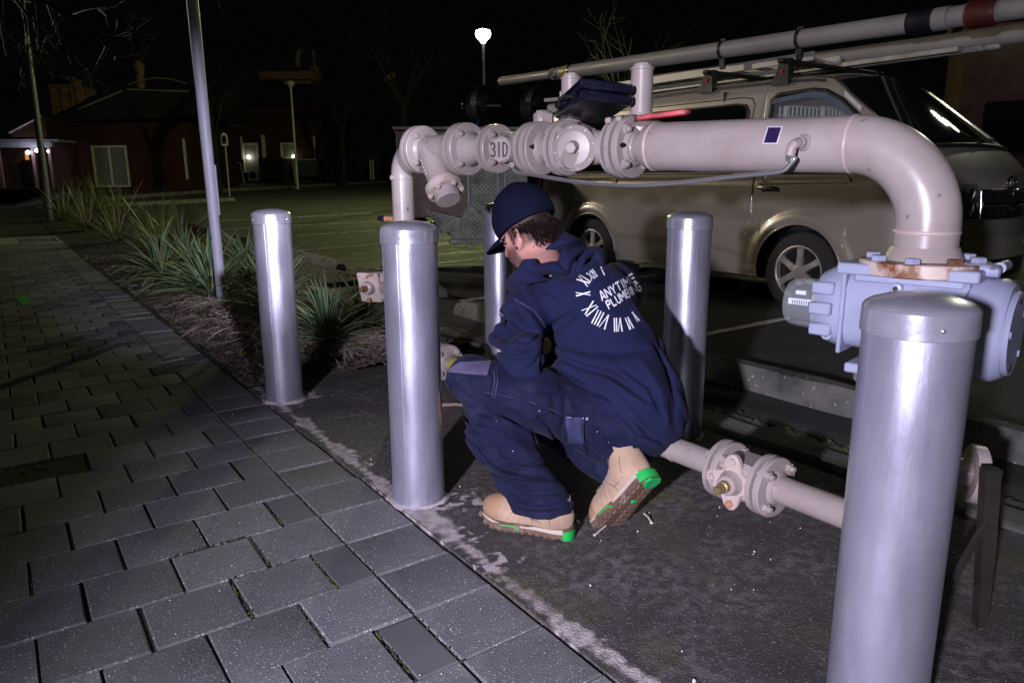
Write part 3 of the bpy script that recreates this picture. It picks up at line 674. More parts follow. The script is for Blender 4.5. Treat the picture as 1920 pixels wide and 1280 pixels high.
b = MB(); vx = pa if pa@RT > 0 else -pa
for k, ch in enumerate('31D'): strokes2d(b, GL[ch], po+pn*.0138+vx*(-.036+.026*k)-UZ*.026, vx, UZ, pn, .021, .052, wid=.0058)
b.build('number_31D', blk_paint, plug, smooth=0, fix=False)
b = MB(); b.nut(run(.63, -.05, -.058), nrm(-LN*.5-UZ), .013, .014, stud=.003); b.build('drain_plug', beige, pr)
flange(.700, .097, .020, 4, hub=.052); flange(.735, .100, .010, 8, bolts=False, gap=.006, hub=.05)
# second body: side cover with stem, and the thick flange pairs
b = MB(); b.tube([run(s) for s in (.75, .80, .86, .95, 1.04, 1.09)], [.050, .056, .066, .066, .056, .050], 32); b.tube([run(.94, .0), run(.955, -.070, 0)], [.062, .056], 28); b.build('regulator_body', beige, pr, smooth=40)
flange(.855, .100, .018, 4, hub=.06)
cv = nrm(-LN*.9+DS*.42); co = run(.965, -.070, -.004); b = MB(); b.lathe(co, cv, [(0, .056), (.004, .078), (.016, .079), (.020, .074), (.026, .066), (.032, .058), (.036, .02)], 40); cvo = b.build('side_cover', beige, pr, smooth=28)
b = MB(); b.tube([co+cv*.03+UZ*.004, co+cv*.062-DS*.004], [.024, .020], 20); b.nut(co+cv*.058, cv, .021, .016); b.tube([co+cv*.028-UZ*.035-DS*.01, co+cv*.04-UZ*.04], [.04, .032], 20); b.build('stem', beige, cvo)
a_ = nrm(np.cross(cv, UZ)); d_ = np.cross(cv, a_)
for k in range(8): q = co+(a_*math.cos(k*.785+.2)+d_*math.sin(k*.785+.2))*.070; MB().lathe(q+cv*.016, cv, [(0, .006), (.006, .006), (.008, .003)], 8).build('screw', beige_dark, cvo)
flange(1.100, .094, .014, 8, bolts=False, hub=.05); flange(1.140, .104, .022, 4, hub=.056)
for s in (.745, 1.168):   # black test points beside the flanges
    o = run(s, -.056, .004); b = MB(); b.tube([run(s+.015, -.03, .004), o], .010, 10); b.build('nipple', beige_dark, pr); b = MB(); b.nut(o, nrm(-LN-DS*.5), .0125, .018); b.tube([o-LN*.016, o-LN*.026-DS*.006], .008, 8); b.build('test_point', black_pl, pr)
# neck, big pipe, big elbow down to the meter flange
RB = .0775
b = MB(); b.tube([run(s) for s in (1.165, 1.185, 1.205, 1.225, 1.25)], [.056, .046, .056, .070, RB], 36); b.build('cone_reducer', beige, pr, smooth=45)
b = MB(); b.tube([run(1.25), run(1.5), run(1.75), run(1.895)], RB, 48); b.build('main_pipe', beige, pr, smooth=45)
ER = .205; EC = run(1.895, 0, -ER); EA = lin(0, math.pi/2, 18)
b = MB(); b.tube([EC+UZ*ER*math.cos(a)+DS*ER*math.sin(a) for a in EA]+[EC+DS*ER-UZ*.02], RB, 48); b.build('big_elbow', beige, pr, smooth=45)
b = MB(); ring = lambda o, ax, r, w=.006, h=.0022: b.lathe(o, ax, [(-w, r-.0005), (-w*.6, r+h*.8), (0, r+h), (w*.6, r+h*.8), (w, r-.0005)], 48, caps=False)

for o_, ax_ in ((run(1.895), DS), (run(1.255), DS), (EC+DS*ER-UZ*.018, UZ)):
    b = MB(); ring(o_, ax_, RB); b.build('weld_bead', beige_dark, pr, smooth=60)
FO = EC+DS*ER; NZ = .885
b = MB(); b.lathe((FO[0], FO[1], FO[2]-.02), -UZ, [(0, RB), (.05, RB), (FO[2]-.02-NZ-.035, RB*1.04), (FO[2]-.02-NZ, RB*1.22)], 48); b.build('drop_neck', beige, pr, smooth=45)
b = MB(); b.lathe((FO[0], FO[1], NZ-.036), UZ, [(0, .151), (.003, .155), (.033, .155), (.036, .151), (.0365, .08)], 64); mf = b.build('meter_flange', rust_flange, pr, smooth=28)
for k in range(8):
    ph = 2*math.pi*k/8+.25; q = np.array((FO[0]+.123*math.cos(ph), FO[1]+.123*math.sin(ph), NZ)); MB().nut(q, UZ, .019, .014).build('bolt', rust if k == 5 else bluegrey, mf, smooth=30)
# sensing tube from the big pipe back along the run
fo = atrun(1507, 268, -RB+.004); b = MB(); b.lathe(fo, -LN, [(0, .024), (.006, .022), (.012, .016), (.03, .016)], 20); b.build('boss', beige, pr)
e1 = fo-LN*.045; b = MB(); b.tube([fo-LN*.01, fo-LN*.035, e1-UZ*.004-DS*.004, e1-UZ*.012-DS*.012, e1-UZ*.034-DS*.016], .014, 14); b.build('elbow_fitting', beige, pr)
e2 = e1-UZ*.030-DS*.016; b = MB(); b.nut(e2+UZ*.004, -UZ, .0125, .024); b.build('tube_nut', steel, pr)
tp = [e2-UZ*.015, atrun(1490, 297, -.12), atrun(1480, 310, -.12), atrun(1468, 320, -.12), atrun(1440, 325, -.12), atrun(1380, 331, -.12), atrun(1290, 341, -.12), atrun(1200, 348, -.12), atrun(1130, 346, -.11), atrun(1060, 338, -.10), atrun(1000, 328, -.09), atrun(968, 323, -.06), run(.60, -.02, -.06)]
sp = []
for i in range(len(tp)-1):
    p0_, p1_, p2_, p3_ = tp[max(i-1, 0)], tp[i], tp[i+1], tp[min(i+2, len(tp)-1)]
    for k in range(6):
        t = k/6; sp.append(.5*((2*p1_)+(-p0_+p2_)*t+(2*p0_-5*p1_+4*p2_-p3_)*t*t+(-p0_+3*p1_-3*p2_+p3_)*t**3))
MB().tube(sp+[tp[-1]], .0070, 12).build('sensing_tube', steel, pr, smooth=60)
# dark reflective sticker on the big pipe
b = MB(); rows = []
def onpipe(x, y):
    r = ray(x, y); o = CPOS-run(1.6); A = r-DS*(r@DS); Bv = o-DS*(o@DS); aa = A@A; bb_ = 2*A@Bv; cc_ = Bv@Bv-(RB+.0012)**2; t = (-bb_-math.sqrt(max(0, bb_*bb_-4*aa*cc_)))/2/aa; return CPOS+r*t
def stick(x0, y0_, x1, y1_, sk, name, m, lift):
    b = MB(); b.grid([[onpipe(x0+(x1-x0)*i/5 - sk*(j/5), y0_+(y1_-y0_)*j/5) - LN*lift for j in range(6)] for i in range(6)]); return b.build(name, m, pr, smooth=60)
stick(1439, 237, 1468, 270, 10, 'sticker', mat('sticker_border', (.55, .5, .58), .4), 0)
stick(1441, 239, 1465, 268, 9, 'sticker_face', mat('sticker_dark', (.020, .014, .06), .25, 0, .2, 20, 0, second=(.14, .012, .02), samt=.36, sscale=90, sharp=.1), .0008)
# regulator spring towers and diaphragm housings behind the run
def tower(s, l, r, zb, zt, dr, dz):
    o = run(s, l, 0); b = MB(); b.lathe((o[0], o[1], 0), UZ, [(zb, r*1.05), (zb+.01, r), (zt-.018, r), (zt-.016, r*1.09), (zt-.010, r*1.09), (zt-.009, r*.86), (zt, r*.84)], 32); b.nut((o[0], o[1], zt), UZ, r*.68, .006); b.build('spring_tower', beige, pr, smooth=28)
    b = MB(); b.lathe((o[0], o[1], dz), UZ, [(-.09, .05), (-.05, .06), (-.018, dr*.8), (-.008, dr*.96), (-.006, dr), (.006, dr), (.008, dr*.96), (.022, dr*.78), (.04, r*1.2), (.06, r*1.1)], 44); d = b.build('diaphragm_case', beige, pr, smooth=28)
    for k in range(10): q = (o[0]+dr*.93*math.cos(k*.628), o[1]+dr*.93*math.sin(k*.628), dz+.006); MB().nut(q, UZ, .008, .006).build('bolt', beige_dark, d)
tower(.79, .105, .036, 1.27, 1.482, .112, 1.268); tower(1.12, .10, .0385, 1.26, 1.482, .115, 1.262)
b = MB(); o = run(.70, .05, .105); b.bbox(o, (.07, .06, .075), rotm(-.2), .02); b.build('bonnet', beige, pr, smooth=40)
b = MB(); o = run(.66, .16, .155); b.bbox(o, (.035, .06, .04), rotm(.3), .012); b.bbox(o+UZ*.035, (.055, .07, .014), rotm(.3), .006); b.build('junction_box', mat('drab_box', (.14, .13, .10), .6), pr)
# plastic case and pipe wrench resting on top of the run
tc_o = run(.955, .03, .128); case = thing('tool_case', tc_o, 'navy black plastic case lying tilted on top of the pipework between the two towers', 'tool case')
b = MB(); Rc = rotm(-.42, 0, 0)@rotm(0, -.12, .10); b.bbox(tc_o+UZ*.012, (.19, .34, .034), Rc, .012); b.build('base', case_m, case, smooth=40)
b = MB(); b.bbox(tc_o+UZ*.048, (.192, .342, .032), Rc, .013); [b.bbox(tc_o+UZ*.060+Rc@np.array((0, dy, .002)), (.15, .03, .008), Rc, .003) for dy in (-.10, 0, .10)]; b.build('lid', case_m, case, smooth=40)
b = MB(); [b.bbox(tc_o+UZ*.03+Rc@np.array((-.088, dy, 0)), (.010, .03, .03), Rc, .003) for dy in (-.08, .08)]; b.build('latch', black_pl, case); b = MB(); b.tube([tc_o+UZ*.03+Rc@np.array(v) for v in ((-.085, -.05, 0), (-.115, -.045, 0), (-.118, 0, 0), (-.115, .045, 0), (-.085, .05, 0))], .006, 8); b.build('handle', black_pl, case)
wl = atrun(1294, 209, .06); wr = atrun(1150, 228, -.02); wr_ = thing('pipe_wrench', (wl+wr)/2, 'chipped red pipe wrench lying across the regulators behind the big pipe', 'pipe wrench')
wd = nrm(wl-wr); ws = nrm(np.cross(UZ, wd)); wu = np.cross(wd, ws); Rw = np.stack([wd, ws, wu], 1)
b = MB(); b.loft([[wr+wd*t+ws*a*w_/2+wu*c*h_/2 for a, c in ((-1, -.6), (-.6, -1), (.6, -1), (1, -.6), (1, .6), (.6, 1), (-.6, 1), (-1, .6))] for t, w_, h_ in [(k_*np.linalg.norm(wl-wr), w_, h_) for k_, w_, h_ in ((.18, .03, .016), (.36, .026, .017), (.6, .026, .019), (.9, .028, .021), (.98, .024, .020), (1.0, .016, .012))]]); b.build('handle', redp, wr_, smooth=40)
b = MB(); b.bbox(wr+wd*.045, (.08, .035, .02), Rw, .004); b.bbox(wr+wd*.0+ws*-.02, (.022, .075, .02), Rw, .004); b.bbox(wr+wd*.04+ws*-.045, (.022, .04, .018), Rw, .004); b.build('jaw', beige, wr_); MB().cyl(wr+wd*.075-ws*.018, wr+wd*.075+ws*.018, .014, n=16).build('adjusting_nut', darkmetal, wr_)
# ================================================================== rotary meter
mt = thing('gas_meter', (FO[0], FO[1], .6), 'blue grey rotary gas meter bolted under the rusty flange, with clear index window', 'gas meter')
ma = nrm(at(1870, 645, d=1.66)-at(1500, 545, d=1.95)); ma = nrm((ma[0], ma[1], 0)); ms = nrm(np.cross(UZ, ma)); mo = np.array((FO[0], FO[1], .745)) - ma*.01
def M3(a, s_, u): return mo+ma*a+ms*s_+UZ*u
def rrect(a, w, h, r, n=6, cs=0, cu=0):
    pts = []
    for (sx, sy, a0) in ((1, 1, 0), (-1, 1, 90), (-1, -1, 180), (1, -1, 270)):
        for k in range(n+1): t = rad(a0+90*k/n); pts.append(M3(a, cs+sx*(w/2-r)+r*math.cos(t), cu+sy*(h/2-r)+r*math.sin(t)))
    return pts
b = MB(); b.loft([rrect(a, w, h, r) for a, w, h, r in ((-.155, .17, .20, .07), (-.15, .19, .215, .06), (-.02, .20, .22, .06), (.10, .20, .22, .06), (.14, .20, .22, .06))]); b.build('body', bluegrey, mt, smooth=40)
b = MB(); b.bbox(mo+UZ*.116-ma*.0, (.33, .25, .030), np.stack([ma, ms, UZ], 1), .004); b.bbox(mo+UZ*.094, (.26, .19, .03), np.stack([ma, ms, UZ], 1), .006); b.build('top_plate', bluegrey, mt, smooth=30)
b = MB(); b.bbox(mo-UZ*.128, (.14, .16, .05), np.stack([ma, ms, UZ], 1), .006); b.bbox(mo-UZ*.155-ms*.0, (.26, .21, .026), np.stack([ma, ms, UZ], 1), .004); b.build('bottom_plate', bluegrey, mt, smooth=30)
b = MB(); b.loft([rrect(a, w, h, r) for a, w, h, r in ((-.235, .12, .14, .05), (-.232, .16, .185, .075), (-.20, .19, .22, .085), (-.165, .20, .228, .075), (-.152, .20, .228, .07))]); ec = b.build('end_housing', bluegrey, mt, smooth=40)
for s_, u in ((-.085, .055), (-.085, -.06), (-.098, .0)):
    b = MB(); b.bbox(M3(-.205, s_-.012, u), (.06, .02, .034), np.stack([ma, ms, UZ], 1), .008); b.build('lug', bluegrey, ec, smooth=40)
b = MB(); b.bbox(M3(-.150, 0, 0), (.012, .215, .236), np.stack([ma, ms, UZ], 1), .05); b.build('joint_rib', bluegrey, mt, smooth=40)
b = MB(); b.loft([rrect(a, w, h, r, cs=-.02, cu=-.02) for a, w, h, r in ((.135, .21, .23, .09), (.145, .235, .255, .10), (.205, .235, .255, .105), (.225, .21, .23, .10))]); eh = b.build('gear_housing', bluegrey, mt, smooth=40)
b = MB(); b.lathe(M3(.222, -.02, -.025), ma, [(0, .104), (.008, .106), (.016, .103), (.0165, .001)], 48); b.build('end_disc', bluegrey, eh, smooth=30)
for k in range(5): q = M3(.222, -.02, -.025)+(ms*math.cos(k*1.256+.5)+UZ*math.sin(k*1.256+.5))*.086; MB().nut(q+ma*.016, ma, .009, .004).build('plug_screw', darkmetal if k % 2 else bluegrey, eh)
for a, s_, u in ((-.02, -.104, .072), (-.19, -.085, -.075)):
    b = MB(); b.lathe(M3(a, s_, u), -ms, [(-.02, .016), (.004, .015), (.006, .011)], 14); b.lathe(M3(a, s_-.0065, u), -ms, [(0, .008), (.001, .006)], 6); b.build('plug', bluegrey, mt)
    MB().lathe(M3(a, s_-.0068, u), -ms, [(0, .007), (.001, .0065)], 6).build('socket', darkmetal, mt)
b = MB(); b.lathe(M3(.16, -.05, .128), ma, [(-.05, .016), (.03, .016), (.034, .01)], 12); b.lathe(M3(.18, .04, .13), ms, [(-.03, .014), (.05, .014)], 12); b.build('lifting_lug', bluegrey, mt)
# index with clear cover
io = M3(-.232, -.01, -.005); b = MB(); b.lathe(io, -ma, [(0, .074), (.010, .074), (.012, .070)], 32); b.build('index_base', mat('index_grey', (.25, .25, .27), .45), mt, smooth=30)
b = MB(); b.bbox(io-ma*.045+UZ*.0, (.07, .085, .10), np.stack([ma, ms, UZ], 1), .006); b.build('index_body', black_pl, mt)
b = MB(); b.bbox(io-ma*.05-ms*.046+UZ*.008, (.07, .004, .018), np.stack([ma, ms, UZ], 1), .001); b.bbox(io-ma*.05-ms*.046+UZ*.035, (.03, .004, .012), np.stack([ma, ms, UZ], 1), .001); b.build('counter_strip', mat('counter_white', (.55, .58, .66), .4), mt)
b = MB(); strokes2d(b, [[(x, 0), (x, 1)] for x in lin(0, 1, 8)], io-ma*.07-ms*.0485+UZ*.002, ma, UZ, -ms, .045, .010, wid=.003); b.build('counter_digits', blk_paint, mt, smooth=0, fix=False)
b = MB(); b.lathe(io, -ma, [(0, .073), (.05, .072), (.085, .069), (.095, .062), (.098, .0005)], 40, caps=False); b.build('clear_cover', glass('clear_plastic', (.75, .8, .82), .08, 0, .16), mt, smooth=40)
# riser below the meter, behind the near bollard
lo = thing('outlet_riser', (FO[0], FO[1], 0), 'beige flanged outlet pipe under the blue grey meter, mostly behind the near bollard', 'pipe')
b = MB(); b.tube([(FO[0], FO[1], .0), (FO[0], FO[1], .3), (FO[0], FO[1], .575)], .072, 30); b.build('pipe', beige, lo, smooth=45)
def vflange(z, r, o=FO, par=lo, nb=8, th=.026):
    b = MB(); b.lathe((o[0], o[1], z), UZ, [(0, r-.003), (.003, r), (th-.003, r), (th, r-.003)], 48); f = b.build('flange', beige, par, smooth=28)
    for k in range(nb): MB().nut((o[0]+r*.8*math.cos(k*2*math.pi/nb+.2), o[1]+r*.8*math.sin(k*2*math.pi/nb+.2), z+th), UZ, .016, .014).build('bolt', beige, f)
vflange(.548, .14); vflange(.05, .12)
# ================================================================== low bypass pipe with cock valve
LX = 1.76
def lp(x, y): return at(x, y, X=LX)
q0 = lp(1262, 832); q1 = lp(1568, 945); LD = nrm(q1-q0); LD = nrm((0.0, LD[1], LD[2]*.6)); lc = lp(1400, 893)
def lo_(s, l=0, u=0): return lc+LD*s+np.array((1., 0, 0))*l+UZ*u
bp = thing('bypass_pipe', (LX, 2.0, 0), 'low beige bypass pipe with a flanged cock valve, running behind the man at ground level', 'pipe')
b = MB(); b.tube([lo_(-2.1), lo_(-1), lo_(-.085)], .040, 28); b.tube([lo_(.085), lo_(.25), lo_(.42)], .040, 28); b.build('pipe', beige, bp, smooth=45)
b = MB(); b.tube([lo_(-.40), lo_(-.34)], .046, 28); b.tube([lo_(-.29), lo_(-.285)], .042, 28); b.build('coupling', beige_dark, bp, smooth=45)
def slp(x):
    lo2, hi2 = -2.6, 0
    for _ in range(40):
        m = (lo2+hi2)/2; u, v = pxs(np.array([lo_(m)])); lo2, hi2 = (m, hi2) if u[0] < x else (lo2, m)
    return m
SF = slp(836)
for s in (-.075, .082, SF): flange(0, .090, .018, 4, o=lo_(s), ax=LD, hub=.042, rot=.785, br=.016, gap=.010, parent=bp)
b = MB(); b.bbox(lo_(0), (.13, .12, .12), np.stack([LD, nrm(np.cross(UZ, LD)), UZ], 1), .014); b.tube([lo_(-.075), lo_(.075)], .055, 24); vb = b.build('valve_body', beige, bp, smooth=30)
vn = nrm(np.array((-1., 0, 0))*.93-UZ*.0+LD*.15); vo = lo_(0, -.06, 0); va = nrm(np.cross(vn, UZ)); vu = np.cross(va, vn)
star = lambda h, k_: [vo+vn*h+(va*math.cos(t)+vu*math.sin(t))*k_*(.068+.020*math.cos(4*t)) for t in lin(0, 2*math.pi, 48, endpoint=False)]
b = MB(); b.loft([star(.0, 1), star(.014, 1), star(.018, .94)]); vc = b.build('valve_cover', beige_dark, bp, smooth=30)
for k in range(4): t = k*math.pi/2; MB().nut(vo+(va*math.cos(t)+vu*math.sin(t))*.066+vn*.017, vn, .0125, .011, stud=.004).build('bolt', copper_rust if k == 3 else beige_dark, vc)
b = MB(); b.lathe(vo+vn*.016, vn, [(0, .040), (.012, .034), (.030, .030), (.034, .026)], 28); b.build('gland', beige, vc, smooth=30)
b = MB(); b.lathe(vo+vn*.05, vn, [(0, .019), (.016, .018), (.018, .013), (.03, .013)], 14); b.bbox(vo+vn*.085, (.022, .022, .03), np.stack([va, vu, vn], 1), .003); b.build('stem', mat('worn_brass', (.33, .25, .12), .35, .7), vc)
# yellow taped stub and flange behind the knee
b = MB(); b.tube([lo_(SF+.08), lo_(SF+.22)], .0425, 24); b.build('yellow_band', mat('faded_yellow_tape', (.32, .27, .07), .6, 0, .3, 20), bp)
# rising leg of the riser at the far end, with square valve showing between the plants and the bollard
pv = at(703, 536, X=1.60); vv = thing('stop_valve', (pv[0], pv[1], 0), 'small beige cock valve with a rusty stem left of the second bollard, among the plants', 'valve')
VA = np.array((-.80, -.6, 0)); VB = np.array((-.6, .8, 0)); Rv = np.stack([VA, VB, UZ], 1)
b = MB(); b.bbox(pv+VB*-.05, (.10, .13, .15), Rv@rotm(0, 0, 0), .018); rq_ = run(-.15, 0, 0); b.tube([pv+VB*-.05, np.array((rq_[0], rq_[1], pv[2]))], .042, 20); b.build('valve_body', beige, vv, smooth=30)
b = MB(); b.bbox(pv+VA*.055, (.02, .12, .16), Rv@rotm(0, 0, .25), .03); b.build('cover', beige_dark, vv, smooth=30)
b = MB(); b.lathe(pv+VA*.06-UZ*.0, VA, [(0, .038), (.02, .036), (.04, .03), (.044, .02)], 22); b.build('gland', beige, vv, smooth=30); b = MB(); b.lathe(pv+VA*.10, VA, [(0, .017), (.008, .017), (.010, .012), (.016, .018), (.022, .018), (.026, .012), (.045, .012)], 12); b.build('stem', rust, vv)
for u, v in ((.06, .045), (-.065, .0)): MB().nut(pv+VA*.066+UZ*u+VB*v, VA, .013, .012, stud=.004).build('bolt', copper_rust, vv)
# flange end and dark support at the far right
fe = at(1838, 890, d=1.95); sf = thing('end_flange', (fe[0], fe[1], 0), 'chalky beige end flange on a stub pipe right of the near bollard', 'flange')
fd = nrm((.62, -.76, -.10)); b = MB(); b.lathe(fe-fd*.03, fd, [(0, .076), (.003, .079), (.028, .079), (.031, .076), (.0315, .03), (.02, .028)], 40); ff = b.build('flange_plate', beige, sf, smooth=28)
a_ = nrm(np.cross(fd, UZ)); d_ = np.cross(fd, a_)
for k in range(4): q = fe+(a_*math.cos(k*1.57+.7)+d_*math.sin(k*1.57+.7))*.058; MB().lathe(q+fd*.0005, fd, [(0, .009), (.0018, .009)], 14).build('bolt_hole', darkmetal, ff)
b = MB(); b.tube([fe-fd*.02, fe-fd*.30], .038, 20); b.tube([fe-fd*.28, (fe-fd*.28)*np.array((1, 1, 0))], .038, 20); b.build('pipe', beige, sf)
st = at(1858, 885, d=1.80); bs = at(1838, 1175, z=0); ps = thing('steel_stake', (bs[0], bs[1], 0), 'dark rusty steel stake with a raking brace in front of the end flange', 'stake')
b = MB(); ax = np.stack([RTH, DPH, UZ], 1); b.loft([[c_+RTH*a*w_+DPH*d*.014 for a, d in ((-1, -1), (1, -1), (1, 1), (-1, 1))] for c_, w_ in ((np.array((bs[0], bs[1], -.05)), .010), (bs*.5+st*.5, .017), (st-UZ*.02, .019), (st+UZ*.01, .021))]); b.build('post', mat('black_rusty_stake', (.020, .014, .011), .8, .2, .4, 12, .3), ps, smooth=20)
b = MB(); t0 = bs*.3+st*.7; t1 = at(1786, 1085, d=1.75); b.tube([t0, t1], .010, 6); b.build('brace', MATS['black_rusty_stake'], ps)
# ================================================================== small things on the ground
b = MB(); p = [np.array(v) for v in ((1.60, 3.10, .014), (1.66, 3.02, .016), (1.75, 2.98, .014), (1.80, 2.90, .016), (1.86, 2.86, .014))]; b.tube(p, [.009, .010, .008, .008, .004], 7); tag(b.build('stick', twig_m), 'short curved brown stick lying on the stained concrete behind the second bollard', 'stick')
def nail():
    a, c = at(302, 681, z=.008), at(340, 673, z=.008); d = nrm(c-a); b = MB(); b.tube([a, a+d*.03, c-d*.01, c], [.004, .009, .008, .010], 8); b.nut(c, d, .016, .012); tag(b.build('bolt', mat('dull_grey_metal', (.35, .33, .36), .5, .5)), 'loose grey bolt lying on the pavers across the header course', 'bolt')
nail()
b = MB(); g = at(38, 557, z=.004); 
for a, c in (((0, 563), (35, 555)), ((35, 555), (96, 557)), ((38, 556), (53, 571))):
    u, v = at(*a, z=.0035), at(*c, z=.0035); d = nrm(v-u); s = np.cross(UZ, d)*(.016 if a != (38, 556) else .045); b.add([u-s, v-s, v+s, u+s], [(0, 1, 2, 3)])
tag(b.build('green_marking', tape_g, smooth=0), 'bright green arrow shaped marking on the dark pavers at the left', 'ground marking')
for i, (x0, y0_, x1, y1_, lab) in enumerate(((1136, 985, 1115, 1003, 'pale broken twig under the toe of the raised boot'), (1207, 962, 1222, 980, 'pale twig sticking out from behind the raised boot sole'))):
    u, v = at(x0, y0_, z=.02), at(x1, y1_, z=.006); b = MB(); b.tube([u, (u+v)/2+np.array((.003, 0, .002)), v], [.003, .0025, .0035], 6); b.lathe(v, (0, 0, 1), [(-.004, .003), (.002, .006), (.006, .002)], 7); tag(b.build('twig', mat('pale_twig'+str(i), (.5, .42, .36), .8)), lab, 'twig')
b = MB(); o = np.array((-.05, 3.27, -.015)); q = random.Random(4)
for i in range(40): b.box(o+np.array((q.uniform(-.1, .1), q.uniform(-.09, .09), q.uniform(0, .012))), (q.uniform(.01, .05), q.uniform(.004, .012), .004), rotm(q.uniform(0, 6), q.gauss(0, .3)))
tag(b.build('debris', chip, smooth=0), kind='stuff')
# ================================================================== the van
VX, VW, VN, VR = 5.40, 1.70, 2.48, 7.15        # near side, width, nose, rear
van = thing('van', (VX+VW/2, (VN+VR)/2, gz(5.5, 5)), 'silver beige work van with roof racks parked behind the pipework, facing right', 'van')
wf, wr_c, WR = 3.575, 6.17, .335
VG = gz(5.4, 4.5)-.01
def topz(y):   # side silhouette from the cowl over the roof
    return float(np.interp(y, [VN, VN+.04, VN+.12, VN+.30, VN+.42, VN+.98, VN+1.15, VN+1.5, VN+2.4, VR-.4, VR-.12, VR-.03, VR], [.98, 1.06, 1.16, 1.32, 1.42, 1.855, 1.885, 1.90, 1.915, 1.90, 1.88, 1.82, 1.70]))
def arch(y, c, R): return math.sqrt(max(0, R*R-(y-c)**2))
def botz(y):
    z = .235
    for c in (wf, wr_c):
        a = arch(y, c, .395); 
        if a > 0: z = max(z, WR+a)
    return z
def sidex(y, z):
    w = np.interp(z, [.2, .3, .55, .9, 1.08, 1.15, 1.5, 1.8, 1.92], [.035, .012, .0, .002, .010, .018, .060, .105, .15])
    n = max(0, VN+.55-y)/.55; w += .30*n**2.6*(1.0 if z < 1.1 else .8)
    r = max(0, y-(VR-.25))/.25; w += .05*r**2
    for c in (wf, wr_c):
        d = math.hypot(y-c, z-WR); w -= .022*math.exp(-((d-.44)/.055)**2)*(1 if z > .3 else .4)+ .004*(d < .5)
    # crease along the belt, raised lower body line
    w += .010*math.exp(-((z-1.078)/.014)**2)*(1 if y < wr_c+1 else 1)
    lz = np.interp(y, [3.95, 4.25, 4.7, 6.6], [.35, .455, .50, .52]); w += .014*(1/(1+math.exp((z-lz)/.006)))*(wf+.4 < y < wr_c-.35)
    for yd in (4.06,): w += .012*math.exp(-((y-yd-.10*math.exp(-((z-.45)/.28)**2)*(z < .8))/.006)**2)
    return w
ysd = sorted(set([float(y) for y in lin(VN+.015, VR, 190)] + [4.045, 4.05, 4.055, 4.06, 4.065, 4.07, 4.075] + [c+s*.395 for c in (wf, wr_c) for s in (-1, -.995, .995, 1)]))
NZ_ = 84
winpoly = [(3.985, 1.15), (3.985, 1.735), (3.93, 1.775), (3.62, 1.785), (3.50, 1.765), (3.36, 1.69), (3.10, 1.475), (2.93, 1.30), (2.95, 1.15)]
rearwin = [(4.36, 1.17), (4.22, 1.56), (4.215, 1.66), (4.25, 1.715), (4.35, 1.73), (6.75, 1.735), (6.85, 1.70), (6.88, 1.20), (6.82, 1.17)]
def inpoly(x, y, P):
    c = False
    for i in range(len(P)):
        (x0, y0), (x1, y1) = P[i-1], P[i]
        if (y0 > y) != (y1 > y) and x < (x1-x0)*(y-y0)/(y1-y0)+x0: c = not c
    return c
def sideP(y, z, far=False, off=0.0):
    w = sidex(y, z); x = VX+w-off if not far else VX+VW-w+off; return (x, y, z+VG)
def side_grid(far):
    return [[sideP(y, (zb_ := botz(y))+(topz(y)-zb_)*j/NZ_, far) for j in range(NZ_+1)] for y in ysd]
b = MB()
G = side_grid(False)
def keep(i, j):
    y = (G[i][j][1]+G[i+1][j+1][1])/2; z = (G[i][j][2]+G[i+1][j+1][2])/2-VG; return not inpoly(y, z, winpoly)
b.grid(G, keep); b.grid(side_grid(True), keep)
# ribbon over bumper, nose, windscreen opening, roof and tail
def ribbon_rows(cv, nx=26, crown=.0, bow=.0):
    rows = []
    for (y, z) in cv:
        w = sidex(max(y, VN+.015), z); rows.append([(VX+w+(VW-2*w)*k/nx, y-bow*(1-((2*k/nx)-1)**2), z+VG+crown*(1-((2*k/nx)-1)**2)) for k in range(nx+1)])
    return rows
nose = [(VN+.015, .235), (VN+.015, .34), (VN+.005, .45), (VN, .62), (VN+.004, .80), (VN+.008, .95), (VN+.03, 1.05), (VN+.07, 1.11), (VN+.12, 1.16), (VN+.20, 1.235), (VN+.30, 1.32)]
b.grid(ribbon_rows(nose, bow=.085, crown=.015))
roof = [(VN+.95, 1.835)]+[(y, topz(y)) for y in lin(VN+1.0, VR-.03, 40)]+[(VR, 1.7), (VR+.005, 1.2), (VR, .4), (VR-.01, .25)]
b.grid(ribbon_rows(roof[:-4], crown=.075)); b.grid(ribbon_rows(roof[-5:], crown=.0))
body = b.build('body', vanp, van, smooth=40)
b = MB(); b.grid([[(VX+.1, y, .24+VG), (VX+VW-.1, y, .24+VG)] for y in (VN+.05, VR-.05)])
for c in (wf, wr_c):   # wheel wells
    for x0, x1 in ((VX+.02, VX+.35), (VX+VW-.35, VX+VW-.02)):
        b.grid([[(x, c+.40*math.cos(a), WR+.40*math.sin(a)+VG) for x in (x0, x1)] for a in lin(-.2, math.pi+.2, 16)]); xi = x1 if x0 < VX+.5 else x0
        b.add([(xi, c-.42, .1+VG), (xi, c+.42, .1+VG), (xi, c+.42, .8+VG), (xi, c-.42, .8+VG)], [(0, 1, 2, 3)])
b.build('underbody', vandark, van)
for c in (wf, wr_c): MB().tube([sideP(c+.397*math.cos(a), WR+.397*math.sin(a), off=.004) for a in lin(.02, math.pi-.02, 28)], .010, 8).build('arch_lip', vanp, van, smooth=60)
b = MB(); b.loft([[np.array(sideP(y, z, off=o)) for z, o in ((.238, .0), (.238, .012), (.262, .012), (.262, 0))] for y in lin(wf+.42, wr_c-.42, 14)]); b.build('sill_trim', chrome, van)
b = MB()
for far in (False, True): b.loft([[np.array(sideP(y, z, far, o)) for z, o in ((topz(y)-.025, .0), (topz(y)-.03, .018), (topz(y)-.012, .02), (topz(y)-.006, 0))] for y in lin(VN+1.05, VR-.1, 40)])
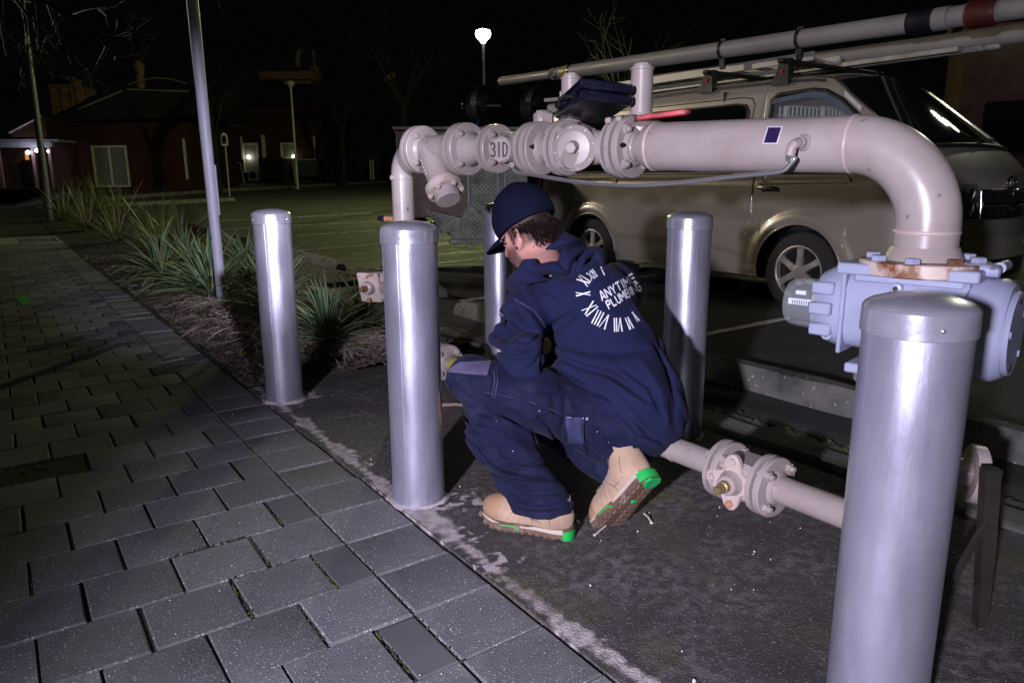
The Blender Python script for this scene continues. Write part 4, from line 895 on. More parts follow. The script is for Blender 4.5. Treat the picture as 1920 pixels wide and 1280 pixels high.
b.build('roof_gutter', vandark, van, smooth=40)
# thin dark tubes: shade painted along the belt crease, and the door gap
b = MB(); b.tube([sideP(y, 1.078, off=-.006) for y in lin(3.05, VR-.06, 60)], .0045, 6); b.tube([sideP(4.06+.10*math.exp(-((z-.45)/.28)**2)*(z < .8), z, off=-.007) for z in lin(.50, 1.84, 40)], .005, 6); b.build('gap_and_crease_shade', vandark, van)
b = MB(); b.tube([sideP(y, 1.055+.012*(3.9-y)/1.2, off=.004) for y in lin(3.10, 4.0, 20)], list(lin(.001, .010, 20)), 8); b.build('door_ridge', vanp, van, smooth=60)
def framed(poly, r, name, m, off=.002, closed=True, par=van, dens=12):
    P = []
    for i in range(len(poly)):
        (x0, y0), (x1, y1) = poly[i], poly[(i+1) % len(poly)]
        P += [sideP(x0+(x1-x0)*k/dens, y0+(y1-y0)*k/dens, off=off) for k in range(dens)]
    return MB().tube(P+[P[0]], r, 8).build(name, m, par, smooth=60)
framed(winpoly, .020, 'window_frame', vandark)
def pane(poly, name, m, off):
    ys_ = [p[0] for p in poly]; zs_ = [p[1] for p in poly]; c = (sum(ys_)/len(poly), sum(zs_)/len(poly)); b = MB(); P = []
    for i in range(len(poly)):
        (x0, y0), (x1, y1) = poly[i], poly[(i+1) % len(poly)]; P += [(x0+(x1-x0)*k/5, y0+(y1-y0)*k/5) for k in range(5)]
    rings = [[sideP(c[0]+(y-c[0])*t, c[1]+(z-c[1])*t, off=off) for y, z in P] for t in (1, .66, .33, .02)]; b.loft(rings, caps=False); return b.build(name, m, van, smooth=60)
pane(winpoly, 'door_glass', clearglass, -.012); pane(rearwin, 'side_window', vglass, .004); framed(rearwin, .012, 'window_rubber', vandark, .003)
rw2 = [(y+(-.055 if y < 5 else .055), z+(.055 if z > 1.5 else -.03)) for y, z in rearwin]; framed(rw2, .006, 'window_recess', vandark, -.002)
# weather shield over the driver's window and lamp sticker on the pillar
b = MB(); P = [(3.97, 1.745), (3.62, 1.775), (3.50, 1.755), (3.36, 1.68), (3.10, 1.465), (2.96, 1.32)]; A = [sideP(y, z, off=.02) for y, z in P]; Bq = [sideP(y+.01, z-.045, off=.028) for y, z in P]; b.grid([A, Bq]); b.build('weather_shield', mat('smoky_shield', (.10, .13, .16), .2), van, smooth=40)
b = MB(); p = np.array(sideP(3.28, 1.735, off=.006)); b.grid([[sideP(3.34-.16*i/5, 1.735-.13*i/5+dz, off=.007) for dz in (-.018, .018)] for i in range(6)]); b.build('pillar_sticker', mat('pillar_white', (.5, .5, .47), .5), van)
# inside: seats and cargo barrier
b = MB()
for xx in (VX+.42, VX+1.25):
    b.bbox((xx, 3.98, 1.02+VG), (.48, .16, .62), rotm(0, -.15), .05); b.bbox((xx, 4.02, 1.48+VG), (.26, .10, .22), rotm(0, -.12), .04); b.bbox((xx, 3.7, .72+VG), (.5, .5, .16), None, .05)
b.build('seat', mat('dark_seat', (.018, .018, .02), .9), van, smooth=50)
b = MB(); yb = 4.22
for k in range(23): x = VX+.15+1.4*k/22; b.cyl((x, yb, 1.0+VG), (x, yb, 1.74+VG), .007, n=6)
for k in range(9): z = 1.02+.09*k; b.cyl((VX+.15, yb-.006, z+VG), (VX+1.55, yb-.006, z+VG), .007, n=6)
for x in (VX+.62, VX+1.2): b.bbox((x, yb, 1.37+VG), (.03, .03, .78), None, .004)
b.build('cargo_barrier', meshm, van, smooth=50)
b = MB(); b.box((VX+.85, 4.5, 1.2+VG), (1.5, .02, 1.3)); b.box((VX+.85, 2.95, 1.02+VG), (1.5, .45, .25)); b.build('interior_panel', mat('interior_black', (.012, .012, .012), .9), van)
MB().tube([(VX+.42+.19*math.cos(t), 3.32+.05*math.sin(t), 1.16+.17*math.sin(t)+VG) for t in lin(0, 6.283, 24)], .014, 8).build('steering_wheel', vandark, van, smooth=60)
# windscreen, wipers, cowl
ws = [(VN+.30, 1.32), (VN+.50, 1.475), (VN+.70, 1.635), (VN+.85, 1.755), (VN+.95, 1.835)]
def wsrow(y, z, ins, bow, up=0): 
    w = sidex(y, z)+ins; return [(VX+w+(VW-2*w)*k/20, y-bow*(1-((2*k/20)-1)**2), z+VG+up*(1-((2*k/20)-1)**2)) for k in range(21)]
b = MB(); b.grid([wsrow(y, z, .055, .085-.085*i/4*.6, .015+.06*i/4) for i, (y, z) in enumerate(ws)]); b.build('windscreen', glass('windscreen_glass', (.010, .014, .012), .03), van, smooth=60)
for s in (0, 1):
    b = MB(); b.grid([[r[0 if s == 0 else 20], r2[0 if s == 0 else 20]] for r, r2 in ((wsrow(y, z, .056, .07), wsrow(y, z, .0, .06)) for y, z in ws)]); b.build('pillar', vanp, van, smooth=60)
b = MB(); b.tube(wsrow(VN+.285, 1.315, .03, .09, .02), .018, 8); b.build('cowl', vandark, van)
b = MB(); r0 = wsrow(VN+.32, 1.36, .03, .10, .03); b.tube([r0[3], r0[6], r0[9], r0[12]], .009, 6); b.tube([np.array(r0[11])-(0, .02, 0), np.array(r0[14]), np.array(r0[17])], .009, 6); b.build('wiper', chrome, van)
b = MB(); b.tube(wsrow(VN+.28, 1.30, .03, .092, .018), .005, 6); b.build('cowl_trim', chrome, van)
# front: grille, emblem, lamps, bumper
def fr(k, z, off=0.0):   # point on the nose, k = 0..1 across
    y = np.interp(z, [c[1] for c in nose], [c[0] for c in nose]); w = sidex(VN+.015, z); s = 2*k-1; return np.array((VX+w+(VW-2*w)*k, y-.085*(1-s*s)-off, z+VG))
b = MB(); b.grid([[fr(k, z, .006) for z in (.80, .87, .94, 1.0)] for k in lin(.14, .86, 24)]); b.build('grille', vandark, van, smooth=60)
b = MB()
for z, r in ((1.0, .012), (.90, .020), (.80, .012)): b.tube([fr(k, z-(.035*math.exp(-((k-.5)/.05)**2) if z > .85 else 0), .02) for k in lin(.15, .85, 40)], r, 8)
b.tube([fr(.15, z, .02) for z in (.80, .9, 1.0)], .010, 6); b.tube([fr(.85, z, .02) for z in (.80, .9, 1.0)], .010, 6); b.build('grille_bar', chrome, van, smooth=60)
b = MB(); c = fr(.5, 1.055, .03); E_ = lambda rx, rz, cz=0: [c+np.array((rx*math.cos(t), 0, cz+rz*math.sin(t))) for t in lin(0, 6.283, 28)]
b.tube(E_(.075, .052), .007, 6); b.tube(E_(.024, .049), .006, 6); b.tube(E_(.052, .020, .026), .006, 6); b.build('emblem', chrome, van, smooth=60)
for k0, k1 in ((.0, .135), (.865, 1.0)):
    b = MB(); b.grid([[fr(k, z, .012) for z in lin(.80, 1.05, 6)] for k in lin(k0, k1, 6)]); h = b.build('headlight', glass('lamp_glass'+str(k0), (.10, .10, .10), .08), van, smooth=60)
    b = MB(); m_ = (k0+k1)/2; [b.lathe(fr(m_, z, .014), (0, -1, 0), [(0, .045), (.004, .048), (.006, .04)], 16) for z in (.87, .97)]; b.build('reflector', chrome, h)
b = MB(); b.grid([[fr(k, z, .035) for z in (.30, .36, .48, .60, .66)] for k in lin(0, 1, 28)]); b.build('bumper', vanp, van, smooth=60)
b = MB(); b.grid([[fr(k, z, .04) for z in (.36, .42, .50)] for k in lin(.15, .85, 20)]); b.build('lower_intake', vandark, van)
b = MB(); [b.bbox(fr(k, .60, .05), (.06, .02, .03), None, .004) for k in (.12, .88)]; b.build('indicator', mat('amber_lens', (.5, .18, .02), .3), van)
for xs in (-1, 1):
    p = np.array(sideP(3.02, 1.26, xs > 0, .10)); b = MB(); b.bbox(p, (.16, .07, .22), None, .03); b.tube([p-(-.05*xs, 0, .05) if False else p, np.array(sideP(3.05, 1.22, xs > 0, 0))], .02, 8); b.build('mirror', vandark, van, smooth=50)
b = MB(); b.bbox(sideP(3.93, 1.02, off=.02), (.03, .16, .035), None, .01); b.build('door_handle', vanp, van, smooth=50)
b = MB(); b.tube([sideP(VR-.02, z, off=-.0) for z in lin(.75, 1.25, 6)], .028, 8); b.build('tail_light', mat('red_lens', (.10, .006, .008), .25), van)
# wheels
def wheel(c, sgn, root, R=WR, wd=.20, spokes=6, name='wheel'):
    c = np.array(c, float); ax = np.array((sgn, 0, 0.)); b = MB(); b.lathe(c-ax*wd/2, ax, [(0, R*.62), (.005, R*.9), (.03, R), (wd-.03, R), (wd-.012, R*.95), (wd, R*.82), (wd, R*.66)], 48, caps=False); w = b.build(name, tyre_m, root, smooth=40)
    b = MB(); o = c+ax*(wd/2-.004); b.lathe(o-ax*.05, ax, [(0, R*.66), (.045, R*.665), (.054, R*.655), (.056, R*.63), (.05, R*.61), (0, R*.60)], 48, caps=False); b.lathe(o-ax*.01, ax, [(0, R*.19), (.01, R*.17), (.014, R*.1), (.015, .001)], 24)
    t1, t2 = np.array((0, 1., 0)), np.array((0, 0, 1.))
    for k in range(spokes):
        a = 2*math.pi*k/spokes+.52; d = t1*math.cos(a)+t2*math.sin(a); s = -t1*math.sin(a)+t2*math.cos(a)
        b.loft([[o+ax*h-ax*.004+d*R*r0+s*R*w_*q for q in (-1, 1)]+[o-ax*.03+d*R*r0+s*R*w_*q*1.1 for q in (1, -1)] for r0, w_, h in ((.16, .085, 0), (.40, .065, -.004), (.63, .085, -.006))])
    b.build('rim', alloy, w, smooth=35); b = MB(); b.lathe(o-ax*.06, ax, [(0, R*.6), (.001, .01)], 30); b.build('brake_disc', darkmetal, w)
for c in (wf, wr_c):
    wheel((VX+.115, c, WR+VG), -1, van); wheel((VX+VW-.115, c, WR+VG), 1, van)
# roof racks and what they carry
for i, y in enumerate((3.93, 4.72, 6.35)):
    rk = MB(); zz = 2.045+VG
    rt = thing('roof_rack', (VX+.85, y, topz(y)+VG), ('front roof rack bar with red marked feet over the van door', 'second roof rack bar with red marked feet behind the van door', 'rear roof rack bar near the tail of the van')[i], 'roof rack', 'roof racks on the van')
    rk.bbox((VX+.85, y, zz), (1.55, .06, .035), None, .008); rk.build('crossbar', darkmetal, rt)
    for far in (False, True):
        x = VX+.13 if not far else VX+VW-.13; b = MB(); s = 1 if not far else -1
        b.loft([[(x+s*dx-hx, y-hy, z_), (x+s*dx+hx, y-hy, z_), (x+s*dx+hx, y+hy, z_), (x+s*dx-hx, y+hy, z_)] for z_, hx, hy, dx in ((topz(y)+VG-.045, .018, .085, -.022), (topz(y)+VG+.0, .035, .075, .0), (topz(y)+.07+VG, .04, .055, .03), (zz+.02, .035, .045, .04))]); f = b.build('foot', vandark, rt, smooth=30)
        if not far: b = MB(); b.bbox((x-.017, y, topz(y)+.045+VG), (.02, .032, .012), rotm(0, 0, .35), .002); b.lathe((x-.02, y+.004, topz(y)+.066+VG), (-1, 0, 0), [(0, .012), (.004, .010)], 10); b.build('red_mark', emit('rack_red', (.45, .02, .015), 0), f)
def conduit(p0, p1, r, label, ends=()):
    p0, p1 = np.array(p0, float), np.array(p1, float); d = nrm(p1-p0); L = np.linalg.norm(p1-p0); r_ = thing('pipe_carrier', (p0+p1)/2, label, 'carrier tube', 'grey tubes carried on the van roof')
    b = MB(); b.tube([p0, p0+d*L*.5, p1], r, 28); b.build('tube', pvc, r_, smooth=50); return r_, p0, d, L
r_, p0_, dd, L_ = conduit((5.70, 7.02, 2.31), (5.70, 2.20, 2.17), .072, 'long grey conduit tube strapped along the near edge of the van roof')
b = MB(); b.tube([p0_+dd*.02, p0_-dd*1.32+UZ*.0], .052, 24); b.tube([p0_-dd*.0, p0_-dd*.06], .066, 24); b.build('thin_end', pvc, r_, smooth=50)
b = MB(); q = random.Random(2)
for k in range(7): o = p0_-dd*(.10+.02*k); b.tube([o+np.cross(dd, UZ)*.058*math.cos(t)+UZ*.058*math.sin(t)+dd*.02*math.sin(t*2+k) for t in lin(0, 6.283, 18)], q.uniform(.006, .011), 6)
b.build('wrapped_tape', mat('black_white_tape', (.25, .25, .22), .5, 0, .9, 20, .3), r_)
MB().tube([p0_-dd*.02, p0_+dd*.07], .074, 24).build('yellow_label', mat('yellow_label', (.35, .27, .02), .5), r_)
for s in (.12, 2.30, 3.10): MB().tube([p0_+dd*s, p0_+dd*(s+.03)], .078, 28).build('strap', black_pl, r_)
for s in (2.315, 3.115): b = MB(); b.bbox(p0_+dd*s-UZ*.10, (.03, .05, .14), None, .004); b.bbox(p0_+dd*s+UZ*.085, (.03, .05, .025), None, .004); b.build('clamp', black_pl, r_)
b = MB(); b.tube([p0_+dd*4.02, p0_+dd*4.2], .083, 28); b.build('coupler', black_pl, r_); b = MB(); b.tube([p0_+dd*4.2, p0_+dd*4.30], .079, 28); b.build('white_band', pvc, r_)
b = MB(); b.lathe(p0_+dd*4.42, dd, [(0, .08), (.02, .095), (.16, .095), (.19, .085)], 28); b.build('red_cap', mat('dull_red_cap', (.07, .012, .008), .5), r_)
conduit((6.78, 6.8, 2.24), (6.78, 1.9, 2.17), .075, 'second grey tube along the far edge of the van roof')
lad = thing('ladder', (5.95, 5.4, 2.08), 'pale ladder lying flat on the van roof racks beside the near tube', 'ladder')
b = MB(); mat('ladder_alloy', (.40, .39, .35), .45, .5); [MB().bbox((x, 5.55, 2.10+VG), (.03, 3.4, .075), None, .004).build('rail', MATS['ladder_alloy'], lad) for x in (5.83, 6.23)]
[MB().cyl((5.83, y, 2.10+VG), (6.23, y, 2.10+VG), .016, n=10).build('rung', MATS['ladder_alloy'], lad) for y in lin(4.0, 7.1, 12)]
tim = thing('roof_timber', (6.5, 4.9, 2.08), 'stack of pale strips tied across the middle of the van roof racks', 'strips')
b = MB(); q = random.Random(6); [MB().bbox((6.42+.07*k, 4.9+q.uniform(-.2, .2), 2.085+VG+.01*(k % 2)), (.05, 4.1, .04), None, .004).build('strip', MATS['ladder_alloy'], tim) for k in range(4)]
# ================================================================== trailer with checker plate body and hose reels
TO = AD(1000, 9.3); tz = gz(*TO); tyaw = -CY + rad(6)
TA = np.array((math.cos(tyaw), math.sin(tyaw), 0)); TB = np.array((-math.sin(tyaw), math.cos(tyaw), 0))     # along to the right, away
def T(a, d, z): return np.array((TO[0], TO[1], tz)) + TA*a + TB*d + UZ*z
TR_ = np.stack([TA, TB, UZ], 1)
tr = thing('trailer', T(-.8, .6, 0), 'checker plate trailer with a toolbox body standing behind the van, left of the man\'s cap', 'trailer')
def plate_treads(o, ax, ay, n, w, h, pitch=.055, tri=None):
    b = MB(); i = 0; y = pitch/2
    while y < h:
        x = pitch/2+(pitch/2 if i % 2 else 0); j = 0
        while x < w:
            if tri is None or tri(x/w, y/h):
                a = .785 if (i+j) % 2 else -.785; d = ax*math.cos(a)+ay*math.sin(a); s = np.cross(n, d); c = o+ax*x+ay*y; l, t = pitch*.38, pitch*.11
                b.add([c-d*l, c-s*t, c+d*l, c+s*t, c+n*.004-d*l*.5, c+n*.004+d*l*.5], [(0, 1, 5, 4), (1, 2, 5), (2, 3, 4, 5), (3, 0, 4)])
            x += pitch; j += 1
        y += pitch*.5; i += 1
    return b
b = MB(); b.bbox(T(-.95, .7, .48), (1.5, 1.3, .08), TR_, .01); b.build('deck', checker, tr)
b = MB(); b.bbox(T(-1.24, .66, 1.15), (.86, 1.25, 1.05), TR_, .015); b.build('brown_box', brownpanel, tr); b = MB(); b.bbox(T(-1.24, .66, 1.70), (.92, 1.32, .05), TR_, .01); b.build('box_rim', checker, tr)
b = MB(); b.bbox(T(-.42, .70, 1.10), (.74, 1.2, 1.18), TR_, .012); bx = b.build('toolbox', checker, tr); plate_treads(T(-.77, .0985, .53), TA, UZ, -TB, .70, 1.10).build('tread', checker, bx, smooth=0)['kind'] = 'stuff'
b = MB(); b.bbox(T(-.42, .70, 1.70), (.80, 1.26, .05), TR_, .01); b.build('toolbox_lid', checker, tr)
b = MB(); b.bbox(T(-.80, .06, .95), (.045, .045, 1.45), TR_, .006); b.bbox(T(-.43, .08, 1.05), (.03, .03, 1.2), TR_, .004); b.bbox(T(-.34, .075, 1.05), (.03, .03, 1.2), rotm(tyaw)@rotm(0, 0, .06), .004); b.build('upright', polem, tr)
tri_ = [T(-1.04, .02, .36), T(-.80, .02, .36), T(-.62, .02, .36), T(-.62, .02, .62), T(-.80, .02, .80)]
b = MB(); b.prism(tri_, TB*.03); g = b.build('gusset_plate', checker, tr, smooth=0); plate_treads(T(-1.0, .018, .37), TA, UZ, -TB, .36, .36, .06, lambda u, v: u > .15+v*.5).build('tread', checker, g, smooth=0)['kind'] = 'stuff'
b = MB(); b.bbox(T(-.84, .02, .33), (.44, .05, .06), TR_, .006); b.build('step_bar', checker, tr); b = MB(); b.bbox(T(-1.0, -.01, .33), (.06, .01, .03), TR_, .002); b.build('reflector', mat('white_reflector', (.6, .6, .7), .3), tr)
mg = [(-1.62, .62), (-1.42, .66), (-1.34, .46), (-1.18, .36), (-.86, .30)]
b = MB(); b.loft([[T(a, d, z), T(a, d, z-.015), T(a, d+.34, z-.015), T(a, d+.34, z)] for (a, z), d in zip([(-1.66, .72), (-1.30, .74), (-1.18, .50), (-1.02, .40)], (-.02,)*4)]); m_ = b.build('mudguard', checker, tr, smooth=0)
plate_treads(T(-1.30, -.022, .45), nrm(TA*.5-UZ*.1), UZ, -TB, .30, .28, .055, lambda u, v: v > u*.7).build('tread', checker, m_, smooth=0)['kind'] = 'stuff'
b = MB(); b.prism([T(-1.34, -.02, .73), T(-1.16, -.02, .46), T(-.92, -.02, .42), T(-.90, -.02, .62)], TB*.02); b.build('guard_side', checker, tr, smooth=0)
def twheel(c, n): 
    c = np.array(c); b = MB(); R = .30; b.lathe(c-n*.09, n, [(0, R*.62), (.01, R*.92), (.03, R), (.15, R), (.17, R*.92), (.18, R*.64)], 36); w = b.build('wheel', tyre_m, tr, smooth=40); b = MB(); b.lathe(c+n*.08, n, [(0, R*.62), (.012, R*.6), (.0, R*.45), (.01, R*.2), (.02, R*.12), (.021, .001)], 28); b.build('rim', alloy, w)
twheel(T(-1.50, .14, .30), -TB); twheel(T(-1.50, 1.25, .30), TB)
def reel(a, d, z, R, label, kind):
    r = thing('hose_reel', T(a, d, 1.73), label, 'hose reel', 'black hose reels on the trailer'); c = T(a, d, z); n = nrm(-TB*.75+TA*.66)
    for s in (-.12, .12): b = MB(); b.lathe(c+n*s, n, [(-.008, R*.2), (-.008, R), (0, R+.008), (.008, R), (.008, R*.2)], 40); b.build('disc', mat('gloss_black', (.006, .007, .008), .12) if 'gloss_black' not in MATS else MATS['gloss_black'], r, smooth=40)
    b = MB(); [b.tube([c+n*(-.10+.033*k)+(np.cross(n, UZ)*math.cos(t)+UZ*math.sin(t))*R*.8 for t in lin(0, 6.283, 24)], .018, 8) for k in range(7)]; b.build('hose', vandark, r, smooth=60)
    b = MB(); b.cyl(c-n*.2, c+n*.22, .02, n=12); b.bbox(c-UZ*(R+.02)*.6, (.05, .05, R*1.2), TR_, .006); b.build('stand', vandark, r)
    if kind: b = MB(); b.tube([c+n*.2-TA*.10, c+n*.22, c+n*.2+TA*.06], .014, 8); b.build('handle', steel, r); b = MB(); b.tube([c+n*.2-TA*.11, c+n*.18-TA*.17-UZ*.08, c+n*.15-TA*.19-UZ*.22, c+n*.1-TA*.19-UZ*.36], .010, 8); b.build('blue_hose', mat('blue_hose', (.03, .07, .42), .4), r, smooth=60)
reel(-.58, .25, 1.97, .26, 'glossy black hose reel with a blue hose on the trailer, under the street lamp', True)
reel(.12, .35, 1.98, .28, 'black hose reel on the trailer beside the left spring tower', False)
# ================================================================== lamps, poles, buildings and trees behind
def HZ(x, y, D): r = ray(x, y); return CH+r[2]*D/(r@DPH)   # height seen at this spot from a horizontal distance
def pole_lamp(c, z0, h, r, label, head, lit, m=polefar, tilt=(0, 0), group='street lamps round the car park', gl=None):
    root = thing('street_or_fill_lamp', (*c, z0), label, 'street lamp', group); b = MB(); top = np.array((c[0]+tilt[0], c[1]+tilt[1], z0+h)); b.tube([(*c, z0-.05), (np.array((*c, z0))+top)/2, top], [r, r*.85, r*.6], 14); b.build('post', m, root, smooth=50)
    b = MB(); b.lathe((*c, z0), UZ, [(-.02, r*2), (.02, r*2), (.03, r*1.2)], 14); b.build('base_plate', m, root)
    if head == 'ball': b = MB(); b.lathe(top, UZ, [(-.02, r), (.05, .10), (.15, .21), (.26, .24), (.34, .22), (.38, .12), (.39, .001)], 24); b.build('globe', gl if gl else polefar, root, smooth=60)
    if head == 'box': b = MB(); b.bbox(top+RTH*-.05, (.5, .34, .14), rotm(-CY), .03); b.build('lamp_head', gl if gl else polefar, root, smooth=50)
    return root, top
lit_w = emit('lit_globe', (1.0, .98, .86), 9)
lc_ = AD(913, 24); r_, tp_ = pole_lamp(lc_, gz(*lc_), HZ(913, 66, 24)-.22-gz(*lc_), .065, 'tall lit street lamp with a glowing white globe above the trailer', 'ball', True, gl=lit_w)
light('street_or_fill_light', 'POINT', (tp_[0], tp_[1], tp_[2]+.75), 2000, (.92, 1.0, .42), shadow_soft_size=.22)
lc2 = AD(569, 42); pole_lamp(lc2, gz(*lc2), HZ(565, 165, 42)-gz(*lc2), .085, 'unlit pale lamp post in front of the brick building', 'ball', False)
lc3 = at(88, 372, d=21.0); pole_lamp((lc3[0], lc3[1]), 0, 6.05, .10, 'dim lamp post with a boxy head at the far left of the path', 'box', False, m=mat('shaded_pole', (.12, .12, .15), .5, .2), tilt=(.10, .35), gl=mat('lamp_head_grey', (.45, .47, .58), .4))
# near white post by the plants
np_ = thing('white_post', (1.561, 6.685, .03), 'white painted steel post standing in the mulch among the spiky plants', 'post')
b = MB(); b.tube([(1.561, 6.685, .0), (1.55, 6.69, 2.5), (1.535, 6.70, 5.2)], [.043, .046, .046], 28); b.build('tube', polem, np_, smooth=50)
b = MB(); b.bbox((1.561+.036, 6.685-.034, 1.02), (.012, .02, .42), rotm(-.6), .003); b.build('cover_strip', polem, np_)
# lamps outside the picture on the right and behind: they light the van and the car park; the one behind is added fill
lp_ = (17.6, 4.8); r_, tp2 = pole_lamp(lp_, 0, 6.0, .07, 'lit street lamp on the right beyond the van, outside the picture', 'ball', True, gl=lit_w)
light('street_or_fill_light', 'POINT', (tp2[0], tp2[1], tp2[2]+.75), 420, (.95, 1.0, .70), shadow_soft_size=.22)
lp_ = (-3.8, 21.0); r_, tp3 = pole_lamp(lp_, 0, 6.3, .07, 'orange street lamp to the left of the footpath, outside the picture', 'ball', True, gl=emit('sodium_globe', (1.0, .48, .16), 8))
sod = light('street_or_fill_light', 'SPOT', (tp3[0], tp3[1], tp3[2]+.75), 4600, (1.0, .83, .64), spot_size=rad(26), spot_blend=.7, shadow_soft_size=.22); aim(sod, (5.6, 5.3, 1.3))
lp_ = (-6.5, -9.0); r_, tp4 = pole_lamp(lp_, 0, 6.3, .07, 'added fill lamp on a post behind the place the picture is taken from, outside the picture', 'ball', True, gl=lit_w)
light('street_or_fill_light', 'POINT', (tp4[0], tp4[1], tp4[2]+.75), 160, (1.0, .97, .74), shadow_soft_size=.22)  # weak fill light added behind the camera, its post made up
# buildings: every wall stands in a frame of its own, x to the right in the view, y away
def frame(xp, d, yaw=0):
    o = AD(xp, d); a = -CY+yaw; A = np.array((math.cos(a), math.sin(a), 0)); B = np.array((-math.sin(a), math.cos(a), 0)); z = gz(*o); M = np.stack([A, B, UZ], 1)
    return (lambda a_, d_, z_: np.array((o[0], o[1], 0))+A*a_+B*d_+UZ*z_), M, z
def window(b_root, F, M, a0, a1, z0, z1, name='window', fr=.07, mull=(), m=None, cross=()):
    b = MB(); c = lambda a, z, w, h, d=-.05, th=.10: b.bbox(F(a, d, z), (w, th, h), M, .008)
    c((a0+a1)/2, z0, a1-a0+fr, fr); c((a0+a1)/2, z1, a1-a0+fr, fr); c(a0, (z0+z1)/2, fr, z1-z0-fr); c(a1, (z0+z1)/2, fr, z1-z0-fr)
    for k in mull: c(a0+(a1-a0)*k, (z0+z1)/2, fr, z1-z0-fr)
    for k in cross: c((a0+a1)/2, z0+(z1-z0)*k, a1-a0-fr, fr*.7)
    w = b.build(name, whitetrim, b_root); b = MB(); b.box(F((a0+a1)/2, .0, (z0+z1)/2), (a1-a0, .02, z1-z0), M); b.build('pane', m or curtain, w, smooth=0); return w
k42 = 42/1365.
F, M, zg = frame(245, 42, rad(2)); PX = lambda x: (x-245)*k42; PZ = lambda y: 1.1+(338.5-y)*k42
blk = thing('brick_building', F(0, 3, zg), 'dark red brick building with a pale double window, left of the white post', 'building')
b = MB(); b.box(F(.0, 4.0, 1.9), (PX(376)-PX(118), 8, PZ(226)+.2-.0), M); b.build('wall', brick_r, blk, smooth=0)
b = MB(); ev = PZ(222)-.6; rows = [(PX(190), PZ(216)), (PX(275), PZ(181)), (PX(385), PZ(179))]; b.loft([[F(PX(110), d_, PZ(232)), F(PX(193), d_, PZ(213)), F(PX(275), d_, PZ(180)), F(PX(285), d_, PZ(178)), F(PX(392), d_, PZ(180)), F(PX(400), d_, PZ(225)), F(PX(110), d_, PZ(238))] for d_ in (-.35, 8.3)]); b.build('roof', roofm, blk, smooth=0)
b = MB(); b.tube([F(PX(193), -.40, PZ(213)), F(PX(275), -.40, PZ(182))], .05, 6); b.tube([F(PX(283), -.40, PZ(180)), F(PX(390), -.40, PZ(184))], .04, 6); b.build('gutter', mat('gutter_metal', (.40, .30, .24), .5, .2), blk)
b = MB(); b.tube([F(PX(275)+(t)*3.2, .3, PZ(160)+.35*math.sin(t*3.0)-.3) for t in lin(0, 1, 10)], .03, 6); b.build('ridge_capping', polefar, blk)
window(blk, F, M, PX(203), PX(262), PZ(347), PZ(277), mull=(.5,), fr=.11)
b = MB(); b.box(F(PX(368), -.1, PZ(300)), (.12, .1, 2.2), M); b.build('downpipe', whitetrim, blk)
# rooftop cabin, the orange glow of the sodium lamps put into its colour
rc = thing('rooftop_cabin', F(PX(142), 2, PZ(222)), 'orange lit rooftop cabin with a grid window on the dark building', 'rooftop cabin')
b = MB(); b.box(F(PX(144), 2.2, PZ(193)), (PX(168)-PX(120), 2.2, PZ(168)-PZ(221)), M); b.build('wall', plant_lit, rc, smooth=0); b = MB(); b.box(F(PX(167), 1.4, PZ(188)), (.22, .6, PZ(157)-PZ(220)), M); b.build('post', plant_lit, rc)
b = MB(); [b.box(F(PX(x), 1.07, PZ(193)), (.06, .05, 1.45), M) for x in (122, 140, 158)]; [b.box(F(PX(140), 1.06, PZ(y)), (1.15, .06, .05), M) for y in (170, 182, 206, 219)]; b.build('window_grid', mat('cabin_frame', (.16, .06, .03), .7), rc)
ch = thing('roof_vent', F(PX(259), 3, PZ(140)), 'reddish vent cowl above the roof ridge, below the branches', 'roof vent'); b = MB(); b.lathe(F(PX(259), 3, PZ(142)), UZ, [(-1.0, .22), (.0, .24), (.5, .30), (.62, .30), (.8, .12), (.85, .02)], 16); b.build('cowl', plant_lit, ch)
# right wing
k56 = 56/1365.
F2, M2, zg2 = frame(500, 56, rad(-2)); PX2 = lambda x: (x-500)*k56; PZ2 = lambda y: 1.1+(337.5-y)*k56
wing = thing('brick_wing', F2(0, 3, zg2), 'long low brick wing with a door, small window and white downpipes', 'building')
b = MB(); b.box(F2((PX2(378)+PX2(622))/2, 4, PZ2(340)/2+PZ2(226)/2), (PX2(622)-PX2(378), 8, PZ2(226)-PZ2(340)+1.4), M2); b.build('wall', brick_r, wing, smooth=0)
b = MB(); b.loft([[F2(PX2(372), d_, z_) for d_, z_ in ((-.6, PZ2(228)), (4, PZ2(196)), (8.6, PZ2(228)), (8.6, PZ2(231)), (-.6, PZ2(231)))], [F2(PX2(628), d_, z_) for d_, z_ in ((-.6, PZ2(228)), (4, PZ2(196)), (8.6, PZ2(228)), (8.6, PZ2(231)), (-.6, PZ2(231)))]]); b.build('roof', roofm, wing, smooth=0)
for x0, x1, y0, y1, nm in ((475, 501, 322, 273, 'door'), (545, 570, 298, 273, 'window'), (408, 428, 306, 273, 'window')): window(wing, F2, M2, PX2(x0), PX2(x1), PZ2(y0), PZ2(y1), nm, .12)
for x, y0, y1, w in ((372.5, 325, 260, .14), (514, 322, 258, .24), (474, 300, 260, .12), (607, 300, 260, .12)): b = MB(); b.box(F2(PX2(x), -.15, (PZ2(y0)+PZ2(y1))/2), (w, .12, PZ2(y1)-PZ2(y0)), M2); b.build('downpipe', whitetrim, wing)
glow = emit('wall_lamp', (1.0, .93, .80), 14)
for x, y, s in ((485.5, 296.5, .13), (568, 295.5, .09)): b = MB(); b.lathe(F2(PX2(x), -.22, PZ2(y)), -F2(0, 1, 0)+F2(0, 0, 0), [(0, s), (.06, s), (.1, s*.5), (.11, .001)], 12); b.build('wall_lamp', glow, wing)
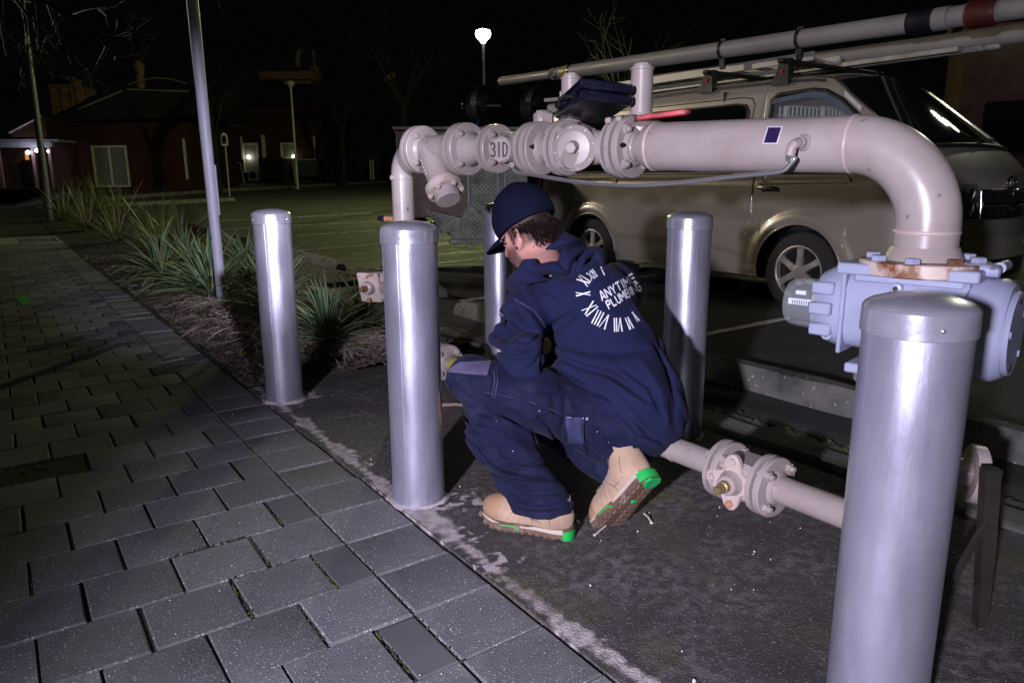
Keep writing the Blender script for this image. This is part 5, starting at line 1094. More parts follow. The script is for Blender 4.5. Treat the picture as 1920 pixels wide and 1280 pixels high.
# rooftop plant
rp_ = thing('rooftop_plant', F2(PX2(525), 8, PZ2(150)), 'orange lit rooftop duct with a bent flue and a thin stack', 'rooftop plant')
b = MB(); b.bbox(F2(PX2(518), 6, PZ2(139)), (PX2(572)-PX2(470), 1.6, .62), M2, .04); [b.bbox(F2(PX2(x), 5.17, PZ2(139)), (.07, .08, .66), M2, .01) for x in (490, 510, 530, 552)]; b.build('duct', plant_lit, rp_); b = MB(); b.bbox(F2(PX2(577), 5.6, PZ2(137)), (.7, .8, 1.1), M2, .03); b.build('fan_box', plant_lit, rp_)
b = MB(); b.bbox(F2(PX2(540), 6, PZ2(152)), (2.2, 1.4, .28), M2, .03); b.build('lower_duct', plant_lit, rp_); b = MB(); b.cyl(F2(PX2(575), 5.6, PZ2(125)), F2(PX2(574.5), 5.6, PZ2(93)), .12, n=12); b.build('stack', plant_lit, rp_)
b = MB(); b.tube([F2(PX2(540), 6, PZ2(122)), F2(PX2(539), 6, PZ2(108)), F2(PX2(541), 6, PZ2(98)), F2(PX2(546), 6, PZ2(92)), F2(PX2(549), 6, PZ2(96))], .24, 14); b.build('bent_flue', plant_lit, rp_, smooth=50)
rq = thing('rooftop_unit', F2(PX2(725), 8, PZ2(150)), 'small orange lit roof structure seen between bare branches', 'rooftop unit'); b = MB(); b.loft([[F2(PX2(x), d_, PZ2(y)) for x, y in ((712, 151), (722, 141), (733, 137), (735, 146), (716, 154))] for d_ in (5, 7)]); b.build('cover', mat('orange_lit_cover', (.45, .16, .07), .7, 0, .4, 6), rq)  # orange lamplight is part of the cover colour
# porch on the left
k40 = 40/1365.
F3, M3_, zg3 = frame(60, 40, rad(4)); PX3 = lambda x: (x-60)*k40; PZ3 = lambda y: 1.1+(341-y)*k40
po_ = thing('entrance_porch', F3(0, 0, zg3), 'lit entrance porch with a beam, slim columns and an orange window at the far left', 'porch')
colp = mat('porch_column', (.22, .12, .13), .45)
b = MB(); b.box(F3(PX3(62), .0, PZ3(275)), (PX3(128)-PX3(-6), .3, .30), M3_); b.box(F3(PX3(62), 1.4, PZ3(268)), (4.6, 3, .12), M3_); b.build('beam', mat('porch_beam', (.30, .30, .36), .5), po_)
for x in (2, 9, 21, 33, 93, 108, 122): b = MB(); b.box(F3(PX3(x), -.05, PZ3(315)), (.14, .14, PZ3(278)-PZ3(352)), M3_); b.build('column', colp, po_)
b = MB(); b.loft([[F3(PX3(x), d_, PZ3(y)) for x, y in ((62, 256), (118, 228), (124, 228), (124, 262), (62, 262))] for d_ in (-.2, 3)]); b.build('gable', brick_r, po_, smooth=0); b = MB(); b.tube([F3(PX3(60), -.25, PZ3(255)), F3(PX3(120), -.25, PZ3(226))], .05, 6); b.build('gable_trim', polefar, po_)
b = MB(); b.box(F3(PX3(40), 3.0, PZ3(310)), (6.5, .1, 2.6), M3_); b.build('back_wall', mat('porch_wall', (.12, .06, .05), .8), po_)
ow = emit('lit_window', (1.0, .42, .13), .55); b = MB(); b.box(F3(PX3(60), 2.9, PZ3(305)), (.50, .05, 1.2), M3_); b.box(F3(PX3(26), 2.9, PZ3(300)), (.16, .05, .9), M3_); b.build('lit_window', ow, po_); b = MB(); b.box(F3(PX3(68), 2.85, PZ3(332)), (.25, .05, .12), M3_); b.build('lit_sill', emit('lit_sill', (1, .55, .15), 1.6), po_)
b = MB(); b.box(F3(PX3(49), 2.0, PZ3(322)), (.9, .3, 1.3), M3_); b.build('counter', vandark, po_)
pl_ = emit('porch_lamp', (.85, .92, 1.0), 16)
for x, y, s in ((87, 289, .10), (103, 285.5, .10), (122, 287, .05)): b = MB(); b.lathe(F3(PX3(x), -.2, PZ3(y)), UZ, [(-s, .001), (-s*.6, s*.8), (0, s), (s*.6, s*.8), (s, .001)], 14); b.build('porch_lamp', pl_, po_, smooth=60)
q = F3(PX3(96), -.9, PZ3(290)); light('porch_lamp_light', 'POINT', q, 26, (.80, .80, 1.0), shadow_soft_size=.1)
# things along the far kerb
def screen(F_, M_, PX_, PZ_, x0, x1, y0, y1, lean, label):
    s = thing('noticeboard', F_(PX_((x0+x1)/2), -1.5, PZ_(y1)-.3), label, 'noticeboard', 'white framed boards by the far kerb'); b = MB(); d = -1.5
    P = [F_(PX_(x0), d, PZ_(y1)), F_(PX_(x0+lean), d, PZ_(y0)), F_(PX_(x1+lean*.2), d, PZ_(y0-1)), F_(PX_(x1+4), d, PZ_(y1))]
    for i in range(3): b.tube([P[i], P[i+1]], .035, 6)
    b.tube([P[0], P[0]-UZ*.35], .03, 6); b.tube([P[3], P[3]-UZ*.35], .03, 6); b.build('frame', whitetrim, s); b = MB(); b.prism([p+M_[:, 1]*.03 for p in (P[0]+UZ*.1, P[1], P[2], P[3]+UZ*.1)], M_[:, 1]*.03); b.build('panel', mat('board_panel', (.05, .055, .045), .6) if 'board_panel' not in MATS else MATS['board_panel'], s, smooth=0)
screen(F2, M2, PX2, PZ2, 437, 482, 308, 340, -2, 'white framed dark board in front of the door of the brick wing'); screen(F2, M2, PX2, PZ2, 578, 620, 303, 334, -2, 'leaning white framed dark board right of the unlit lamp post')
def acunit(F_, M_, PX_, PZ_, x, y, d, label):
    s = thing('air_conditioner', F_(PX_(x), d, PZ_(y)-.4), label, 'air conditioner', 'air conditioner units on the ground by the brick wing'); b = MB(); b.bbox(F_(PX_(x), d, PZ_(y)), (.95, .35, .72), M_, .02); b.build('case', mat('ac_case', (.28, .27, .23), .6) if 'ac_case' not in MATS else MATS['ac_case'], s); b = MB(); o = F_(PX_(x)-.12, d-.18, PZ_(y)); n = -M_[:, 1]; b.lathe(o, n, [(0, .28), (.01, .28), (.012, .26), (.0, .25), (.0, .06), (.01, .05), (.011, .001)], 20); b.build('fan', vandark, s); b = MB(); b.box(F_(PX_(x), d, PZ_(y)-.55), (.8, .3, .4), M_); b.build('plinth', vandark, s)
acunit(F2, M2, PX2, PZ2, 363, 335, -6, 'air conditioner unit at the corner left of the white post'); acunit(F2, M2, PX2, PZ2, 504, 329, -1.2, 'air conditioner unit under the brick wing, beside the hedge')
def hedge(F_, M_, a0, a1, z0, z1, d, label, seed):
    s = thing('hedge', F_((a0+a1)/2, d, z0), label, 'hedge', 'dark clipped hedges by the brick wing'); b = MB(); q = random.Random(seed)
    for i in range(2600):
        p = F_(q.uniform(a0, a1), d+q.uniform(-.4, .4), z0+(z1-z0)*q.random()**.7); R = rotm(q.uniform(0, 6), q.uniform(-1, 1), q.uniform(-1, 1)); b.add([p+R@np.array(v)*.09 for v in ((-1, 0, 0), (0, -.6, 0), (1, 0, 0), (0, .6, .2))], [(0, 1, 2, 3)])
    tag(b.build('foliage', hedge_m, s, smooth=0, fix=False), kind='stuff')
hedge(F2, M2, PX2(517), PX2(561), PZ2(342), PZ2(299), -1.5, 'dark box hedge between the downpipe and the unlit lamp post', 1); hedge(F2, M2, PX2(630), PX2(690), PZ2(342), PZ2(299), -1.5, 'dark hedge right of the leaning board', 2); hedge(F2, M2, PX2(432), PX2(436), PZ2(338), PZ2(312), -1, 'narrow dark shrub left of the first board', 3)
fn = thing('picket_fence', F2(PX2(690), 2, PZ2(336)), 'dark palisade fence behind the white posts at the back of the car park', 'fence')
for k in range(40): a = PX2(622)+k*(PX2(750)-PX2(622))/39; o = MB().box(F2(a, 2.0, PZ2(315)), (.07, .03, 1.9), M2).build('paling', darkmetal if k else mat('fence_paling', (.05, .05, .045), .7), fn, smooth=0)
b = MB(); [b.box(F2(PX2(686), 2.05, PZ2(y)), (PX2(750)-PX2(622), .05, .06), M2) for y in (298, 328)]; b.build('rail', darkmetal, fn)
for i, x in enumerate((716.5, 721)): t_ = thing('marker_post', F2(PX2(x), -2, PZ2(338)), ('left one of the two slim white posts at the far kerb', 'right one of the two slim white posts at the far kerb')[i], 'post', 'slim white posts at the far kerb'); MB().cyl(F2(PX2(x), -2, PZ2(338)), F2(PX2(x), -2, PZ2(305)), .045, n=8).build('tube', whitetrim, t_)
sg = AD(443, 33); sz = gz(*sg); sn = thing('sign_post', (*sg, sz), 'small round topped sign on a thin post by the far kerb', 'sign'); b = MB(); b.cyl((*sg, sz), (*sg, sz+2.6), .03, n=8); b.build('post', polefar, sn)
b = MB(); P = [np.array((*sg, sz+2.45))+RTH*x-DPH*.04+UZ*z for x, z in ((-.14, -.28), (.14, -.28), (.14, .12), (.09, .22), (0, .26), (-.09, .22), (-.14, .12))]; b.prism(P, DPH*.02); b.build('plate', whitetrim, sn, smooth=0); b = MB(); b.prism([p*.7+np.array((*sg, sz+2.42))*.3-DPH*.03 for p in P], DPH*.005); b.build('symbol', vandark, sn, smooth=0)
# dark red building behind the van
rb_ = AD(1950, 17); rbb = thing('red_building', (*rb_, gz(*rb_)), 'very dark red wall rising behind the van at the right edge', 'building'); F4, M4, zg4 = frame(1950, 17, rad(-25)); b = MB(); b.box(F4(1.0, 2, 2.2), (6, 4, 4.8), M4); b.build('wall', mat('dark_red_wall', (.02, .0015, .0015), .8, 0, .2, 3), rbb, smooth=0); b = MB(); b.box(F4(1.0, 2, 4.7), (6.4, 4.4, .2), M4); b.build('parapet', brick_r, rbb); [MB().box(F4(a, -.03, 2.2), (.9, .06, 1.1), M4).build('window', vglass, rbb, smooth=0) for a in (-1, 1.2)]
# trees
c = AD(424, 37); bare_tree(c, gz(*c), 7.2, .16, 3, 'bare tree just right of the white post, in front of the brick wing', 4)
c = AD(768, 45); bare_tree(c, gz(*c), 11.5, .22, 8, 'large bare tree with spreading limbs left of the lit lamp', 5)
c = AD(655, 46); bare_tree(c, gz(*c), 8.0, .15, 12, 'dim bare tree behind the dark hedge', 4)
c = AD(1165, 26); bare_tree(c, gz(*c), 6.4, .10, 15, 'thin bare sapling whose twigs show above the roof tube of the van', 4)
# limb of a tree that stands left of the path and hangs into the top left corner
q = random.Random(19); ot = thing('bare_tree', (-3.4, 9.5, 0), 'overhanging bare branches at the top left, from a tree beside the path', 'tree')
b = MB(); b.tube([(-3.4, 9.5, -.1), (-3.3, 9.5, 1.5), (-3.1, 9.6, 3.6)], [.22, .18, .15], 12); b.build('trunk', barkm, ot, smooth=60)
b = MB(); tips = []
lim = [at(-60, -30, d=10), at(90, 5, d=10), at(170, 60, d=10.2), at(215, 110, d=10.3), at(262, 140, d=10.4)]
b.tube([(-3.1, 9.6, 3.6), (lim[0]+np.array((-3.1, 9.6, 3.6)))/2+UZ*.3]+lim, [.14, .09, .06, .04, .03, .02, .01], 8)
for x0, y0, x1, y1, L in ((90, 5, 130, 150, 1.0), (40, -5, 10, 120, 1.0), (170, 60, 260, 90, .9), (215, 110, 290, 120, .6), (140, 30, 250, 20, .9), (60, 0, 60, 140, 1.0), (0, -20, -20, 130, 1.1), (120, 20, 100, 120, .9), (200, 90, 190, 160, .6), (30, 0, 90, 100, .8)):
    p = at(x0, y0, d=10.1); e = at(x1, y1, d=10.0+q.uniform(-.4, .4)); branch(b, tips, p, e-p, np.linalg.norm(e-p)*.8, .028, 3, q, .12, .45, 5)
for x, y in ((408, -20), (420, 10)): p = at(x-30, -60, d=10.5); branch(b, tips, p, at(x, y+20, d=10.5)-p, .6, .02, 2, q, .1, .5, 4)
b.build('branches', barkm, ot, smooth=60)
# ================================================================== the crouching man
J = lambda x, y, d: at(x, y, d=d)
hipL, hipR = J(1120, 785, 2.42), J(1205, 800, 2.52)
kneeL, ankL = J(884, 712, 2.345), J(1018, 948, 2.275)
pelv = J(1180, 785, 2.44); belly = J(1150, 690, 2.50); chest = J(1095, 575, 2.56); nape = J(1040, 500, 2.57)
shL, shR = J(985, 590, 2.50), J(1150, 548, 2.66)
elbL, wriL = J(985, 672, 2.33), J(935, 704, 2.52)
elbR, wriR = J(1085, 650, 2.90), J(960, 720, 2.80)
kneeR, ankR = J(1030, 790, 2.72), J(1172, 892, 2.43)
hd = J(982, 416, 2.46)
hf = nrm(-.68*RTH + .56*DPH - .40*UZ); hu = nrm(UZ - hf*(UZ@hf)); hl = np.cross(hu, hf)      # face, crown, left ear
HR = np.stack([hf, hl, hu])
def H(f, l, u): return hd + hf*f + hl*l + hu*u
handL, handR = J(915, 745, 2.60), J(935, 765, 2.78)
fing = []
for hc, wr in ((handL, wriL), (handR, wriR)):
    d = nrm(hc-wr + np.array((0, 0, -.03))); s = nrm(np.cross(d, UZ)); n_ = np.cross(s, d)
    for k, L in enumerate((.066, .075, .070, .054)):
        p = hc+d*.035+s*(-.03+.02*k); a = nrm(d-n_*.35); c = nrm(d-n_*1.2); fing.append((p, p+a*L*.5, .0092, .0088)); fing.append((p+a*L*.5, p+a*L*.5+c*L*.5, .0088, .0075))
    p = hc-s*.038-d*.005; a = nrm(d*.7-s*.7-n_*.3); fing.append((p, p+a*.03, .012, .0105)); fing.append((p+a*.03, p+a*.03+nrm(d-n_*.5)*.03, .0105, .009))
def body_sdf(p):
    d = ellips(p, H(-.008, 0, .0), (.094, .074, .095), HR)                      # cranium
    d = smin(d, ellips(p, H(.038, 0, -.075), (.058, .056, .070), HR), .03)       # face
    d = smin(d, capsule(p, H(.055, .0, -.128), H(.050, .0, -.126), .026, .026), .025)   # chin
    d = smin(d, capsule(p, H(.0, .052, -.085), H(.048, .026, -.128), .018, .017), .02); d = smin(d, capsule(p, H(.0, -.052, -.085), H(.048, -.026, -.128), .018, .017), .02)
    d = smin(d, capsule(p, H(.088, 0, -.035), H(.108, 0, -.075), .009, .014), .012)   # nose
    d = smin(d, capsule(p, H(.080, .03, -.024), H(.080, -.03, -.024), .012, .012), .012)  # brow
    for s in (-1, 1):
        d = smax(d, -ellips(p, H(.098, .032*s, -.042), (.016, .018, .011), HR), .012); d = smin(d, ellips(p, H(.078, .031*s, -.042), (.013, .013, .013), HR), .003)
    d = smin(d, capsule(p, H(.090, .018, -.100), H(.090, -.018, -.100), .007, .007), .008); d = smin(d, capsule(p, H(.087, .014, -.112), H(.087, -.014, -.112), .007, .007), .006)
    for s in (-1, 1):   # ears with a rim and a hollow
        R2 = np.stack([nrm(hf+hl*s*-.35), nrm(np.cross(hu, nrm(hf+hl*s*-.35))), hu]); e = ellips(p, H(-.012, .076*s, -.058), (.021, .011, .034), R2)
        e = smax(e, -ellips(p, H(-.006, .090*s, -.054), (.012, .009, .020), R2), .006); e = smin(e, capsule(p, H(-.002, .076*s, -.088), H(-.004, .076*s, -.084), .008, .008), .006); d = smin(d, e, .006)
    nb = nape - UZ*.035 + DPH*.02
    d = smin(d, capsule(p, H(-.03, 0, -.08), nb, .056, .054), .035)               # neck
    d = smin(d, capsule(p, nb, chest, .055, .10), .05); d = smin(d, capsule(p, chest, belly, .12, .12), .06); d = smin(d, capsule(p, belly, pelv, .125, .13), .06)
    d = smin(d, capsule(p, shL, shR, .06, .06), .06)
    for a, b_, c in ((shL, elbL, wriL), (shR, elbR, wriR)):
        d = smin(d, capsule(p, a, b_, .042, .034), .03); d = smin(d, capsule(p, b_, c, .034, .026), .02)
    for hc, wr in ((handL, wriL), (handR, wriR)):
        d = smin(d, capsule(p, wr, hc, .028, .030), .02); dd = nrm(hc-wr); s = nrm(np.cross(dd, UZ)); d = smin(d, capsule(p, hc+dd*.02-s*.022, hc+dd*.02+s*.026, .022, .020), .015)
    for a, b_, ra, rb in fing: d = smin(d, capsule(p, a, b_, ra, rb), .004)
    for a, b_, c in ((hipL, kneeL, ankL), (hipR, kneeR, ankR)):
        d = smin(d, capsule(p, a, b_, .072, .050), .04); d = smin(d, capsule(p, b_, c, .050, .036), .03)
    return d
allj = np.array([hipL, hipR, kneeL, ankL, pelv, shL, shR, elbL, elbR, wriL, wriR, kneeR, ankR, hd, handL, handR])
skinm = bpy.data.materials.new('skin'); skinm.use_nodes = True
_b = skinm.node_tree.nodes['Principled BSDF']; _a = skinm.node_tree.nodes.new('ShaderNodeVertexColor'); _a.layer_name = 'tone'
_n = skinm.node_tree.nodes.new('ShaderNodeTexNoise'); _n.inputs['Scale'].default_value = 170; _mx = skinm.node_tree.nodes.new('ShaderNodeMix'); _mx.data_type = 'RGBA'; _mx.blend_type = 'MULTIPLY'
skinm.node_tree.links.new(_a.outputs[0], _mx.inputs[6]); skinm.node_tree.links.new(_n.outputs[0], _mx.inputs[7]); _mx.inputs[0].default_value = .55
skinm.node_tree.links.new(_mx.outputs[2], _b.inputs['Base Color']); _b.inputs['Roughness'].default_value = .55; _b.inputs['Specular IOR Level'].default_value = .22; _b.inputs['Subsurface Weight'].default_value = .12; _b.inputs['Subsurface Radius'].default_value = (.01, .004, .002)
person = sdf_obj('person', body_sdf, allj.min(0)-.2, allj.max(0)+.22, .0058, skinm)
tag(person, 'crouching man in navy hooded sweatshirt, cap and tan boots working at the low pipe', 'person')
# skin tones: beard shadow, hairline, ears
me = person.data; co = np.empty(len(me.vertices)*3); me.vertices.foreach_get('co', co); co = co.reshape(-1, 3); q = (co-hd)@HR.T
tone = np.tile(np.array([.72, .36, .30]), (len(co), 1))
ear = np.exp(-((np.abs(q[:, 1])-.078)/.014)**2)*np.exp(-((q[:, 2]+.055)/.04)**2)*np.exp(-((q[:, 0]+.012)/.03)**2)
jaw = np.clip((q[:, 0]-.012+(-(q[:, 2]+.06))*.12)/.022, 0, 1)*np.clip((-.052-q[:, 2])/.03, 0, 1)*np.clip((q[:, 2]+.19)/.03, 0, 1)
side = np.clip((q[:, 0]-.004)/.008, 0, 1)*np.clip((.036-q[:, 0])/.01, 0, 1)*np.clip((q[:, 2]+.085)/.02, 0, 1)
bd = np.clip(np.maximum(jaw*.85, side), 0, 1)
hairz = np.clip((-.012-q[:, 0]-.0)/.012, 0, 1)*np.clip((q[:, 2]+.098+.0*q[:, 0])/.02, 0, 1)*(np.abs(q[:, 1]) < .085)*(1-np.clip(ear*1.5, 0, 1))
hairz = np.maximum(hairz, np.clip((q[:, 2]+.03)/.015, 0, 1)*(q[:, 0] < .06))
tone = tone*(1-bd[:, None])+np.array([.085, .045, .04])*bd[:, None]; tone = tone*(1-hairz[:, None])+np.array([.03, .014, .012])*hairz[:, None]
tone = tone*(1-.35*ear[:, None])+np.array([.75, .28, .26])*.35*ear[:, None]
lip = np.exp(-((q[:, 0]-.095)/.012)**2-((q[:, 2]+.106)/.012)**2-(q[:, 1]/.024)**2); tone = tone*(1-.6*lip[:, None])+np.array([.5, .2, .18])*.6*lip[:, None]
eye = (np.abs(np.abs(q[:, 1])-.031) < .010)*(np.abs(q[:, 2]+.042) < .007)*(q[:, 0] > .080); tone[eye] = (.6, .55, .52)
ca = me.color_attributes.new('tone', 'FLOAT_COLOR', 'POINT'); ca.data.foreach_set('color', np.concatenate([tone, np.ones((len(tone), 1))], 1).ravel())
# folds: valleys (depth > 0) and ridges (depth < 0) along lines
def folds(p, L):
    u, v = pxs(p); out = np.zeros(len(p))
    for pts, w, dep in L:
        best = np.full(len(p), 1e9); tt = np.zeros(len(p)); n = len(pts)-1
        for i in range(n):
            a = np.array(pts[i], float); b_ = np.array(pts[i+1], float); ab = b_-a; t = np.clip(((u-a[0])*ab[0]+(v-a[1])*ab[1])/(ab@ab), 0, 1)
            d = np.hypot(u-a[0]-t*ab[0], v-a[1]-t*ab[1]); m = d < best; best[m] = d[m]; tt[m] = (i+t[m])/n
        out += 2.1*dep*np.exp(-(best/w)**2)*np.sqrt(np.clip(4*tt*(1-tt)+.12, 0, 1))
    return np.clip(out, -.02, .021)
def ripple(p, f, amp, ax):
    s = p@np.array(ax); o = p@np.array((1.3, -.7, .4))
    return amp*np.sin(f*s+2.2*np.sin(o*9)+1.4*np.sin(o*23+1))
SW = [([(1034, 640), (1050, 650), (1110, 662)], 3.5, .006), ([(1040, 690), (1095, 702), (1150, 722)], 3, .006), ([(1060, 745), (1100, 752), (1150, 762), (1190, 800)], 3.5, .006), ([(1150, 755), (1195, 790), (1225, 822)], 3, .007), ([(1165, 690), (1215, 725), (1248, 790)], 3.5, .006), ([(1225, 640), (1250, 690), (1268, 760)], 3, .005), ([(1205, 560), (1228, 610), (1240, 660)], 4, .004), ([(938, 585), (952, 600), (946, 618)], 3, .006), ([(922, 650), (945, 662), (975, 664)], 3, .007), ([(960, 600), (985, 622), (1010, 624)], 3.5, .006), ([(970, 640), (995, 640), (1016, 628)], 3, .007), ([(950, 640), (968, 628), (985, 595)], 3, .005), ([(990, 690), (1004, 680), (1014, 660)], 3, .007), ([(1058, 760), (1100, 776), (1145, 778), (1196, 824)], 2.5, .004), ([(1020, 540), (1050, 560), (1075, 590)], 4, .003), ([(1008, 478), (1030, 472), (1060, 470)], 3, .006), ([(1090, 500), (1108, 488), (1118, 470)], 3, .007), ([(1030, 628), (1042, 612), (1080, 585)], 8, .018), ([(1030, 628), (1024, 660), (1018, 690)], 7, .022), ([(1028, 663), (1090, 688), (1150, 705), (1215, 755)], 7, .013), ([(1020, 672), (1080, 705), (1145, 735), (1205, 800), (1240, 828)], 8, .013), ([(1085, 655), (1150, 662), (1205, 655)], 9, .007), ([(1090, 725), (1140, 745), (1185, 790)], 7, .009), ([(1120, 700), (1180, 735), (1225, 765)], 6, -.006), ([(1200, 670), (1240, 730), (1255, 800)], 9, -.006), ([(1230, 660), (1262, 730), (1262, 800)], 8, .007),
      ([(955, 560), (1000, 585), (1024, 620)], 4, .003), ([(928, 622), (950, 632), (985, 612)], 9, .013), ([(925, 640), (970, 660), (1010, 630)], 9, -.008), ([(935, 655), (975, 655), (1005, 645)], 8, .010), ([(940, 668), (980, 668), (1010, 660)], 6, -.006), ([(935, 600), (965, 575), (990, 600)], 8, .006), ([(930, 580), (945, 566), (955, 560)], 6, .005),
      ([(985, 513), (1020, 516), (1068, 520), (1110, 512), (1138, 497)], 5, .010), ([(1068, 516), (1078, 492), (1100, 470)], 6, .012), ([(1062, 506), (1045, 488), (1020, 480)], 5, .007), ([(1005, 495), (1040, 480), (1090, 462), (1120, 462)], 8, .010), ([(1010, 470), (1050, 455), (1085, 450)], 6, -.005), ([(1132, 495), (1128, 480), (1110, 465)], 5, -.006), ([(1040, 720), (1075, 752), (1110, 768), (1150, 770), (1200, 815), (1250, 828)], 5, .006)]
def hood_sdf(p):
    d = capsule(p, pelv+UZ*.015, belly, .158, .168); d = smin(d, capsule(p, belly, chest, .168, .168), .08); d = smin(d, capsule(p, chest, nape, .150, .082), .07)
    d = smin(d, ellips(p, J(1190, 770, 2.40), (.165, .165, .185)), .07)
    d = smin(d, capsule(p, shL, shR, .088, .086), .06)
    d = smin(d, capsule(p, J(1080, 705, 2.43), J(1180, 760, 2.43), .10, .14), .06)
    sl = smin(capsule(p, shL, elbL, .084, .074), capsule(p, elbL, wriL, .074, .042), .035); sl = smin(sl, capsule(p, J(945, 630, 2.42), elbL, .050, .060), .03)
    d = smin(d, sl, .03)
    d = smin(d, smin(capsule(p, shR, elbR, .080, .066), capsule(p, elbR, wriR, .066, .045), .03), .09)
    hd_ = capsule(p, J(1000, 500, 2.44), J(1050, 468, 2.46), .044, .054); hd_ = smin(hd_, capsule(p, J(1050, 468, 2.46), J(1112, 480, 2.54), .054, .043), .03); hd_ = smin(hd_, capsule(p, J(1010, 510, 2.43), J(1085, 498, 2.46), .034, .038), .03)
    hd_ = smin(hd_, capsule(p, J(985, 515, 2.47), J(965, 535, 2.60), .036, .034), .03); hd_ = smin(hd_, capsule(p, J(1108, 480, 2.55), J(1090, 490, 2.68), .040, .04), .03)
    d = smin(d, hd_, .018)
    # hollow for the neck and head, open below the hem
    d = smax(d, -smin(capsule(p, nape+hu*.02, H(-.01, 0, -.075), .056, .068), capsule(p, H(-.01, 0, -.075), hd, .070, .08), .02), .012)
    u, v = pxs(p); hem = np.interp(u, [1000, 1040, 1060, 1095, 1150, 1200, 1225, 1250, 1300], [700, 712, 738, 766, 782, 826, 838, 838, 800]); cut = (v-hem)*.00172; cut = np.where(u < 1032, -1, cut)
    d = np.maximum(d, np.where(u < 1025, -.5, cut))
    return d + folds(p, SW) + ripple(p, 46, .0022, (.3, .2, 1)) + ripple(p, 105, .0008, (.8, -.4, .6))
lo_b, hi_b = np.array([pelv, shL, shR, elbL, wriL, elbR, wriR, hd]).min(0)-.24, np.array([pelv, shL, shR, elbL, wriL, elbR, wriR]).max(0)+.24
shirt = sdf_obj('hooded_sweatshirt', hood_sdf, lo_b, hi_b, .0052, navy, person, newton=2)
TR = [([(842, 745), (872, 782), (898, 812)], 3, .007), ([(850, 775), (885, 790), (925, 800)], 3, .007), ([(838, 705), (850, 730), (850, 765)], 3, .005), ([(880, 745), (930, 770), (985, 800)], 3, .006), ([(900, 870), (935, 892), (985, 900)], 3, .007), ([(935, 862), (985, 872), (1030, 868)], 3, .006), ([(948, 918), (990, 938), (1045, 936)], 3, .007), ([(960, 948), (1010, 956), (1058, 950)], 3, .006), ([(915, 838), (960, 862), (1010, 872)], 3, .005), ([(1000, 770), (1030, 800), (1050, 838)], 3, .006), ([(1100, 800), (1112, 830), (1135, 856)], 3, .006), ([(1120, 800), (1145, 835), (1180, 858)], 3, .005), ([(1010, 740), (1040, 735), (1066, 728)], 3, .005), ([(870, 815), (900, 840), (925, 870)], 3, .005), ([(835, 725), (870, 700), (900, 690)], 8, -.004), ([(845, 760), (880, 770), (960, 775), (1030, 830)], 8, .010), ([(838, 735), (870, 760), (905, 800)], 7, .008), ([(850, 720), (880, 750), (930, 790)], 6, .006), ([(862, 790), (900, 815), (960, 840)], 8, .006), ([(905, 850), (950, 880), (1020, 895)], 9, .010), ([(930, 880), (975, 905), (1045, 905)], 8, -.007), ([(945, 905), (985, 925), (1050, 925)], 8, .010), ([(955, 930), (1000, 945), (1058, 940)], 7, .008), ([(885, 830), (930, 850), (990, 855)], 9, .006), ([(905, 735), (990, 752), (1075, 785)], 2.5, .003), ([(917, 693), (925, 705), (922, 745)], 2.5, .003), ([(1096, 790), (1098, 815), (1106, 850)], 5, .010), ([(1060, 745), (1058, 790), (1045, 830)], 6, .006), ([(1058, 782), (1095, 783)], 2.5, .003), ([(1045, 832), (1090, 833), (1130, 850)], 3, .004)]
def trs_sdf(p):
    d = capsule(p, hipL, J(1000, 752, 2.35), .115, .102); d = smin(d, capsule(p, J(1000, 752, 2.35), kneeL, .102, .078), .05)
    d = smin(d, capsule(p, kneeL, J(930, 815, 2.33), .076, .086), .02); d = smin(d, capsule(p, J(930, 815, 2.33), ankL, .088, .086), .04); d = smin(d, capsule(p, ankL, J(1020, 962, 2.27), .086, .082), .02)
    d = smin(d, ellips(p, J(1165, 795, 2.42), (.150, .150, .118)), .06); d = smin(d, ellips(p, J(1135, 800, 2.37), (.085, .085, .105)), .05); d = smin(d, ellips(p, J(1200, 800, 2.44), (.11, .11, .105)), .05)
    r = capsule(p, hipR, kneeR, .115, .080); r = smin(r, capsule(p, kneeR, ankR, .076, .070), .03); d = smin(d, r, .02)
    u, v = pxs(p); hem = np.interp(u, [930, 965, 1000, 1030, 1072], [948, 962, 973, 973, 960]); near = np.linalg.norm(p-ankL, axis=1) < .22
    d = np.maximum(d, np.where(near & (u < 1085), (v-hem)*.0017, -.5))
    return d + folds(p, TR) + ripple(p, 60, .0020, (.2, .3, 1)) + ripple(p, 130, .0007, (.8, -.4, .6))
tl = np.array([hipL, hipR, kneeL, ankL, kneeR, ankR]); trs = sdf_obj('trousers', trs_sdf, tl.min(0)-.2, tl.max(0)+.2, .0052, navy_trs, person, newton=2)
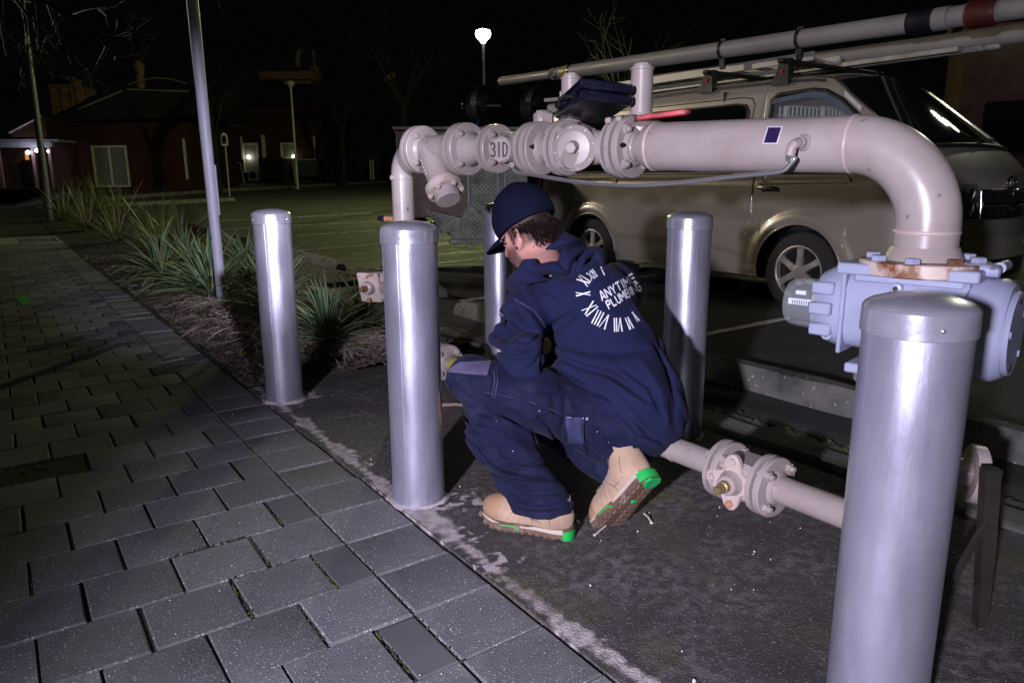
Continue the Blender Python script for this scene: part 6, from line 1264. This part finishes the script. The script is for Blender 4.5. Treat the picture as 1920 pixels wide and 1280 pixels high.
# patches and print laid on the cloth: strokes dropped along the line of sight onto the modelled surface
from mathutils.bvhtree import BVHTree
def bvh(o): 
    off = np.array(wloc(o)); me = o.data; return BVHTree.FromPolygons([Vector(v.co)+Vector(off) for v in me.vertices], [tuple(f.vertices) for f in me.polygons])
def drop(bv, x, y, lift):
    r = nrm(ray(x, y)); h = bv.ray_cast(Vector(CPOS), Vector(r), 8)
    if h[0] is None: return None
    n = np.array(h[1]); n = n if n@r < 0 else -n; return np.array(h[0]) + n*lift
def ribbon(b, bv, pts, w, lift=.0016, n=8, aff=None):
    for (x0, y0_), (x1, y1_) in zip(pts[:-1], pts[1:]):
        L = math.hypot(x1-x0, y1_-y0_)+1e-6; dx, dy = (x1-x0)/L, (y1_-y0_)/L; sx, sy = -dy*w/2, dx*w/2; A, Bq, ok = [], [], True
        for i in range(n+1):
            t = i/n; x, y = x0+(x1-x0)*t, y0_+(y1_-y0_)*t
            u, v = (x+sx, y+sy), (x-sx, y-sy)
            if aff: u, v = aff(*u), aff(*v)
            p, q2 = drop(bv, *u, lift), drop(bv, *v, lift)
            if p is None or q2 is None: ok = False; break
            A.append(p); Bq.append(q2)
        if ok: b.grid([A, Bq])
def quadpatch(b, bv, poly4, nu=14, nv=10, lift=.0015):
    P = [[None]*(nv+1) for _ in range(nu+1)]; ok = np.ones((nu+1, nv+1), bool)
    a, c, d, e = [np.array(v, float) for v in poly4]
    for i in range(nu+1):
        for j in range(nv+1):
            s, t = i/nu, j/nv; x, y = (a*(1-s)+c*s)*(1-t)+(e*(1-s)+d*s)*t; p = drop(bv, x, y, lift); ok[i, j] = p is not None; P[i][j] = p if p is not None else CPOS*0
    b.grid(P, mask=lambda i, j: ok[i, j] and ok[i+1, j] and ok[i, j+1] and ok[i+1, j+1] and np.linalg.norm(P[i][j]-P[i+1][j+1]) < .12)
bt, bs_ = bvh(trs), bvh(shirt)
b = MB(); quadpatch(b, bt, ((862, 679), (921, 676), (913, 704), (834, 697)), 18, 8); b.build('knee_patch', navy_patch, trs, smooth=60, fix=False)
b = MB(); quadpatch(b, bt, ((1060, 783), (1094, 784), (1093, 830), (1066, 828)), 10, 10, .003); b.build('pocket_flap', mat('navy_pocket', (.024, .028, .085), .85, 0, .15, 10, .3, 400, .0008), trs, smooth=60, fix=False)
b = MB(); ribbon(b, bt, [(1060, 782), (1094, 783)], 2.2, .004); ribbon(b, bt, [(1101, 782), (1101, 786)], 4, .004); b.build('reflective_trim', mat('pale_trim', (.30, .30, .50), .6), trs, smooth=60, fix=False)
stitch = mat('stitching', (.035, .038, .11), .8)
b = MB(); [ribbon(b, bt, pts, 1.3, .0015) for pts in ([(905, 735), (950, 742), (990, 752), (1040, 770), (1060, 782)], [(926, 690), (928, 715), (922, 745)], [(931, 690), (933, 715), (927, 747)], [(1086, 786), (1086, 830)], [(1090, 786), (1090, 830)])]
[ribbon(b, bs_, pts, 1.5, .0015) for pts in ([(940, 552), (965, 560), (1000, 582), (1018, 605), (1026, 622)],)]; b.build('stitching', stitch, trs, smooth=60, fix=False)
b = MB(); ribbon(b, bs_, [(1064, 726), (1066, 732)], 3.5, .002, 3); b.build('side_tag', whiteprint, shirt, fix=False)
lint = MB(); q_ = random.Random(9)
for x, y in ((1119, 809), (1140, 829), (1158, 848), (1070, 790), (1010, 770), (930, 790), (1012, 838), (960, 845)): ribbon(lint, bt, [(x, y), (x+q_.uniform(1, 3), y+q_.uniform(-1, 1))], q_.uniform(1, 2.2), .0015, 2)
lint.build('paint_specks', stitch if False else MATS['pale_trim'], trs, fix=False)
# print on the back: ring of Roman numerals, two lines of lettering
pr_b = MB()
def line_aff(o, ux, uy): return lambda x, y: (o[0]+ux[0]*x+uy[0]*y, o[1]+ux[1]*x+uy[1]*y)
FONT = {'A': [[(0, 0), (.42, 1), (.58, 1), (1, 0)], [(.2, .32), (.8, .32)]], 'N': [[(0, 0), (0, 1), (1, 0), (1, 1)]], 'Y': [[(0, 1), (.5, .45), (1, 1)], [(.5, .45), (.5, 0)]], 'T': [[(0, .95), (1, .95)], [(.5, .95), (.5, 0)]], 'I': [[(.5, 0), (.5, 1)]], 'M': [[(0, 0), (0, 1), (.5, .35), (1, 1), (1, 0)]], 'E': [[(0, .95), (1, .95)], [(0, .5), (1, .5)], [(0, .05), (1, .05)], [(.05, .05), (.05, .95)]], 'P': [[(.05, 0), (.05, .95), (.85, .95), (.95, .75), (.85, .5), (.05, .5)]], 'L': [[(.05, 1), (.05, .05), (.95, .05)]], 'U': [[(.05, 1), (.05, .2), (.25, .05), (.75, .05), (.95, .2), (.95, 1)]], 'B': [[(.05, .05), (.05, .95), (.8, .95), (.92, .75), (.8, .53), (.05, .53)], [(.8, .53), (.97, .3), (.85, .05), (.05, .05)]], 'G': [[(.95, .85), (.75, .95), (.2, .95), (.05, .75), (.05, .25), (.2, .05), (.8, .05), (.95, .2), (.95, .48), (.55, .48)]]}
def textline(txt, aff, w, gap, sw):
    global pr_b
    x = 0
    for ch in txt:
        cw = w*(.30 if ch == 'I' else 1.15 if ch == 'M' else 1)
        for sg in FONT[ch]: ribbon(pr_b, bs_, [(x+px_*cw, py_) for px_, py_ in sg], sw, .0016, 3, aff)
        x += cw+gap
    pr_b.build('lettering', whiteprint, shirt, smooth=60, fix=False); pr_b = MB()
textline('ANYTIME', line_aff((1129.5, 564), (9.35, -5.35), (-7.5, -15.5)), .80, .26, .20)
textline('PLUMBING', line_aff((1142, 580), (8.7, -5.25), (-7.5, -14.5)), .72, .235, .20)
NUM = {'I': [('|', .5)], 'V': None}
def numeral(txt, cx, cy, ox, oy, h, wid):
    """numeral standing at (cx, cy), its head pointing outwards along (ox, oy)"""
    L = math.hypot(ox, oy); ox, oy = ox/L, oy/L; rx, ry = -oy, ox; ws = {'I': .26, 'V': .62, 'X': .62}; tot = sum(ws[c] for c in txt)*wid; x = -tot/2
    af = lambda a, c: (cx+rx*a+ox*c, cy+ry*a+oy*c)
    for c in txt:
        w = ws[c]*wid
        if c == 'I': ribbon(pr_b, bs_, [(x+w/2, -h/2), (x+w/2, h/2)], 2.3, .0016, 5, af)
        if c == 'V': ribbon(pr_b, bs_, [(x+w*.1, h/2), (x+w/2, -h/2)], 2.5, .0016, 5, af); ribbon(pr_b, bs_, [(x+w*.9, h/2), (x+w/2, -h/2)], 1.5, .0016, 5, af)
        if c == 'X': ribbon(pr_b, bs_, [(x+w*.1, h/2), (x+w*.9, -h/2)], 2.6, .0016, 5, af); ribbon(pr_b, bs_, [(x+w*.9, h/2), (x+w*.1, -h/2)], 1.6, .0016, 5, af)
        x += w
for txt, x, y, ox, oy, h, wd_ in (('I', 1129.5, 508, -.42, -1, 19, 16), ('XII', 1110, 515, -.55, -.8, 18, 14), ('XI', 1094.5, 526, -.95, -.6, 25, 15), ('X', 1093.5, 551, -1, .06, 27, 13), ('IX', 1106.5, 579, -.9, .75, 28, 20), ('VIII', 1127, 599, -.5, 1, 28, 22), ('VII', 1158.5, 609, .02, 1, 26, 15), ('VI', 1179.5, 606, .4, 1, 24, 11), ('V', 1190.5, 594, .7, 1, 22, 9)):
    numeral(txt, x, y, ox, oy, h, wd_); pr_b.build('numeral', whiteprint, shirt, smooth=60, fix=False); pr_b = MB()
# cap
cc = H(-.004, 0, .012)
def cap_sdf(p):
    q = (p-cc)@HR.T; o = ellips(p, cc, (.114, .098, .122), HR)
    pan = np.abs(np.mod(np.arctan2(q[:, 1], q[:, 0])+math.pi/6, math.pi/3)-math.pi/6); o = o+.0022*np.exp(-(pan*np.hypot(q[:, 0], q[:, 1])/.004)**2)+ripple(p, 70, .0012, (.5, .3, .6))
    s = np.maximum(o, -(o+.013)); return np.maximum(s, -(q[:, 2]+.028+q[:, 0]*.10))
cap = sdf_obj('cap', cap_sdf, cc-.16, cc+.17, .004, navy_cap, person, newton=3)
b = MB(); top, bot = [], []
for i in range(21):
    a = rad(-72+144*i/20); rr = []
    for k in range(9):
        t = k/8; ext = .076*math.cos(a*1.12)**.6 if abs(a) < rad(78) else 0; r0f, r0l = .110, .095
        f = r0f*math.cos(a)+ext*t; l = r0l*math.sin(a)*(1+.06*t); u = -.034-f*.035-.012*t*t-1.0*l*l*t-.004
        rr.append(cc+hf*f+hl*l+hu*u)
    top.append(rr); bot.append([p-hu*.004 for p in rr])
b.grid(top); b.grid(bot); b.loft([[r[8] for r in top], [r[8] for r in bot]], caps=False); b.build('cap_brim', navy_cap, cap, smooth=60)
MB().lathe(cc+hu*.122, hu, [(-.003, .008), (.003, .007), (.005, .003)], 12).build('cap_button', navy_cap, cap)
b = MB(); p = at(991, 385, d=2.36); b.lathe(p, -DPH, [(0, .002), (.002, .001)], 6)
# hair below the cap
b = MB(); q_ = random.Random(77)
for i in range(3000):
    a = rad(q_.uniform(84, 276)); u0 = -.018-.062*q_.random(); rr = math.sqrt(max(.2, 1-(u0/.10)**2))
    base = H(-.008+.094*math.cos(a)*rr, .077*math.sin(a)*rr, u0); out = nrm(hf*math.cos(a)+hl*math.sin(a))
    if abs(math.sin(a)) > .80 and u0 < -.034: continue
    d = nrm(out*.12-hu*.9-hf*.25+np.array([q_.gauss(0, .25), q_.gauss(0, .25), q_.gauss(0, .15)])); L = q_.uniform(.022, .050); pts = [base+out*.003]; r0 = q_.uniform(.0007, .0018); fl = q_.uniform(0, .55)
    for k in range(4): d = nrm(d+out*fl*(k > 1)); pts.append(pts[-1]+d*L/4)
    b.tube(pts, [r0, r0*1.1, r0*.9, r0*.6, r0*.15], 4)
tag(b.build('hair', hairm, person, smooth=60), kind='stuff')
MB().lathe(H(-.002, .083, -.088), hl, [(-.006, .005), (.004, .005), (.005, .003)], 10).build('ear_plug', blk_paint, person)
# boots
def foot_outline(off=0.0, n=40):
    # heel at x=0, toe at x=.305; left boot: inner side towards -y
    pts = [(0.000, 0), (.004, .022), (.020, .036), (.055, .041), (.11, .039), (.16, .043), (.205, .052), (.245, .052), (.280, .040), (.300, .018), (.305, -.006), (.296, -.030), (.270, -.046), (.225, -.053), (.18, -.048), (.13, -.039), (.08, -.037), (.04, -.038), (.015, -.030), (.003, -.016)]
    c = np.array((.15, 0)); P = np.array(pts); out = []
    for i in range(len(P)):
        a, bb_, c2 = P[i-1], P[i], P[(i+1) % len(P)]; t = nrm(np.append(c2-a, 0)); nn = np.array((t[1], -t[0])); 
        if nn@(bb_-c) < 0: nn = -nn
        out.append(bb_+nn*off); 
        m = (9*(bb_+c2)-(a+P[(i+2) % len(P)]))/16; t2 = nrm(np.append(c2-bb_, 0)); n2 = np.array((t2[1], -t2[0])); n2 = n2 if n2@(m-c) > 0 else -n2; out.append(m+n2*off)
    return out
def boot(T, R, side, label, tilt_shaft=(0, 0)):
    """T: heel ground point, R: 3x3 columns = toe, left, up"""
    X = lambda x, y, z: np.array(T)+R@np.array((x, y*side, z))
    RR = R.T.copy(); RR[1] *= side
    def up_sdf(p):
        d = ellips(p, X(.238, .0, .060), (.068, .050, .044), RR); d = smin(d, capsule(p, X(.20, 0, .068), X(.11, 0, .092), .044, .046), .03); d = smin(d, ellips(p, X(.056, 0, .068), (.058, .041, .062), RR), .03)
        d = smin(d, capsule(p, X(.066, 0, .08), X(.062+tilt_shaft[0], 0, .155+tilt_shaft[1]), .049, .053), .03); d = smin(d, capsule(p, X(.08, 0, .045), X(.22, 0, .045), .034, .042), .02)
        q = (p-np.array(T))@RR.T; d = np.maximum(d, .026-q[:, 2]); d = np.maximum(d, (q[:, 2]-(.158 if side < 0 else .132))); d = d-.0015*np.exp(-((q[:, 0]-.192-.25*np.abs(q[:, 1]))/.003)**2)+.0016*np.exp(-((q[:, 0]-.105-.6*(q[:, 2]-.06))/.003)**2)*(q[:, 2] < .13)+.0012*np.exp(-((q[:, 0]-.028)/.003)**2)
        return d + ripple(p, 90, .0007, (.5, .6, .6)) + .0022*np.exp(-((q[:, 0]-.150+.3*(q[:, 2]-.08))/.006)**2)+.0018*np.exp(-((q[:, 0]-.170+.3*(q[:, 2]-.08))/.006)**2)
    lo, hi = np.array(T)-.36, np.array(T)+.36; cor = np.array([X(a, c, d) for a in (-.01, .33) for c in (-.07, .07) for d in (0, .21)]); lo, hi = cor.min(0)-.01, cor.max(0)+.01
    root = sdf_obj('boot', up_sdf, lo, hi, .0042, nubuck, person, newton=2); so = root
    fo_ = foot_outline(.003); fi = foot_outline(-.004)
    zt = lambda x: .034 + .010*max(0, (x-.20)/.1)**1.5 + .007*max(0, (.06-x)/.06) ; zb = lambda x: .009+.022*max(0, (x-.235)/.07)**2
    b = MB(); b.loft([[X(x, y, zb(x)+.001) for x, y in fi], [X(x, y, zb(x)+.004) for x, y in fo_], [X(x, y, zt(x)-.002) for x, y in fo_], [X(x, y, zt(x)+.002) for x, y in foot_outline(-.003)]]); b.build('sole', solem, root, smooth=45)
    tread = MB(); q = random.Random(3)
    for i, xx in enumerate(np.arange(.014, .300, .0255)):
        w0 = .5*(np.interp(xx, [0, .02, .06, .12, .2, .25, .285, .305], [.02, .036, .039, .038, .05, .050, .034, .01])); 
        for sy in (-1, 1):
            yy = sy*w0; zz = zb(xx+.01); sl = (zb(xx+.02)-zb(xx))/.02
            tread.bbox(X(xx+.010, yy, zz-.002), (.0205, w0*1.78, .012), R@rotm(sy*.12*side, 0, -math.atan(sl)), .003)
            tread.bbox(X(xx+.010, sy*(2*w0+.003), zz+.006), (.016, .007, .018), R@rotm(0, 0, -math.atan(sl)), .002)
    tread.build('tread_block', solem, so, smooth=30)
    # pale midsole stripe, green chevron, green heel
    fo2 = [p for p in foot_outline(.0042)]
    def band(x0, x1, z0, z1, name, m, off=.0045, sgn=None):
        bb = MB(); P = [p for p in foot_outline(off) if x0 <= p[0] <= x1]
        for sg in (1, -1):
            Q = sorted([p for p in P if p[1]*sg > 0], key=lambda p: p[0]); bb = MB()
            if len(Q) > 1: bb.grid([[X(x, y, z0(x)) for x, y in Q], [X(x, y, z1(x)) for x, y in Q]]); bb.build(name, m, so, smooth=60, fix=False)
    band(.01, .165, lambda x: .026+.010*(x > .04)*(x < .03), lambda x: zt(x)+.004-.006*(x > .13), 'midsole_stripe', sole_pale)
    band(.225, .300, lambda x: .027+.2*max(0, x-.23), lambda x: .036+.22*max(0, x-.23), 'toe_stripe', sole_pale)
    for sg in (1, -1):
        def side_pt(x, z): 
            P = sorted([p for p in foot_outline(.0058) if p[1]*sg > 0], key=lambda p: p[0]); y = np.interp(x, [p[0] for p in P], [p[1] for p in P]); return X(x, y, z)
        bb = MB(); bb.tube([side_pt(.160, .013), side_pt(.176, .029), side_pt(.196, .030), side_pt(.222, .029)], .0024, 6); bb.build('green_chevron', green_r, so)
        bb = MB(); bb.grid([[side_pt(x, z) for x in lin(.160, .245, 9)] for z in (.016, .034+.0)]); bb.build('side_guard', solem, so, smooth=60, fix=False)
    bb = MB(); hp = [p for p in foot_outline(.0062) if p[0] < .030]; hp = sorted(hp, key=lambda p: p[1]); bb.grid([[X(x, y, z) for x, y in hp] for z in (.006, .020, .036+.0)]); bb.build('green_heel', green_r, so, smooth=60, fix=False)
    bb = MB(); bb.prism([X(x, y, .0025) for x, y in ((-.004, -.02), (.012, -.030), (.034, -.022), (.044, 0), (.034, .022), (.012, .030), (-.004, .02))], R@np.array((0, 0, -.0075))); 
    bb.build('green_heel_pad', green_r, so, smooth=20)
    gl = mat('green_groove', (.01, .22, .12), .6) if 'green_groove' not in MATS else MATS['green_groove']
    bb = MB()
    for k in range(5): bb.tube([X(.006+.007*k+.006*math.cos(t)-.006, .026*math.sin(t)*(1-.05*k), -.0056) for t in lin(-1, 1, 7)], .0011, 5)
    bb.build('heel_groove', gl, so)
    bb = MB(); bb.bbox(X(.118, 0, .002), (.012, .02, .008), R, .002); bb.build('sole_badge', green_r, so)
    # toe cap, laces, heel tab
    def tc_sdf(p): q = (p-np.array(T))@RR.T; return np.maximum(up_sdf(p)-.0022, .236-q[:, 0]-.25*(q[:, 2]-.05))
    sdf_obj('toe_cap', tc_sdf, lo, hi, .0042, toecap_m, root, newton=2)
    bb = MB(); qq = random.Random(5)
    def surf(x, y):
        zs = np.linspace(.21, .02, 120); v = up_sdf(np.array([X(x, y, z) for z in zs])); k = np.argmax(v < 0); return zs[k]
    def wall(x, z, sg):
        ys = np.linspace(.09, 0, 90)*sg; v = up_sdf(np.array([X(x, y, z) for y in ys])); k = np.argmax(v < 0); return ys[k]
    on = lambda x, y, h=.0022: X(x, y, surf(x, y)+h)
    for k in range(4):
        x = .206-.017*k
        bb.tube([on(x+.003*math.cos(t*2), t*.024) for t in lin(-1, 1, 7)], .0026, 6); bb.tube([on(x-.008*(t+1)/2, t*.022, .004) for t in lin(-1, 1, 7)], .0022, 6)
    for s in (-1, 1): bb.tube([on(.196, 0, .006), on(.206, s*.015, .009), on(.216, s*.028, .006), on(.210, s*.034, .004), on(.200, s*.020, .006), on(.194, s*.004, .006)], .0021, 6)
    sm = MB()
    for sg in (1, -1):
        ln = lambda pts: sm.tube([X(x, wall(x, z, sg)+.0006*sg, z) for x, z in pts], .0011, 5)
        ln([(.118, .046), (.122, .06), (.130, .078), (.142, .094)]); ln([(.060, .044), (.058, .07), (.050, .095), (.040, .115)]); ln([(.124, .062), (.095, .058), (.064, .056)]); ln([(.200, .048), (.188, .070), (.176, .088)])
    sm.build('seam_stitching', MATS.get('dark_seam') or mat('dark_seam', (.13, .075, .05), .8), root, smooth=60)
    bb.build('laces', lace, root)
    bb = MB(); bb.bbox(X(.004, 0, .138 if side < 0 else .105), (.006, .022, .036), R, .002); bb.build('pull_tab', navy_trs, root)
    bb = MB(); [bb.tube([X(.085, s*.046, .15), X(.110, s*.044, .105)], .0016, 5) for s in (-1, 1)]; bb.build('seam_piping', mat('dark_seam', (.10, .05, .035), .8) if 'dark_seam' not in MATS else MATS['dark_seam'], root)
    return root
ltoe, lheel = np.array([1.178, 1.885, 0]), np.array([1.348, 1.600, 0]); fx = nrm(ltoe-lheel); boot(lheel+UZ*.0035, np.stack([fx, np.cross(UZ, fx), UZ], 1), 1, 'left boot', (.004, -.028))
toeR, heR = at(1136, 1008, d=2.36), at(1230, 905, d=2.20); fx = nrm(toeR-heR); fx = nrm(fx); fz = -(.54*RTH-.84*DPH+.0*UZ); fz = nrm(fz-fx*(fz@fx)); fy = np.cross(fz, fx); heR2 = toeR-fx*.298
boot(heR2+fz*.012, np.stack([fx, fy, fz], 1), -1, 'right boot', (-.01, 0))

lowest = min((Vector(v.co)).z for o in COL.objects if o.parent is not None and o.parent.name.startswith('boot') for v in o.data.vertices); print('lowest boot point', lowest)
